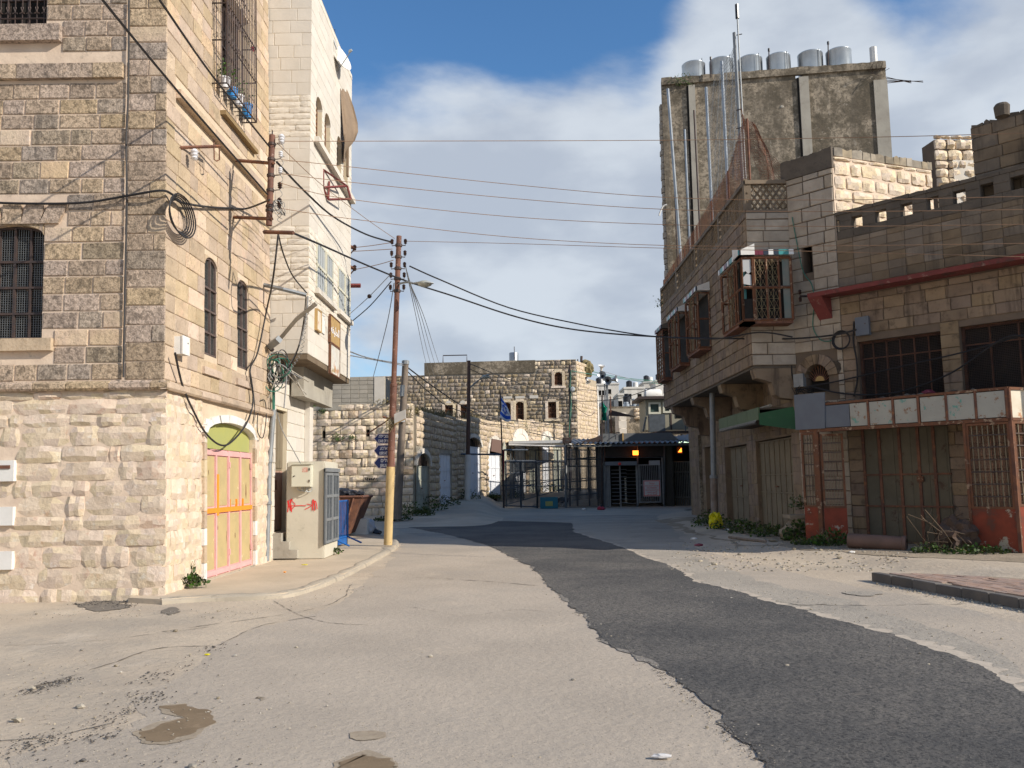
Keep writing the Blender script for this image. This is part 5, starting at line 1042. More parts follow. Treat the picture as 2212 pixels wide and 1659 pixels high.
# three navy direction signs fixed behind the pole
SG = [(5, 430, 515, 'CAVE OF MACHPELA', 'הלפכמה תרעמ', 'top navy arrow sign pointing left, lettered Cave of Machpela', 1080), (5, 523, 617, 'KIRYAT ARBA', 'עברא תירק', 'middle navy arrow sign pointing left, lettered Kiryat Arba', 1080), (5, 624, 717, 'JERUSALEM', 'םילשורי', 'bottom navy arrow sign pointing left, lettered Jerusalem', 1080)]
sf = Fa((0, pb.y+.13, 0), (1, -.0))
for k, y0, y1, en, he, lb, xl in SG:
    a = sf.z(5, xl, (y0+y1)/2); t_ = sf.z(5, xl+38, y0); b_ = sf.z(5, xl+38, y1); R_ = sf.z(5, 1252, y0)[0]
    T = thing('direction_sign', sf.P(a[0]+.3, a[1], 0), lb, 'sign', 'arrow signs on the utility pole'); c_ = .03
    out_ = [(a[0], a[1]), (b_[0], b_[1]), (R_, b_[1]), (R_, t_[1]), (t_[0], t_[1])]; inn_ = [(a[0]+.025, a[1]), (b_[0]+.012, b_[1]+.018), (R_-.018, b_[1]+.018), (R_-.018, t_[1]-.018), (t_[0]+.012, t_[1]-.018)]
    MB().prism(sf, out_, -.012, .012).build('plate', mat('pale_sign_rim', (.62, .50, .48), None, 3, .5), T); MB().prism(sf, inn_, .0125, .016).build('face', m_navy, T)
    MB().tube([sf.P(R_-.0, (a[1]+.08), 0), sf.P(R_-.12, a[1]+.08, .06)], .01, 4).build('clamp', m_iron, T)
    hh = t_[1]-b_[1]; sz = hh*.40
    e = text(en, sf, 0, 0, sz*.95, 0, m_txt, T); bb = max(v_.co.x for v_ in e.data.vertices)-min(v_.co.x for v_ in e.data.vertices); tgt = {'CAVE OF MACHPELA': .66, 'KIRYAT ARBA': .52, 'JERUSALEM': .46}[en]; st_ = sf.z(5, {'CAVE OF MACHPELA': 1120, 'KIRYAT ARBA': 1130, 'JERUSALEM': 1136}[en], y0)[0]
    bpy.data.objects.remove(e); s_ = min(.6, .0+({'CAVE OF MACHPELA': .46, 'KIRYAT ARBA': .36, 'JERUSALEM': .33}[en])/bb)
    text(en, sf, st_, a[1]-hh*.36, sz*.95, .018, m_txt, T, xs=s_)
    e = text(he, sf, 0, 0, sz, 0, m_txt, T); bb = max(v_.co.x for v_ in e.data.vertices)-min(v_.co.x for v_ in e.data.vertices) if len(e.data.vertices) else 1; bpy.data.objects.remove(e)
    text(he, sf, st_+.01, a[1]+.02, sz*1.05, .018, m_txt, T, xs=min(.9, {'CAVE OF MACHPELA': .46, 'KIRYAT ARBA': .36, 'JERUSALEM': .33}[en]/bb))
    for j in range(6): MB().fb(sf, R_-.006, R_+.006, b_[1]+hh*j/6+.004, b_[1]+hh*(j+.5)/6, .0, .02).build('edge_mark', m_rtxt, T)
T = thing('small_notice', at(860, 900, pb.y), 'small tilted white notice wired to the utility pole', 'sign'); nf = Fa(tuple(at(850, 905, pb.y-.12)), (1, -.35)); MB().prism(nf, [(.03, -.14), (.34, -.02), (.33, .22), (.02, .12)], 0, .01).build('plate', m_wpaint, T); MB().prism(nf, [(.03, -.145), (.34, -.025), (.34, .0), (.03, -.12)], .0105, .014).build('orange_edge', m_orsign, T)
r = random.Random(6); T = thing('rope_knot', at(846, 905, pb.y), 'frayed ropes and twine tied round the utility pole', 'rope')
for i in range(14):
    p = at(846, 898+r.uniform(0, 12), pb.y); MB().tube(catmull([p+V((r.uniform(-.1, .1), -.08, 0)), p+V((r.uniform(-.16, .16), -.1, -.1)), p+V((r.uniform(-.16, .16), -.1, -r.uniform(.15, .4)))], 3), .008, 4).build('strand', m_dleaf, T)
bracket([at(827, 900, pb.y), at(862, 912, pb.y)], m_rust, 'rusty crossbar on the utility pole above the signs', .02); bracket([at(842, 905, pb.y), at(792, 938, pb.y+.6)], m_rust, 'thin rusty strut slanting left from the utility pole', .015)
# wooden pole
wy = 34.3; w0 = at(858, 1116, wy); w0.z = max(0, w0.z); w1 = at(876, 782, wy)
T = thing('wooden_pole', w0, 'grey weathered timber pole behind the rusty utility pole', 'utility pole'); MB().tube([w0-V((0, 0, .1)), w1], .17, 10, .13).build('shaft', m_wood, T, smooth=True); MB().lathe(w1-V((0, 0, .1)), [(.15, 0), (.15, .15), (.1, .17)], 10).build('cap', m_gpipe, T)
q = at(866, 902, wy-.2); MB().box((q.x-.16, q.y-.15, q.z-.18), (q.x+.16, q.y+.02, q.z+.18)).build('junction_box', m_wpaint, T); MB().tube([at(870, 832, wy-.2), at(868, 856, wy-.2)], .09, 8).build('cable_joint', m_gpipe, T)
gW = 'overhead wires across the street'
cable([(757, 760, 22.3), (800, 774, 28), (873, 787, wy)], .02, 'upper of two wires from the white house to the timber pole', m_wireg, group=gW)
cable([(757, 768, 22.3), (800, 776, 28), (873, 790, wy)], .016, 'lower of two wires from the white house to the timber pole', m_wireg, group=gW)
cable([(878, 792, wy), (940, 838, 40), (1005, 880, 48), (1090, 920, 55), (1216, 950, 58)], .03, 'cable from the timber pole sagging along the arcade shops', group=gW)
cable([(878, 800, wy), (930, 850, 40), (985, 885, 46), (1080, 905, 55), (1228, 922, 59)], .022, 'second cable from the timber pole just under the first', group=gW)
for i, (x, y, w_, h_) in enumerate([(862, 1116, 1.1, .35), (830, 1122, .9, .22), (890, 1108, 1.7, .6), (915, 1102, 1.0, .4)]): weed(x, y, w_, h_, 'leafy green weeds '+['round the foot of the timber pole', 'at the yard wall foot left of the timber pole', 'at the yard wall corner, widest clump', 'before the first arched arcade door'][i], 330, Y=wy+.4 if i < 2 else 37.0, z=None, seed=i, flat=.4)
# ================================================================ OVERHEAD WIRES
def addw(L):
    for pts, rr_, lb, mt in L: cable(pts, rr_, lb, mt, group=gW)
P1y = 14.7; EX = 16.0
addw([
 ([(180, -60, 8), (222, 0, 8.6), (400, 216, 11), (578, 420, P1y)], .016, 'black cable crossing the front corner of the stone house, nearest the frame edge', m_wire),
 ([(300, -60, 9), (345, 0, 9.6), (460, 165, 12), (583, 318, P1y)], .016, 'black cable passing the window cage of the stone house', m_wire),
 ([(598, 350, P1y), (660, 415, 17), (720, 468, 19), (790, 506, 21), (846, 523, pb.y)], .022, 'thick cable from the insulator rack to the top of the utility pole', m_wire),
 ([(632, 503, P1y), (700, 532, 17), (790, 572, 20), (880, 608, pb.y), (980, 640, 22), (1100, 680, 22.5), (1200, 705, 22.5), (1300, 719, 22.5), (1430, 728, 22.5), (1560, 731, 22), (1700, 732, 21), (1800, 724, 20), (1850, 712, 19.6)], .022, 'long dark cable sagging across the street to the right house', m_wire),
 ([(885, 575, pb.y), (950, 604, 22.5), (1100, 665, 24), (1250, 700, 25), (1360, 720, 24), (1430, 728, 22.6), (1545, 732, 21.6), (1640, 718, 20.8), (1712, 728, 20.6)], .02, 'second cable joining the long dark one over the street', m_wire),
 ([(603, 305, P1y), (760, 305, 16), (1427, 303, 18), (1900, 296, EX), (2260, 286, 14)], .007, 'topmost thin brown wire across the street', m_wireb),
 ([(608, 345, P1y), (770, 362, 16.5), (1100, 398, 18), (1430, 426, 18), (1800, 432, EX), (2260, 423, 14)], .007, 'second thin brown wire from the top across the street', m_wireb),
 ([(608, 375, P1y), (752, 393, 16.5), (1100, 428, 18), (1430, 452, 18), (1800, 457, EX), (2260, 452, 14)], .007, 'third thin brown wire from the top across the street', m_wireb),
 ([(604, 395, P1y), (752, 430, 16.5), (1100, 468, 18), (1430, 485, 18), (1800, 489, EX), (2260, 484, 14)], .007, 'fourth thin brown wire from the top across the street', m_wireb),
 ([(605, 450, P1y), (760, 473, 17), (1100, 512, 18.5), (1430, 530, 18.5), (1800, 531, EX), (2260, 525, 14)], .007, 'fifth thin brown wire from the top across the street', m_wireb),
 ([(878, 521, pb.y), (1100, 526, 21), (1430, 536, 19), (1800, 544, EX), (2260, 556, 14)], .007, 'lowest thin brown wire, running from the utility pole top', m_wireb),
 ([(598, 308, P1y), (690, 395, 17), (790, 472, 20), (852, 515, pb.y)], .007, 'thin wire from the rack top slanting down to the utility pole', m_wireb),
 ([(762, 535, 22.4), (800, 531, 22.3), (846, 524, 22.1)], .01, 'upper short wire between the white house bracket and the pole', m_wireb),
 ([(762, 543, 22.4), (800, 541, 22.3), (848, 538, 22.1)], .01, 'lower short wire between the white house bracket and the pole', m_wireb),
 ([(768, 582, 22.4), (815, 572, 22.3), (850, 562, 22.1)], .01, 'short wire from the second white house bracket to the pole', m_wireb),
 ([(846, 590, pb.y), (798, 640, 22.3), (757, 677, 22.4)], .010, 'thin stay wire with a ball insulator left of the pole', m_wireg),
 ([(845, 608, pb.y), (800, 660, 22.3), (757, 697, 22.4)], .014, 'dark stay wire left of the pole under the ball insulator wire', m_wire),
 ([(851, 612, pb.y), (838, 690, 24), (818, 770, 28), (806, 815, 34)], .012, 'slack drop wire curving down behind the pole to the hut', m_wireg),
])
for i in range(4):
    addw([([(876+3*i, 575+12*i, pb.y), (900+6*i, 690, 40), (918+9*i, 775, 60), (938+11*i, 850, 68)], .014, ['leftmost', 'second', 'third', 'rightmost'][i]+' of the fan of thin wires falling from the pole to the far stone building', m_wireg)])
p = at(798, 640, 22.3); tag(MB().blob(p, .06, .06, .06, 2, 2, .1).build('ball_insulator', m_brnp, smooth=True), 'dark ball insulator on the stay wire left of the pole', 'insulator')
for (x, y, lb) in ((755, 538, 'upper steel bracket at the far corner of the white house'), (755, 582, 'lower steel bracket at the far corner of the white house')):
    T = thing('wall_bracket', at(748, y, 22.35), lb, 'bracket', 'steel brackets on the left houses'); MB().tube([at(746, y-8, 22.35), at(767, y-2, 22.4)], .05, 4).build('arm', m_rust, T); MB().tube([at(750, y+18, 22.3), at(764, y+2, 22.4)], .018, 4).build('strut', m_iron, T); insul(at(766, y-3, 22.4), T, m_brnp, 1.3)
bracket([at(748, 617, 22.3), at(779, 617, 22.3)], m_ledge, 'short red steel stub on the far corner of the white house', .05)
# ================================================================ ARCADE OF SHOPS ALONG THE LEFT PAVEMENT
AR = thing('shop_arcade', (-2, 48, .6), 'long low row of old stone shops with white shutters and arched fanlights', 'shop row')
apx = [(899, 37.9, 893), (985, 45.5, 902), (1050, 51, 907), (1110, 55, 910), (1215, 62, 917)]
AP = [at(x, 900, Y) for x, Y, t in apx]; AT = [at(x, t, Y).z for x, Y, t in apx]
def arch_shop(F, ua, ub, v0, vs_, ah, kind, label, n=4, leafmt=None, fan='bars'):
    """recessed shop opening: shutter below, arched fanlight above"""
    mt = leafmt or m_shut
    if ah: spandrel(AR, F, ua, ub, vs_, vs_+ah+.01, m_arc, -.3, .03, ry=ah); voussoirs(AR, F, (ua+ub)/2, vs_, (ub-ua)/2, .22, 9, m_white, -.02, .09, ry=ah, name='arch_stone')
    shutter(AR, F, ua+.03, ub-.03, v0, vs_-.02, -.10, n, mt, rails=(.36, .68), name='shop_shutter', label=label)
    if ah:
        fb = MB()
        for i in range(9):
            u = ua+(ub-ua)*(i+.5)/9; t_ = (u-(ua+ub)/2)/((ub-ua)/2); fb.tube([F.P(u, vs_, -.1), F.P(u, vs_+ah*sqrt(max(.02, 1-t_*t_)), -.1)], .02, 4)
        fb.build('fanlight_bars', m_iron, AR, kind='stuff')
def segw(i, holes, base):
    a, b = AP[i], AP[i+1]; U = V((b.x-a.x, b.y-a.y, 0)); L = U.length; F = Fa((a.x, a.y, 0), U); F.L = L; return F
FW = [segw(i, None, 0) for i in range(4)]
def hx(F, x0, x1): return F.px(x0, 1000)[0], F.px(x1, 1000)[0]
def h_z(F, k, x0, x1, yb, ys, ya):
    u0, u1 = F.z(k, x0, ys)[0], F.z(k, x1, ys)[0]; um = (x0+x1)/2; return (u0, F.z(k, um, yb)[1], u1, F.z(k, um, ys)[1], F.z(k, um, ya)[1])
d1 = h_z(FW[0], 6, 208, 332, 1560, 1150, 1030); d2 = h_z(FW[0], 6, 425, 540, 1520, 1035, 1035)
d3 = h_z(FW[1], 6, 672, 812, 1448, 968, 884); d4 = h_z(FW[2], 6, 882, 1000, 1418, 1046, 900)
OP = {0: [d1, d2], 1: [d3], 2: [d4], 3: []}
F3 = FW[3]; sp3 = []
for (x0, x1) in ((1110, 1235), (1260, 1360), (1385, 1455), (1490, 1570)): sp3.append(h_z(F3, 6, x0, x1, 1400, 1050, 950))
for i, F in enumerate(FW):
    hs = [(o[0], o[1]-.4, o[2], o[4], .3) for o in OP[i]]
    if i == 3: hs = [(o[0], o[1]-.3, o[2], o[3]+.6, .25) for o in sp3]
    t0, t1 = AT[i], AT[i+1]; tm = max(t0, t1); 
    wallbody(AR, F, .005*(i % 2), F.L, -.2, min(t0, t1)-.12, .6, hs, m_bmo)
    lay(AR, F, 0, F.L, 0, tm, (.27, .38), (.35, .75), m_arc, [h[:4] for h in hs], rough=True, proud=.10, gap=.035, seed=60+i, d=-.02, inside=lambda u, v, t0=t0, t1=t1, L=F.L: v < t0+(t1-t0)*u/L+.02*sin(u*9))
arch_shop(FW[0], d1[0], d1[2], d1[1], d1[3], d1[4]-d1[3], 0, 'peeling grey green shutter under the first arch', 4, m_shutg)
arch_shop(FW[0], d2[0], d2[2], d2[1], d2[3], 0, 0, 'white square headed shutter', 4)
arch_shop(FW[1], d3[0], d3[2], d3[1], d3[3], d3[4]-d3[3], 0, 'tall white shutter under a dark arched fanlight', 3)
a4 = d4; fw4 = FW[2].z(6, 940, 1035)[1]
arch_shop(FW[2], a4[0], a4[2], a4[1], a4[3], a4[4]-a4[3], 0, 'white shutter under a barred window with a brown flap', 3)
MB().prism(FW[2], [(a4[0]+.1, a4[4]-.75), (a4[2]-.1, a4[4]-.85), (a4[2]-.25, a4[4]-.05), (a4[0]+.3, a4[4])], .1, .16).build('flap', mat('brown_flap', (.16, .10, .08), None, 4, .8), AR)
for i, o in enumerate(sp3): shutter(AR, F3, o[0]+.02, o[2]-.02, o[1], o[3]+.58, -.1, 4, m_shut if i % 2 == 0 else m_shutg, rails=(.4, .7), name='shop_shutter')
for (x0, x1, y0, y1) in ((1115, 1225, 930, 850), (1385, 1450, 930, 870)):
    p = F3.z(6, x0, y0); q = F3.z(6, x1, y0); t_ = F3.z(6, (x0+x1)/2, y1)[1]; voussoirs(AR, F3, (p[0]+q[0])/2, p[1], (q[0]-p[0])/2, .35, 7, m_white, 0, .16, ry=t_-p[1]); MB().prism(F3, archpts((p[0]+q[0])/2, p[1], (q[0]-p[0])/2, 10, t_-p[1]), .11, .13).build('fanlight', m_shutg if x0 > 1300 else m_white, AR)
p = FW[2].z(6, 1000, 1000); q = FW[2].z(6, 1035, 1000); MB().prism(FW[2], [(p[0], p[1]-2.2), (q[0], p[1]-2.2), (q[0], p[1]), ((p[0]+q[0])/2, p[1]+.55), (p[0], p[1])], .08, .13).build('narrow_door', m_shutg, AR)
wallweed(6, 1240, 840, F3, .5, .8, 'thin sapling rooted high in the sunlit arcade wall', 70)
wallweed(6, 170, 690, FW[0], .6, .5, 'dark tuft at the shaded left end of the arcade top', 60, mt=m_dleaf)
for i, (x, y, Y, w_, h_, lb) in enumerate([(925, 1100, 39.5, 1.8, .7, 'before the first arcade arch, densest clump'), (958, 1094, 42, 1.6, .5, 'between the first two arcade doors'), (1003, 1080, 46, 1.8, .6, 'left of the slim lamp post foot'), (1062, 1072, 51.5, 1.2, .4, 'at the foot of the fourth arcade door'), (1105, 1066, 54, 1.8, .6, 'inside the fence beside the arcade'), (1180, 1062, 58, 2.4, .7, 'far inside the fence under the arcade')]):
    weed(x, y, w_, h_, 'dark green weeds '+lb, 300, Y=Y, seed=i+30, flat=.35)
r = random.Random(12)
mb = MB()
for i in range(500):
    q = r.random(); F = FW[0] if q < .8 else FW[1]; u = r.uniform(.3, F.L); t0, t1 = (AT[0], AT[1]) if F is FW[0] else (AT[1], AT[2]); c = F.P(u, t0+(t1-t0)*u/F.L+.0, -r.uniform(.1, .5)); mb.tube([c, c+V((r.gauss(0, .1), r.gauss(0, .1), r.uniform(.1, .4)))], .012, 3, cap=False)
tag(mb.build('dry_grass', m_dleaf, kind='stuff'), 'dry grass growing on top of the arcade wall', 'grass')
# canopy of the arcade (white sheet roof)
T = thing('walkway_roof', (1.5, 54, 3), 'white sheet roof over the fenced walkway beside the arcade', 'roof')
c0, c1 = at(1099, 957, 53.5), at(1224, 960, 53.0); c2, c3 = at(1232, 955, 59), at(1101, 957, 59)
zR = c0.z
MB().vprism([(c0.x, c0.y), (c1.x+.1, c1.y), (c2.x+.2, 60.0), (c0.x-.2, 57.0)], zR-.05, zR+.12).build('sheet', m_wroof, T)
MB().tube([c0-V((0, .02, .12)), c1+V((0, -.02, -.12))], .05, 4).build('gutter', m_wpaint, T)
for (x, Y) in ((c0.x+.1, 53.7), (c1.x-.1, 53.3)): MB().tube([(x, Y, .3), (x, Y, zR-.05)], .04, 6).build('post', m_dgal, T)
# ================================================================ FAR STONE BUILDING
BB = thing('far_stone_building', (-5, 71, .8), 'large old two storey stone building with barred windows behind the arcade', 'building')
bc = at(1247, 900, 70); FB = Fa((bc.x-26, bc.y+2.2, 0), (26, -2.2)); bL = sqrt(26*26+2.2*2.2)
t1_ = FB.px(1100, 780)[1]; t2_ = FB.px(820, 813)[1]; ub = FB.px(917, 800)[0]
bwn = []
for (k, x0, x1, y0, y1, ar, lb) in [(6, 1500, 1575, 275, 392, 1, 'upper window right of centre'), (6, 480, 556, 583, 690, 0, ''), (6, 624, 690, 575, 705, 0, ''), (6, 1020, 1096, 555, 720, 1, ''), (6, 1140, 1218, 550, 722, 1, ''), (6, 1440, 1520, 553, 700, 0, '')]:
    a = FB.z(k, x0, y0); b = FB.z(k, x1, y1); bwn.append((a[0], b[1], b[0], a[1], .4, ar))
hb_ = [w_[:5] for w_ in bwn]
wallbody(BB, FB, ub, bL, -.5, t1_, .8, [h for h in hb_ if h[0] > ub], m_bmo); wallbody(BB, FB, 0, ub, -.5, t2_, .8, [h for h in hb_ if h[2] < ub], m_bmo)
pl0 = FB.px(1000, 808)[1]; uP = FB.z(6, 1322, 200)[0]
def inB(u, v): return not (ub < u < uP and v > pl0)
vlow = 3.5
lay(BB, FB, FB.px(640, 900)[0], ub, vlow, t2_, (.27, .36), (.32, .62), m_bst, hb_, rough=True, proud=.10, gap=.05, seed=70, name='fieldstone', d=-.02)
lay(BB, FB, ub, bL, vlow, t1_, (.27, .36), (.32, .62), m_bst, hb_, rough=True, proud=.10, gap=.05, seed=71, name='fieldstone', inside=inB, d=-.02, mats=lambda u, v, r: m_yard if r.random() < .06 else m_bst)
MB().fb(FB, ub, uP, pl0, t1_+.02, -.3, .10).build('parapet', m_conc, BB)
for w_ in bwn:
    fr = MB()
    for (a, b, c, d) in ((w_[0]-.22, w_[0], w_[1]-.1, w_[3]+.1), (w_[2], w_[2]+.22, w_[1]-.1, w_[3]+.1), (w_[0], w_[2], w_[3], w_[3]+.24), (w_[0]-.3, w_[2]+.3, w_[1]-.26, w_[1]-.1)): MB().fb(FB, a, b, c, d, 0, .11).build('surround_stone', m_yard if w_[4] else m_white, BB)
    if w_[5]: spandrel(BB, FB, w_[0], w_[2], w_[3]-.3, w_[3]+.002, m_yard, -.3, .08, ry=.29)
    W = rframe(MB(), FB, w_[0], w_[2], w_[1], w_[3]-.05, .05, -.12, -.06).build('window', m_rust2, BB); g_ = MB(); grid(g_, FB, w_[0], w_[2], w_[1], w_[3]-.08, -.08, 5, 3, .022, n=4); g_.build('grille', m_rust2, W, kind='stuff')
for (x0, x1, y0, y1) in ((490, 540, 565, 518), (622, 674, 565, 518)):
    p = FB.z(6, x0, y0); q = FB.z(6, x1, y0); MB().prism(FB, archpts((p[0]+q[0])/2, p[1], (q[0]-p[0])/2, 10), .0, .12).build('tympanum', m_white, BB)
for (x0, x1, y0, y1) in ((1025, 1105, 523, 500), (1137, 1222, 520, 498), (1270, 1350, 520, 490)): p = FB.z(6, x0, y0); q = FB.z(6, x1, y1); MB().fb(FB, p[0], q[0], p[1], q[1], .0, .12).build('pale_lintel', m_white, BB)
# side face to the right, broken top
U2 = V((.42, .91, 0)).normalized(); FS = Fa((bc.x, bc.y, 0), U2); sL = FS.px(1290, 900)[0]
ts = FS.px(1252, 782)[1]; wallbody(BB, FS, .01, sL, -.5, ts-1.2, .8, [], m_yardm)
lay(BB, FS, 0, sL, 3.4, ts, (.30, .4), (.5, .95), m_arc, [], rough=True, proud=.08, gap=.03, seed=75, name='fieldstone', inside=lambda u, v: v < ts-(.0 if u < sL*.45 else 1.6), d=-.02)
MB().fb(FS, 0, sL*.42, ts-1.21, ts, -.8, -.01).build('broken_corner', m_arc, BB)
wy2 = V((0, 0, 0)); p = FS.P(sL*.62, ts-.2, -.2); T = thing('straw_bale', p, 'shaggy straw bundle on the broken corner of the far stone building', 'straw'); mb = MB().blob(p+V((0, 0, -.1)), .62, .5, .75, 3, 3, .4); mb.build('straw', m_dleaf, T)
MB().tube([p+V((-.6, 0, -2.2)), p+V((-.4, 0, 1.0))], .12, 6).build('dark_post', m_iron, T)
pp = FS.P(sL+.05, 0, .1); T = thing('downpipe', pp, 'white vertical pipe at the right end of the far stone building', 'pipe'); MB().tube([V((pp.x, pp.y, .8)), at(1290, 835, pp.y)], .09, 8).build('pipe', m_wpaint, T, smooth=True)
q = at(1110, 776, 72); T = thing('water_tank', (q.x, 72.5, q.z), 'lone galvanised water tank on the far stone building roof', 'water tank'); rt = 20.5/2/1850*72; MB().lathe((q.x, 72.5, q.z-.3), [(rt, 0), (rt, .3+rt*1.45), (rt*.96, .3+rt*1.55), (.05, .3+rt*1.6)], 20).build('drum', m_galv, T, smooth=True); MB().tube([(q.x+.05, 72.5-rt-.04, q.z), (q.x+.05, 72.5-rt-.04, q.z+1.1)], .03, 5).build('pipe', m_iron, T)
T = thing('roof_frame', at(957, 781, 72), 'thin black goalpost frame on the far stone building roof', 'frame'); MB().tube([at(957, 785, 72), at(957, 768, 72), at(1008.5, 767, 72), at(1008.5, 785, 72)], .045, 4).build('pipe', m_iron, T)
MB().tube([at(1248, 776, 71), at(1248, 785, 71)], .05, 4).build('iron_rod', m_iron, BB)
# slim steel lamp post and other street poles
s0 = at(1010, 1084, 45.5); s0.z = hgt(s0.x, s0.y); s1_ = at(1013, 779, 45.5)
T = thing('lamp_post', s0, 'slim rusty lamp post with white foot and grey lamp before the arcade', 'lamp post', 'street lamps'); k_ = .32
MB().tube([s0, s0.lerp(s1_, k_)], .16, 10).build('white_base', m_wpaint, T, smooth=True); MB().tube([s0.lerp(s1_, k_), s1_], .115, 10, .09).build('shaft', mat('dark_rusty_pole', (.09, .055, .045), (.13, .07, .05), 3, .7), T, smooth=True)
l0 = at(1015, 838, 45.5); l1 = at(1033, 822, 45.2); MB().tube(catmull([at(1014, 850, 45.5), l0, l1], 5), .05, 6).build('arm', m_gpipe, T); cobra(l1, (.75, -.3, .35), .75, .2, T)
T = thing('street_pole', at(1229, 944, 60), 'thin cable draped pole right of the far building windows', 'pole'); MB().tube([V((at(1229, 944, 60).x, 60, .8)), at(1231, 789, 60)], .09, 8).build('shaft', m_iron, T)
r = random.Random(15)
for i in range(4): MB().tube(catmull([at(1231+r.uniform(-2, 3), 800+30*j, 59.85) for j in range(6)], 3), .025, 4).build('loose_cable', m_green if i % 2 else m_wire, T)
q = at(1237, 841, 59.8); MB().blob(q, .2, .2, .22, 3, 1, .1).build('camera_dome', m_tan, T)
addw([
 ([(1016, 786, 45.5), (1100, 820, 52), (1228, 864, 60), (1330, 862, 57), (1410, 838, 48), (1448, 822, 34)], .025, 'black cable from the lamp post top sagging to the right house', m_wire),
 ([(1015, 797, 45.5), (1120, 842, 53), (1228, 858, 60)], .02, 'cable from the lamp post to the cable draped pole', m_wire),
 ([(1014, 880, 45.5), (1090, 905, 52), (1180, 912, 58), (1228, 890, 60)], .02, 'cable low along the arcade top to the cable draped pole', m_wire),
 ([(1228, 800, 60), (1300, 812, 70), (1445, 832, 90)], .03, 'green cable from the draped pole toward the hillside', m_green),
 ([(1268, 800, 74), (1340, 815, 80), (1445, 826, 90)], .03, 'upper green cable over the hillside houses', m_green),
 ([(1295, 800, 76), (1380, 822, 80), (1445, 824, 90)], .02, 'grey cable over the hillside houses', m_wireg),
 ([(1229, 868, 60), (1270, 897, 60), (1285, 890, 62)], .02, 'loose cable at the far building corner', m_wire)])
RB = thing('shading_mass', (13, 50, 0), 'unseen building mass added behind the tower to shade the checkpoint', 'building')  # hidden mass added and sized to keep the sun off the checkpoint
MB().vprism([(10.3, 42.3), (22, 42.3), (22, 60), (13.6, 60)], -.2, 6.5).build('wall', m_conc, RB); MB().vprism([(10.2, 42.2), (22.1, 42.2), (22.1, 60.1), (13.5, 60.1)], 6.501, 6.7).build('roof', m_concl, RB)
# ================================================================ BOOM AND FENCE
gF = 'fence panels at the checkpoint'; cy = 48.0
def bar2(a, b, w_, T, nm, mt=m_dgal): return MB().tube([a, b], w_, 4).build(nm, mt, T)
T = thing('overhead_bar', at(1020, 980, 48), 'horizontal steel bar spanning from the lamp post to the flag pole', 'bar'); bar2(at(970, 980.5, 45.6), at(1088, 982, cy), .05, T, 'bar'); bar2(at(1088, 972, cy), at(1140, 972, cy+2), .05, T, 'extension')
def fence(x0, x1, yt, yb0, yb1, Y0, Y1, label, posts, rails, nb_, mt=m_dgal, rb=.012):
    a0_, a1_ = at(x0, yb0, Y0), at(x1, yb1, Y1); T = thing('fence_panel', a0_, label, 'fence', gF); tz0, tz1 = at(x0, yt, Y0).z, at(x1, yt, Y1).z
    def pt_(t, s): return V((a0_.x+(a1_.x-a0_.x)*t, a0_.y+(a1_.y-a0_.y)*t, (a0_.z+(a1_.z-a0_.z)*t)*(1-s)+(tz0+(tz1-tz0)*t)*s))
    for t in posts: MB().tube([pt_(t, -.05 if t in (0, 1) else 0), pt_(t, 1.0)], .055, 4).build('post', mt, T)
    for s_ in rails: MB().tube([pt_(0, s_), pt_(1, s_)], .032, 4).build('rail', mt, T)
    mb = MB()
    for i in range(nb_): t = (i+.5)/nb_; mb.tube([pt_(t, 0.02), pt_(t, .99)], rb, 3, cap=False)
    mb.build('wire_mesh', mt, T, kind='stuff'); return T
fence(1088, 1161, 998, 1095, 1098, cy, cy, 'steel mesh fence panel next to the flag pole', (0, .52, 1), (0.03, .48, 1), 34)
fence(1161, 1223, 998, 1098, 1098, cy, cy, 'steel mesh fence panel left of the cage', (0, 1), (.48, 1), 30)
fence(1094, 1225, 995, 1090, 1054, cy+1, cy+8, 'sloping inner fence of the walkway behind the front panels', (0, .25, .5, .75, 1), (0, .35, .7, 1), 60)
fence(1110, 1300, 972, 1070, 1058, cy+6, cy+7.5, 'rear walkway fence against the arcade', (0, .25, .5, .75, 1), (.3, .6, 1), 60)
# flag pole with blue and white flag
f0 = at(1089, 1096, cy-.1); f1 = at(1080, 842, cy-.1); T = thing('flag_pole', f0, 'thin black flag pole standing at the left end of the fence', 'pole'); MB().tube([f0, f1], .045, 6).build('shaft', m_iron, T); MB().tube([at(1087.5, 1038, cy-.1), at(1088, 972, cy-.1)], .055, 6).build('red_section', mat('dark_red_paint', (.2, .03, .03), None, 3, .6), T)
def flagcloth(x0, x1, pts_top, pts_bot, cols, label, Y, nm='flag', n=16, m_=14, star=False):
    T = thing('flag', at(x0, pts_top[0], Y), label, 'flag'); P = {}
    def pos(u, v):   # u along fly, v down
        x = x0(u) if callable(x0) else x0+(x1-x0)*u; yt = lerp([(i/(len(pts_top)-1), q) for i, q in enumerate(pts_top)], u); yb = lerp([(i/(len(pts_bot)-1), q) for i, q in enumerate(pts_bot)], u)
        p = at(x+3*sin(v*5)*u, yt+(yb-yt)*v, Y); p.y += .18*sin(u*7+v*2.5)*u+.0; return p
    for (a, b, mt) in cols:
        mb = MB()
        for i in range(n+1):
            for j in range(4): mb.v.append(tuple(pos(i/n, a+(b-a)*j/3)))
        mb.f = [(i*4+j, i*4+j+1, (i+1)*4+j+1, (i+1)*4+j) for i in range(n) for j in range(3)]; mb.build('cloth', mt, T, smooth=True)
    return T, pos
x_f = 1078.8; FT = thing('flag', at(1080, 845, cy-.1), 'white flag with two blue stripes and a blue star, drooping from the pole', 'flag')
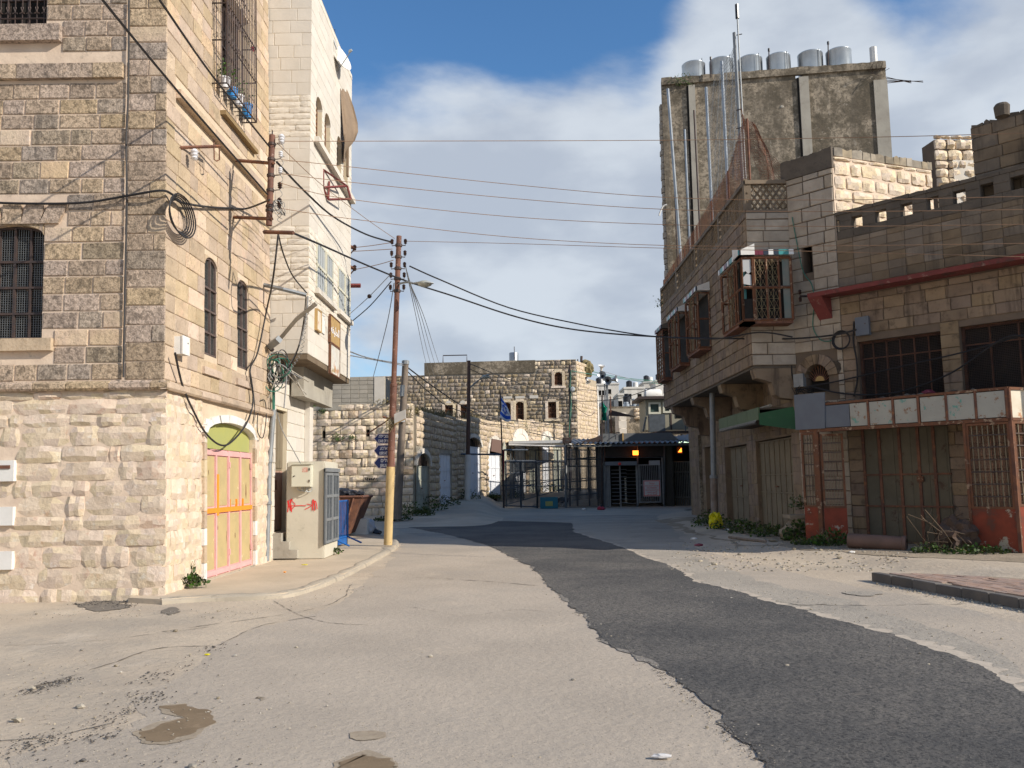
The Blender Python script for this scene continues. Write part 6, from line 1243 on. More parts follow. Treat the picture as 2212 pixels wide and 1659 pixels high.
def fpos(u, v):  # u: 0 top stripe side .. 1 ; flag hangs, hoist along the pole
    yA = 845+55*v; hoist = (1079.5+1.2*v, 846+56*v); fly = (1090+12*sin(v*1.7)+2*v, 868+41*v)
    x = hoist[0]+(fly[0]-hoist[0])*u; y = hoist[1]+(fly[1]-hoist[1])*u+5*sin(u*pi)*(1 if v > .5 else .4); p = at(x, y, cy-.12); p.y += .14*sin(u*6+v*4); return p
for a, b, mt in ((0, .12, m_flagw), (.12, .28, m_flagb), (.28, .72, m_flagw), (.72, .88, m_flagb), (.88, 1, m_flagw)):
    mb = MB(); n = 14
    for i in range(n+1):
        for j in range(5): mb.v.append(tuple(fpos(i/n, a+(b-a)*j/4)))
    mb.f = [(i*5+j, i*5+j+1, (i+1)*5+j+1, (i+1)*5+j) for i in range(n) for j in range(4)]; mb.build('stripe', mt, FT, smooth=True)
for k in range(2):
    tri = [(.5+.30*sin(2*pi*j/3+pi*k), .5-.20*cos(2*pi*j/3+pi*k)) for j in range(4)]
    pts = [fpos(*[tri[j][c]+(tri[j+1][c]-tri[j][c])*t for c in (0, 1)])-V((0, .03, 0)) for j in range(3) for t in (0.02, .33, .66, .98)]
    MB().tube(pts, .018, 4).build('star', m_flagb, FT)
# ================================================================ CHECKPOINT
CK = thing('checkpoint_shelter', at(1370, 1095, cy), 'dark steel checkpoint shelter with corrugated roof, turnstile bay and mesh cage', 'checkpoint')
def zp(x, y, Y): return at(*Z(7, x, y), Y)
zf = zp(700, 945, cy).z; Xl, Xr = zp(240, 935, cy).x, zp(1405, 900, cy).x; zfr = zp(1400, 905, cy).z
# corrugated roof, real waves
mb = MB(); n = 150
for j, (yy, zz) in enumerate(((cy-.9, 0), (cy+5.5, .55))):
    for i in range(n+1):
        t = i/n; x = Xl-.1+(Xr+1.2-Xl)*t; mb.v.append((x, yy, zf+.02+(.45*max(0, t-.75)*2)+zz+.055*sin(t*58*2*pi*.5)))
mb.f = [(i, i+1, n+2+i, n+1+i) for i in range(n)]; mb.build('corrugated_roof', m_roofst, CK)
MB().box((Xl, cy-.82, zf-.16), (Xr+1.2, cy-.74, zf-.04)).build('fascia', m_dgal, CK)
rp = [zp(525, 850, cy+1), zp(1160, 838, cy+1), zp(1240, 870, cy+1)]
MB().add([(zp(525, 905, cy+.6).x, cy+.6, zf+.1), (zp(1240, 905, cy+.6).x, cy+.6, zf+.2), (zp(1165, 838, cy+.6).x, cy+.6, zp(1165, 838, cy+.6).z), (zp(525, 848, cy+.6).x, cy+.6, zp(525, 848, cy+.6).z)]+[(zp(525, 905, cy+.6).x, cy+4, zf+.1), (zp(1240, 905, cy+.6).x, cy+4, zf+.2), (zp(1165, 838, cy+.6).x, cy+4, zp(1165, 838, cy+.6).z), (zp(525, 848, cy+.6).x, cy+4, zp(525, 848, cy+.6).z)], [(0, 1, 2, 3), (3, 2, 6, 7), (1, 5, 6, 2), (4, 0, 3, 7), (5, 4, 7, 6)]).build('roof_box', mat('dull_grey_sheet', (.16, .165, .17), (.14, .145, .15), 1, .7), CK)
MB().prism(Fa((0, cy+.55, 0), (1, 0)), [(zp(520, 862, cy).x, zp(520, 862, cy).z), (zp(520, 925, cy).x, zf+.05), (zp(262, 915, cy).x, zf+.06)], -.06, 0).build('roof_gable', m_iron, CK)
MB().tube([zp(590, 850, cy+.5), zp(590, 905, cy-.9)], .03, 4).build('roof_cable', m_wire, CK); MB().tube(catmull([zp(650, 900, cy+.2), zp(655, 860, cy+.4), zp(690, 838, cy+.55), zp(650, 838, cy+.55)], 4), .03, 4).build('roof_cable', m_wire, CK)
MB().box((zp(722, 840, cy).x, cy+.5, zf+.1), (zp(734, 840, cy).x, cy+.58, zp(730, 842, cy+.55).z)).build('stiffener', m_orsign, CK)
# posts, upper dark panels, cage
for (x, y0, y1) in ((186, 945, 1550), (520, 950, 1545), (545, 1100, 1535), (857, 940, 1530), (1105, 930, 1515), (1425, 1000, 1500)):
    p = zp(x, y1, cy-.02); MB().tube([V((p.x, cy-.02, hgt(p.x, cy))), V((zp(x, y0, cy).x, cy-.02, zf-.05))], .055 if x != 186 else .06, 4).build('post', m_dgal if x != 186 else m_gpipe, CK)
for (x0, x1, y) in ((186, 530, 1085), (186, 530, 1150), (186, 540, 1365), (545, 1110, 1068), (186, 1110, 955)):
    MB().tube([zp(x0, y, cy), zp(x1, y, cy)], .035, 4).build('rail', m_dgal, CK)
PNL = [(552, 850, 952, 1062, m_dark), (862, 1100, 950, 1060, m_dark)]
for (x0, x1, y0, y1, mt) in PNL: a = zp(x0, y1, cy+.1); b = zp(x1, y0, cy+.1); MB().box((a.x, cy+.08, a.z), (b.x, cy+.14, b.z)).build('upper_panel', mat('dark_panel', (.03, .028, .028), (.04, .037, .035), 2, .5), CK)
mb = MB(); a = zp(190, 1548, cy); b = zp(540, 960, cy)
for i in range(62): x = a.x+(b.x-a.x)*(i+.5)/62; mb.tube([(x, cy+.02, a.z+.03), (x, cy+.02, b.z)], .009, 3, cap=False)
for i in range(40): z_ = a.z+(b.z-a.z)*i/40; mb.tube([(a.x, cy+.03, z_), (b.x, cy+.03, z_)], .006, 3, cap=False)
mb.build('cage_mesh', m_dgal, CK, kind='stuff')
for x in (225, 295, 405, 490): p = zp(x, 1500, cy+2.5); MB().tube([V((p.x, cy+2.5, .1)), V((p.x, cy+2.5, zf))], .05, 4).build('post', m_iron, CK)
for y in (1090, 1300, 1430): MB().tube([zp(200, y, cy+2.5), zp(530, y-30, cy+2.6)], .035, 4).build('rail', m_dgal, CK)
mb = MB()
for i in range(55): t_ = i/55; p = zp(195+340*t_, 1480-40*t_, cy+2.6); mb.tube([(p.x, cy+2.6, p.z), (p.x, cy+2.6, zf)], .012, 3, cap=False)
mb.build('cage_mesh', m_iron, CK, kind='stuff')
# dark box interior behind the turnstile so the bays read deep
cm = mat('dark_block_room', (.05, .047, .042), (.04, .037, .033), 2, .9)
bx0, bx1 = zp(548, 1100, cy).x, Xr+2.2
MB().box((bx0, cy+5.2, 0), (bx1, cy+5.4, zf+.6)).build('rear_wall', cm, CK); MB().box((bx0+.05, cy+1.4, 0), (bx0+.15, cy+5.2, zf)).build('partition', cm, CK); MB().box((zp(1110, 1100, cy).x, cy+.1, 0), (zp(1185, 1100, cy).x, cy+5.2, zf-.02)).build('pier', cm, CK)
MB().box((bx1-.1, cy-.4, 0), (bx1, cy+5.2, zf)).build('partition', cm, CK)
# turnstile
TS = thing('turnstile', zp(700, 1535, cy), 'full height steel turnstile under the grey header with a red light', 'turnstile')
a = zp(548, 1146, cy-.1); b = zp(845, 1106, cy-.1); MB().box((a.x, cy-.3, a.z), (b.x, cy+.9, b.z)).build('header', mat('blue_grey_header', (.17, .19, .22), (.15, .17, .2), 2, .5), TS)
p = zp(687, 1130, cy-.31); MB().blob(p, .09, .04, .09, 1, 2, 0).build('red_light', m_rtxt, TS)
for x in (553, 566, 579, 590, 603): p = zp(x, 1530, cy-.1); MB().tube([V((p.x, cy-.1, .12)), V((p.x, cy-.1, a.z))], .035, 5).build('upright', m_gpipe, TS)
for x in (700, 855): p = zp(x, 1530, cy+.1); MB().tube([V((p.x, cy+.1, .12)), V((p.x, cy+.1, a.z))], .05, 5).build('post', m_gpipe, TS)
for k in range(10):
    z_ = .3+k*.205; p = zp(612, 1300, cy+.05); q = zp(694, 1300, cy+.05); MB().tube([(p.x, cy+.05, z_), (q.x, cy+.05, z_)], .022, 5).build('arm', m_gpipe, TS)
    q2 = zp(752, 1300, cy+.3); MB().tube([(q.x+.05, cy+.3, z_+.03), (q2.x, cy+.2, z_+.03)], .022, 5).build('arm', m_gpipe, TS); q3 = zp(850, 1300, cy+.3); MB().tube([(q2.x, cy+.5, z_-.02), (q3.x, cy+.5, z_-.02)], .016, 5).build('arm', m_gpipe, TS)
p = zp(735, 1300, cy+.4); q = zp(750, 1300, cy+.4)
for k in range(12): MB().box((p.x, cy+.45, .3+k*.12), (q.x, cy+.5, .38+k*.12)).build('rung_block', m_box, TS)
# gate with sign
GT = thing('barred_gate', zp(970, 1515, cy), 'steel barred gate with a red and white warning sign', 'gate')
a = zp(872, 1510, cy-.05); b = zp(1065, 1132, cy-.05); gF_ = Fa((a.x, cy-.05, 0), (1, 0)); gw_ = b.x-a.x; rframe(MB(), gF_, 0, gw_, a.z+.1, b.z, .06, -.03, .03).build('frame', m_gpipe, GT)
for i in range(1, 12): MB().tube([gF_.P(gw_*i/12, a.z+.1, 0), gF_.P(gw_*i/12, b.z, 0)], .02, 5).build('bar', m_gpipe, GT)
MB().fb(gF_, 0, gw_, a.z+1.05, a.z+1.12, -.02, .02).build('rail', m_gpipe, GT); MB().tube([gF_.P(gw_+.12, a.z, 0), gF_.P(gw_+.12, b.z+.35, 0)], .045, 4).build('post', m_gpipe, GT); MB().tube([gF_.P(-.06, a.z, 0), gF_.P(-.06, b.z, 0)], .045, 4).build('post', m_gpipe, GT)
q = gF_.z(7, 1010, 1122); MB().fb(gF_, q[0]-.3, q[0]+.3, q[1]-.12, q[1]+.14, .0, .12).build('lock_box', mat('pale_box', (.35, .36, .38), None, 3, .5), GT)
WS = thing('warning_sign', zp(985, 1350, cy), 'white warning sign with red border and red lettering hanging on the gate', 'sign'); a = gF_.z(7, 910, 1434); b = gF_.z(7, 1062, 1281)
MB().fb(gF_, a[0], b[0], a[1], b[1], .04, .06).build('plate', mat('sign_white', (.62, .60, .60), None, 3, .5), WS); rframe(MB(), gF_, a[0]+.02, b[0]-.02, a[1]+.02, b[1]-.02, .035, .06, .064).build('border', m_rtxt, WS)
for i, (ln, sz) in enumerate([('!רוצע', .17), ('תחלצה השרומ אלל רובעל רוסא', .10), ('NO PASSAGE', .115), ('FOR PEDESTRIANS FROM THIS SIDE', .085), ('\uFE8D\uFEDF\uFEE4\uFEAE\uFEED\uFEAD \uFEE3\uFEE4\uFEE8\uFEEE\uFECB'[::-1], .14), ('\uFEE6\uFEE3 \uFEE9\uFEAC\uFEEB \uFE94\uFEEC\uFEA0\uFEDF\uFE8D'[::1], .13)]):
    e = text(ln, gF_, 0, 0, sz, 0, m_rtxt, WS); bw_ = max([v_.co.x for v_ in e.data.vertices] or [1])-min([v_.co.x for v_ in e.data.vertices] or [0]); bpy.data.objects.remove(e)
    text(ln, gF_, (a[0]+b[0])/2, b[1]-.22-i*.13*(b[1]-a[1]), sz*.8, .066, m_rtxt, WS, align='CENTER', xs=min(1, (b[0]-a[0]-.2)/(bw_*.8)))
for i in range(2):
    if i == 0: p = zp(833, 1027, cy-.1); T = thing('amber_lamp', p, 'lit amber lamp under the checkpoint roof above the turnstile', 'lamp', 'amber checkpoint lamps'); MB().box((p.x-.13, cy-.2, p.z-.12), (p.x+.16, cy-.05, p.z+.12)).build('glowing_lens', m_lit, T); MB().box((p.x-.17, cy-.04, p.z-.15), (p.x+.2, cy+.04, p.z+.15)).build('housing', m_iron, T)
    else: p = zp(1246, 1003, cy+1.5); T = thing('amber_lamp', p, 'small lit amber lamp in the dark passage right of the gate', 'lamp', 'amber checkpoint lamps'); MB().prism(Fa((p.x, cy+1.4, 0), (1, 0)), [(-.11, p.z-.11), (.09, p.z-.11), (.08, p.z+.13)], 0, .08).build('glowing_lens', m_lit, T); MB().box((p.x-.16, cy+1.42, p.z-.2), (p.x+.16, cy+1.5, p.z+.2)).build('housing', m_iron, T)
T = thing('tube_lamp', zp(1315, 925, cy-.3), 'lit green white fluorescent tube under the checkpoint roof at right', 'lamp'); p, q = zp(1232, 927, cy-.3), zp(1405, 923, cy-.3); MB().tube([p, q], .045, 6).build('glowing_tube', m_tubeL, T); MB().box((p.x, cy-.32, p.z+.05), (q.x, cy-.22, p.z+.11)).build('fitting', m_dgal, T)
# right passage bars
PG = thing('passage_bars', zp(1300, 1480, cy+1), 'dark vertical bars closing the passage right of the gate', 'gate')
for i in range(14): p = zp(1200+i*16.5, 1480, cy+1.2); MB().tube([V((p.x, cy+1.2, .1)), V((p.x, cy+1.2, zp(1200, 1105, cy+1.2).z))], .03, 4).build('bar', m_gpipe, PG)
for y in (1110, 1205, 1440): MB().tube([zp(1195, y, cy+1.2), zp(1420, y, cy+1.2)], .035, 4).build('rail', m_gpipe, PG)
for i in range(4): p = zp(1365+0, 960+18*i, cy+.4); MB().box((p.x, cy+.4, p.z), (zp(1420, 960, cy).x, cy+.46, p.z+.06)).build('louvre', m_box, PG)
T = thing('flood_lamp', zp(195, 910, cy-.3), 'black square flood lamp at the roof corner of the mesh cage', 'lamp'); a = zp(155, 940, cy-.4); b = zp(235, 885, cy-.4); MB().box((a.x, cy-.7, a.z), (b.x, cy-.3, b.z)).build('housing', m_iron, T); MB().box((a.x+.15, cy-.72, a.z+.15), (b.x-.15, cy-.7, b.z-.15)).build('glass', m_glass, T); MB().tube([(a.x+1, cy-.5, a.z), (a.x+1, cy-.5, a.z-.2)], .05, 4).build('mount', m_iron, T)
# litter before the cage
def litter(k, x, y, s_, mt, lb, nm='litter', cat='litter', box=None):
    q = Z(k, x, y); p = gr(*q, .1) if k in (6, 7) else gr(*q, .1)
    tag(MB().blob((p.x, p.y, hgt(p.x, p.y)+s_*.4), s_, s_*.8, s_*.6, int(x), 2, .5).build(nm, mt), lb, cat)
p = at(*Z(6, 1450, 1545), cy-.8); T = thing('plastic_crate', (p.x, p.y, .1), 'turquoise plastic crate lying before the mesh fence', 'crate'); w_ = .47; MB().box((p.x-w_, p.y-.3, .11), (p.x+w_, p.y+.3, .16)).build('base', mat('turquoise_plastic', (.02, .16, .22), None, 3, .5), T)
for (a, b) in (((-w_, -.3), (w_, -.26)), ((-w_, .26), (w_, .3)), ((-w_, -.26), (-w_+.04, .26)), ((w_-.04, -.26), (w_, .26))): MB().box((p.x+a[0], p.y+a[1], .161), (p.x+b[0], p.y+b[1], .72)).build('side', MATS['turquoise_plastic'], T)
MB().box((p.x-.2, p.y-.306, .25), (p.x+.2, p.y-.301, .5)).build('label', m_olive, T)
litter(6, 1580, 1520, .36, m_bag, 'black rubbish bag slumped beside the cage foot', 'rubbish_bag', 'rubbish bag'); litter(6, 1935, 1555, .2, mat('red_plastic', (.45, .05, .08), None, 3, .5), 'crumpled red plastic before the cage'); litter(6, 1775, 1558, .12, m_wpaint, 'white scrap before the middle of the cage'); litter(6, 1205, 1535, .16, m_wpaint, 'white plastic scrap by the fence panel foot'); litter(6, 862, 1435, .22, mat('pink_plastic', (.55, .12, .2), None, 3, .5), 'pink plastic bag at the foot of the sunlit arcade wall'); litter(7, 1118, 1495, .16, m_wpaint, 'white rag at the gate post foot')
r = random.Random(55); mb = MB()
for i in range(60): p = at(*Z(6, r.uniform(1300, 1600), r.uniform(1370, 1440)), r.uniform(cy+1, cy+4)); mb.blob((p.x, p.y, hgt(p.x, p.y)+.04), r.uniform(.04, .14), .08, .05, i, 0, .4)
tag(mb.build('rubble', m_peb, kind='stuff'), 'scattered rubble and rubbish inside the fenced walkway', 'rubble')
# green flag and loudspeaker poles
gp0, gp1 = zp(519, 1000, cy-.35), zp(524, 490, cy-.35); T = thing('flag_pole', gp0, 'black pole carrying the green flag over the checkpoint roof', 'pole'); MB().tube([zp(520, 1500, cy-.35), gp1], .045, 5).build('shaft', m_iron, T)
T = thing('flag', zp(525, 560, cy-.4), 'small dark green flag on the pole over the checkpoint roof', 'flag'); mb = MB()
e1 = [(527, 545), (527, 600), (526, 660), (525, 722)]; e2 = [(540, 570), (576, 605), (560, 650), (566, 728)]
for (a, b) in zip(e1, e2):
    for j in range(5): t_ = j/4; p = zp(a[0]+(b[0]-a[0])*t_, a[1]+(b[1]-a[1])*t_, cy-.4); mb.v.append((p.x, p.y+.12*sin(t_*5+a[1]), p.z))
mb.f = [(i*5+j, i*5+j+1, i*5+j+6, i*5+j+5) for i in range(3) for j in range(4)]; mb.build('cloth', m_flagg, T, smooth=True)
def horn(x, y, ax, lb, s_=1.0, mt=m_galv, Y=62):
    p = zp(x, y, Y); T = thing('loudspeaker', p, lb, 'loudspeaker', 'loudspeakers over the checkpoint'); s_ *= .62; MB().lathe(p, [(.08, 0), (.10, .25*s_), (.2*s_, .42*s_), (.34*s_, .62*s_), (.52*s_, .78*s_), (.5*s_, .78*s_), (.2*s_, .5*s_)], 14, V(ax), False).build('horn', mt, T, smooth=True); MB().lathe(p-V(ax).normalized()*.2, [(.09, 0), (.1, .15), (.06, .2)], 10, V(ax)).build('driver', m_iron, T)
for (x, yb, yt) in ((545, 840, 330), (562, 840, 350), (572, 840, 375), (600, 840, 500)):
    T = thing('mast', zp(x, yb, 62), {545: 'leftmost of the four thin masts under the loudspeakers', 562: 'second thin mast under the loudspeakers', 572: 'third thin mast carrying the paired loudspeakers', 600: 'reddish rightmost mast near the loudspeakers'}[x], 'mast', 'thin masts behind the checkpoint'); a = zp(x+14, yb, 62); MB().tube([V((a.x, 62, .9)), zp(x, yt, 62)], .05, 5).build('shaft', m_rust if x == 600 else m_gpipe, T)
horn(535, 330, (-.3, -.8, .35), 'upper left grey loudspeaker horn on the thin masts'); horn(580, 352, (-.2, -.9, -.1), 'middle grey loudspeaker horn facing the street'); horn(600, 350, (.9, -.3, .15), 'right hand grey loudspeaker horn of the pair'); horn(515, 262, (.1, -.35, .9), 'white upturned loudspeaker on the broken corner', 1.0, m_wpaint, 74); horn(380, 340, (.3, -.5, -.8), 'small white lamp like horn on the building side', .7, m_wpaint, 70)
tag(MB().prism(Fa((zp(560, 690, 62).x, 62, 0), (1, 0)), [(0, zp(560, 680, 62).z), (2.3, zp(640, 695, 62).z), (.3, zp(570, 625, 62).z)], -.05, 0).build('dark_banner', m_iron), 'dark triangular sheet hanging behind the green flag', 'banner')
# guard cabin on stilts
gy = 60; GC = thing('guard_cabin', (zp(1040, 830, gy).x, gy, 5), 'tan guard cabin on steel legs with a railing above the checkpoint', 'guard cabin')
def cb(x0, x1, y0, y1): a = zp(x0, y1, gy); b = zp(x1, y0, gy); return a.x, b.x, a.z, b.z
a = cb(935, 1150, 528, 815); gf_ = Fa((a[0], gy, 0), (1, 0)); gwid = a[1]-a[0]+3.5
wn = [gf_.z(7, 972, 650)+gf_.z(7, 1052, 570), gf_.z(7, 1106, 640)+gf_.z(7, 1150, 565)]
wallbody(GC, gf_, 0, gwid, a[2], a[3], 3, [(w_[0], w_[1], w_[2], w_[3], .15) for w_ in wn], m_cabin); MB().fb(gf_, -.5, gwid+.3, a[3]+.01, a[3]+.2, -3.3, .5).build('roof', m_iron, GC)
for w_ in wn: W = rframe(MB(), gf_, w_[0]-.12, w_[2]+.12, w_[1]-.12, w_[3]+.12, .14, 0, .09).build('window', m_box, GC); MB().fb(gf_, w_[0], w_[2], w_[1], w_[3], -.1, -.06).build('pane', mat('green_glass', (.06, .09, .08), None, 2, .15), W)
MB().fb(gf_, gwid*.33, gwid*.35, a[2], a[3], 0, .04).build('panel_joint', m_iron, GC)
rl = zp(1030, 670, gy-1.6).z; pf = zp(950, 828, gy-1.6).z
MB().box((a[0]+.3, gy-1.8, pf-.15), (a[0]+gwid+2, gy-.02, pf)).build('platform', m_iron, GC)
for i in range(6): x = a[0]+2.4+i*1.35; MB().tube([(x, gy-1.75, pf), (x, gy-1.75, rl)], .05, 4).build('rail_post', m_dgal, GC)
for q in (0, .33, .66): MB().tube([(a[0]+2.4, gy-1.75, rl-(rl-pf)*q), (a[0]+gwid+2, gy-1.75, rl-(rl-pf)*q)], .045, 4).build('rail', m_dgal, GC)
for i in range(4): x = a[0]+6.0+i*1.0; MB().tube([(x, gy-1.5, .8), (x+(.9 if i % 2 else -.3), gy-1.5, pf)], .1, 4).build('leg', m_iron, GC)
for x_ in (a[0]+.5, a[0]+3, a[0]+gwid-.3):
    for y_ in (gy-.3, gy+2.6): MB().tube([(x_, y_, .85), (x_, y_, pf)], .1, 4).build('leg', m_iron, GC)
MB().tube([zp(905, 830, gy-.5), zp(935, 690, gy-.5)], .06, 4).build('strut', m_dgal, GC); MB().box((zp(985, 700, gy-1).x-.2, gy-1.2, pf), (zp(985, 700, gy-1).x+.9, gy-.6, pf+1.2)).build('air_unit', m_dgal, GC)
p = zp(990, 495, gy+1); T = thing('water_heater', p, 'round white heater tank on the guard cabin roof', 'water heater'); MB().lathe(p+V((-.55, 0, .1)), [(.3, 0), (.38, .08), (.38, 1.1), (.3, 1.2)], 14, V((1, 0, 0))).build('tank', m_wpaint, T, smooth=True)
for dx in (-.3, .4): MB().tube([p+V((dx, 0, -.45)), p+V((dx, 0, .0))], .05, 4).build('leg', m_iron, T)
# walls, tanks and houses in the gap behind
gW2 = thing('render_wall', (zp(700, 800, 76).x, 76, .8), 'stained concrete yard wall behind the green flag', 'wall'); a = zp(490, 800, 76); b = zp(930, 712, 76); f_ = Fa((a.x, 76, 0), (1, 0)); MB().fb(f_, 0, b.x-a.x+8, .6, b.z, -.5, 0).build('wall', m_conc, gW2)
lay(gW2, f_, 3.2, b.x-a.x, b.z-.02, b.z+1.0, (.32, .36), (.5, .9), m_yard, [], rough=True, proud=.3, gap=.04, seed=88)
MB().fb(f_, 0, b.x-a.x, b.z, b.z+.98, -.5, -.02).build('upper_wall', m_bmo, gW2)
a = zp(690, 840, 75); b = zp(775, 655, 75); T = thing('stone_pier', (a.x, 75, .8), 'white cut stone pier with a pointed niche behind the checkpoint', 'pier'); MB().box((a.x, 75, .6), (b.x-.9, 75.8, b.z)).build('shaft', m_white, T); f5 = Fa((b.x-.9, 75, 0), (.6, .8)); MB().fb(f5, 0, 1.6, .6, b.z, -.4, -.02).build('side', m_white, T); MB().prism(f5, [(.3, 2), (1.1, 2), (1.1, 3.4), (.7, 4.3), (.3, 3.4)], -.0, .03).build('niche', m_orsign, T)
for i in range(9): MB().box((a.x-.04-.05*(i % 2), 74.9, 1.2+i*.7), (a.x+.6, 75.05, 1.86+i*.7)).build('quoin', m_white, T)
a = zp(585, 665, 84); b = zp(935, 590, 84); T = thing('retaining_wall', (a.x, 84, .8), 'grey retaining wall under the black water tanks', 'wall'); MB().box((a.x-2, 84, .6), (b.x+4, 85, b.z)).build('wall', m_conc, T)
for (x, y, w_, h_, mt, lb) in ((755, 590, 70, 100, m_bag, 'big black plastic water tank on the retaining wall'), (822, 590, 42, 52, m_tank, 'small shiny water tank right of the black one'), (872, 585, 50, 62, m_galv, 'steel water tank at the right end of the retaining wall'), (750, 592, 60, 24, m_tank, 'low shiny tank lying under the black water tank')):
    p = zp(x, y, 88-(2 if h_ < 30 else 0)); k_ = .2315/1850*88; rr_ = w_/2*k_; T = thing('water_tank', p, lb, 'water tank', 'water tanks behind the checkpoint'); MB().lathe(p-V((0, 0, .3)), [(rr_, 0), (rr_, h_*k_*.85+.3), (rr_*.7, h_*k_+.25), (.2, h_*k_+.3)], 16).build('drum', mt, T, smooth=True); MB().lathe(p+V((0, 0, h_*k_)), [(.25, 0), (.25, .15), (.1, .18)], 8).build('lid', mt, T)
# hillside with houses
hm = MB(); hx_, hy_ = 40, 22
for j in range(hy_+1):
    for i in range(hx_+1):
        x = -140+i*14; y = 120+j*16; hh = 34*S(120, 420, y)*(1-.25*abs(x-70)/150)+3*mnoise.noise(V((x*.02, y*.02, 0)))*S(120, 200, y); hm.v.append((x, y, max(.2, hh)-.0 if j else -1))
hm.f = [(j*(hx_+1)+i, j*(hx_+1)+i+1, (j+1)*(hx_+1)+i+1, (j+1)*(hx_+1)+i) for j in range(hy_) for i in range(hx_)]; hm.build('hills', m_hill, kind='structure', smooth=True)
HS = [(480, 560, 398, 600, 230, 'pale hillside block just right of the broken corner'), (565, 678, 388, 590, 240, 'taller white hillside block behind the loudspeakers'), (678, 735, 490, 600, 200, 'low cream hillside house with arches left of the black tank'), (735, 918, 428, 600, 220, 'wide white hillside house behind the black tank'), (918, 1030, 375, 560, 235, 'tall hillside block with a blank side wall'), (1028, 1160, 362, 560, 225, 'white hillside block right behind the guard cabin'), (1170, 1300, 680, 830, 130, 'small pale house seen between the cabin legs'), (1300, 1420, 690, 830, 120, 'small white house at the far right under the overhang')]
r = random.Random(5)
for i, (x0, x1, y0, y1, Y, lb) in enumerate(HS):
    a = zp(x0, y1, Y); b = zp(x1, y0, Y); f_ = Fa((a.x, Y, 0), (1, 0)); w_ = b.x-a.x; T = thing('hillside_house', (a.x+w_/2, Y, a.z), lb, 'house', 'houses on the far hillside'); n = max(2, int(w_/3.2)); st = max(1, int((b.z-a.z)/3.3)); hs = []
    for q in range(n):
        for k in range(st):
            if r.random() < .85: u = w_*(q+.5)/n; v = b.z-2.4-k*3.3; hs.append((u-.55, v-.3, u+.55, v+1.1, .4))
    wallbody(T, f_, 0, w_, max(-2, a.z-12), b.z, 9, hs, m_ivory); MB().fb(f_, -.2, w_+.2, b.z+.01, b.z+.5, -9.2, .25).build('parapet', m_ivory, T)
    for (u0_h, v0_h, u1_h, v1_h, _) in hs: MB().fb(f_, u0_h-.15, u1_h+.15, v0_h-.16, v0_h-.01, 0, .15).build('sill', m_white, T)
    if i in (0, 3, 4, 5): MB().lathe(f_.P(w_*.3, b.z+.5, -2), [(.8, 0), (.8, 1.6), (.3, 1.9)], 10).build('roof_tank', m_bag, T); MB().lathe(f_.P(w_*.62, b.z+.5, -2), [(.7, 0), (.7, 1.3), (.3, 1.5)], 10).build('roof_tank', m_wpaint, T)
    if i in (1, 3): MB().fb(f_, w_*.2, w_*.7, b.z-6.3, b.z-4.2, .02, .06).build('dark_glazing', m_glass, T)
# ================================================================ RIGHT SIDE: BLOCK HOUSE (R1), BAY HOUSE (R2), TOWER
c1_ = V((6.0, 21.1, 0)); r1o = V((7.06, 21.1, 0)); UR = V((.67, -.742, 0)).normalized()
BH = thing('block_house', (9, 19, .1), 'brown block house with a red ledge, mesh windows and a loopholed parapet', 'house')
R1 = Fa(r1o, UR); R1L = 7.4; gz0 = .05
pT = R1.px(2000, 412)[1]; pT = 7.95
def rz(k, x0, x1, y0, y1, F=R1, d=0): a = F.z(k, x0, y0, d); b = F.z(k, x1, y1, d); return (min(a[0], b[0]), min(a[1], b[1]), max(a[0], b[0]), max(a[1], b[1]))
uM = R1.px(1800, 400)[0]                      # where the high left section ends
hM = R1.px(1799, 318)[1]
sl = rz(10, 20, 95, 1195, 1330); sl = (sl[0], sl[1], sl[2], sl[1]+.75)
w1a = R1.z(11, 340, 300); w1b = R1.z(11, 833, 228); w2a = R1.z(11, 945, 207)
fan = R1.z(11, 42, 600); fan2 = R1.z(11, 178, 600); fanT = R1.z(11, 110, 428)[1]
W1 = (w1a[0], 3.1, w1b[0], (w1a[1]+w1b[1])/2); W2 = (w2a[0], 3.1, R1L+.3, w2a[1])
ledge = R1.px(1772, 642)[1]; ledge = (ledge + R1.px(2206, 560)[1])/2
sq = []
for (x, y) in ((252, 1022), (415, 972), (587, 926), (775, 880), (965, 833), (1157, 772), (1357, 714), (1577, 660)):
    u, v = R1.z(10, x, y); sq.append((u-.13, v-.16, u+.13, v+.15, None))
vh = sum((q[1]+q[3])/2 for q in sq)/len(sq); sq = [(a, vh-.15, c, vh+.15, None) for a, b, c, d, e in sq]
doorU = (R1.z(11, 270, 1000, -.0)[0], R1.z(11, 1000, 1000)[0])
# lower and upper wall
wallbody(BH, R1, 0, R1L, -.1, vh-.35, .5, [(fan[0], fan[1], fan2[0], fanT, .3), (*W1, .25), (W2[0], W2[1], R1L-.2, W2[3], .25), (sl[0], sl[1], sl[2], sl[3], .4)], m_rj)
wallbody(BH, R1, uM+.02, R1L, vh-.349, pT, .22, sq, m_blkd, name='parapet')
MB().box((11.9, 17.0, -.1), (17, 26, vh-.45)).build('house_mass', m_blk, BH)
MB().vprism([tuple(R1.P(.3, 0, -.5)[:2]), tuple(R1.P(R1L-.02, 0, -.5)[:2]), (17, 19), (17, 27), (7.8, 27)], -.1, vh-.42).build('house_core', m_blk, BH)
lh = [(fan[0]-.25, fan[1]-.0, fan2[0]+.25, fanT+.3), W1, W2, (sl[0]-.02, sl[1]-.02, sl[2]+.02, sl[3]+.02)]
lay(BH, R1, 0, uM, .1, vh-.35, (.26, .34), (.3, .62), m_r2w, lh, proud=.03, gap=.016, seed=101)
lay(BH, R1, 0, uM, vh-.35, hM-.5, (.30, .36), (.35, .62), m_r2w, [], proud=.04, gap=.022, seed=102)
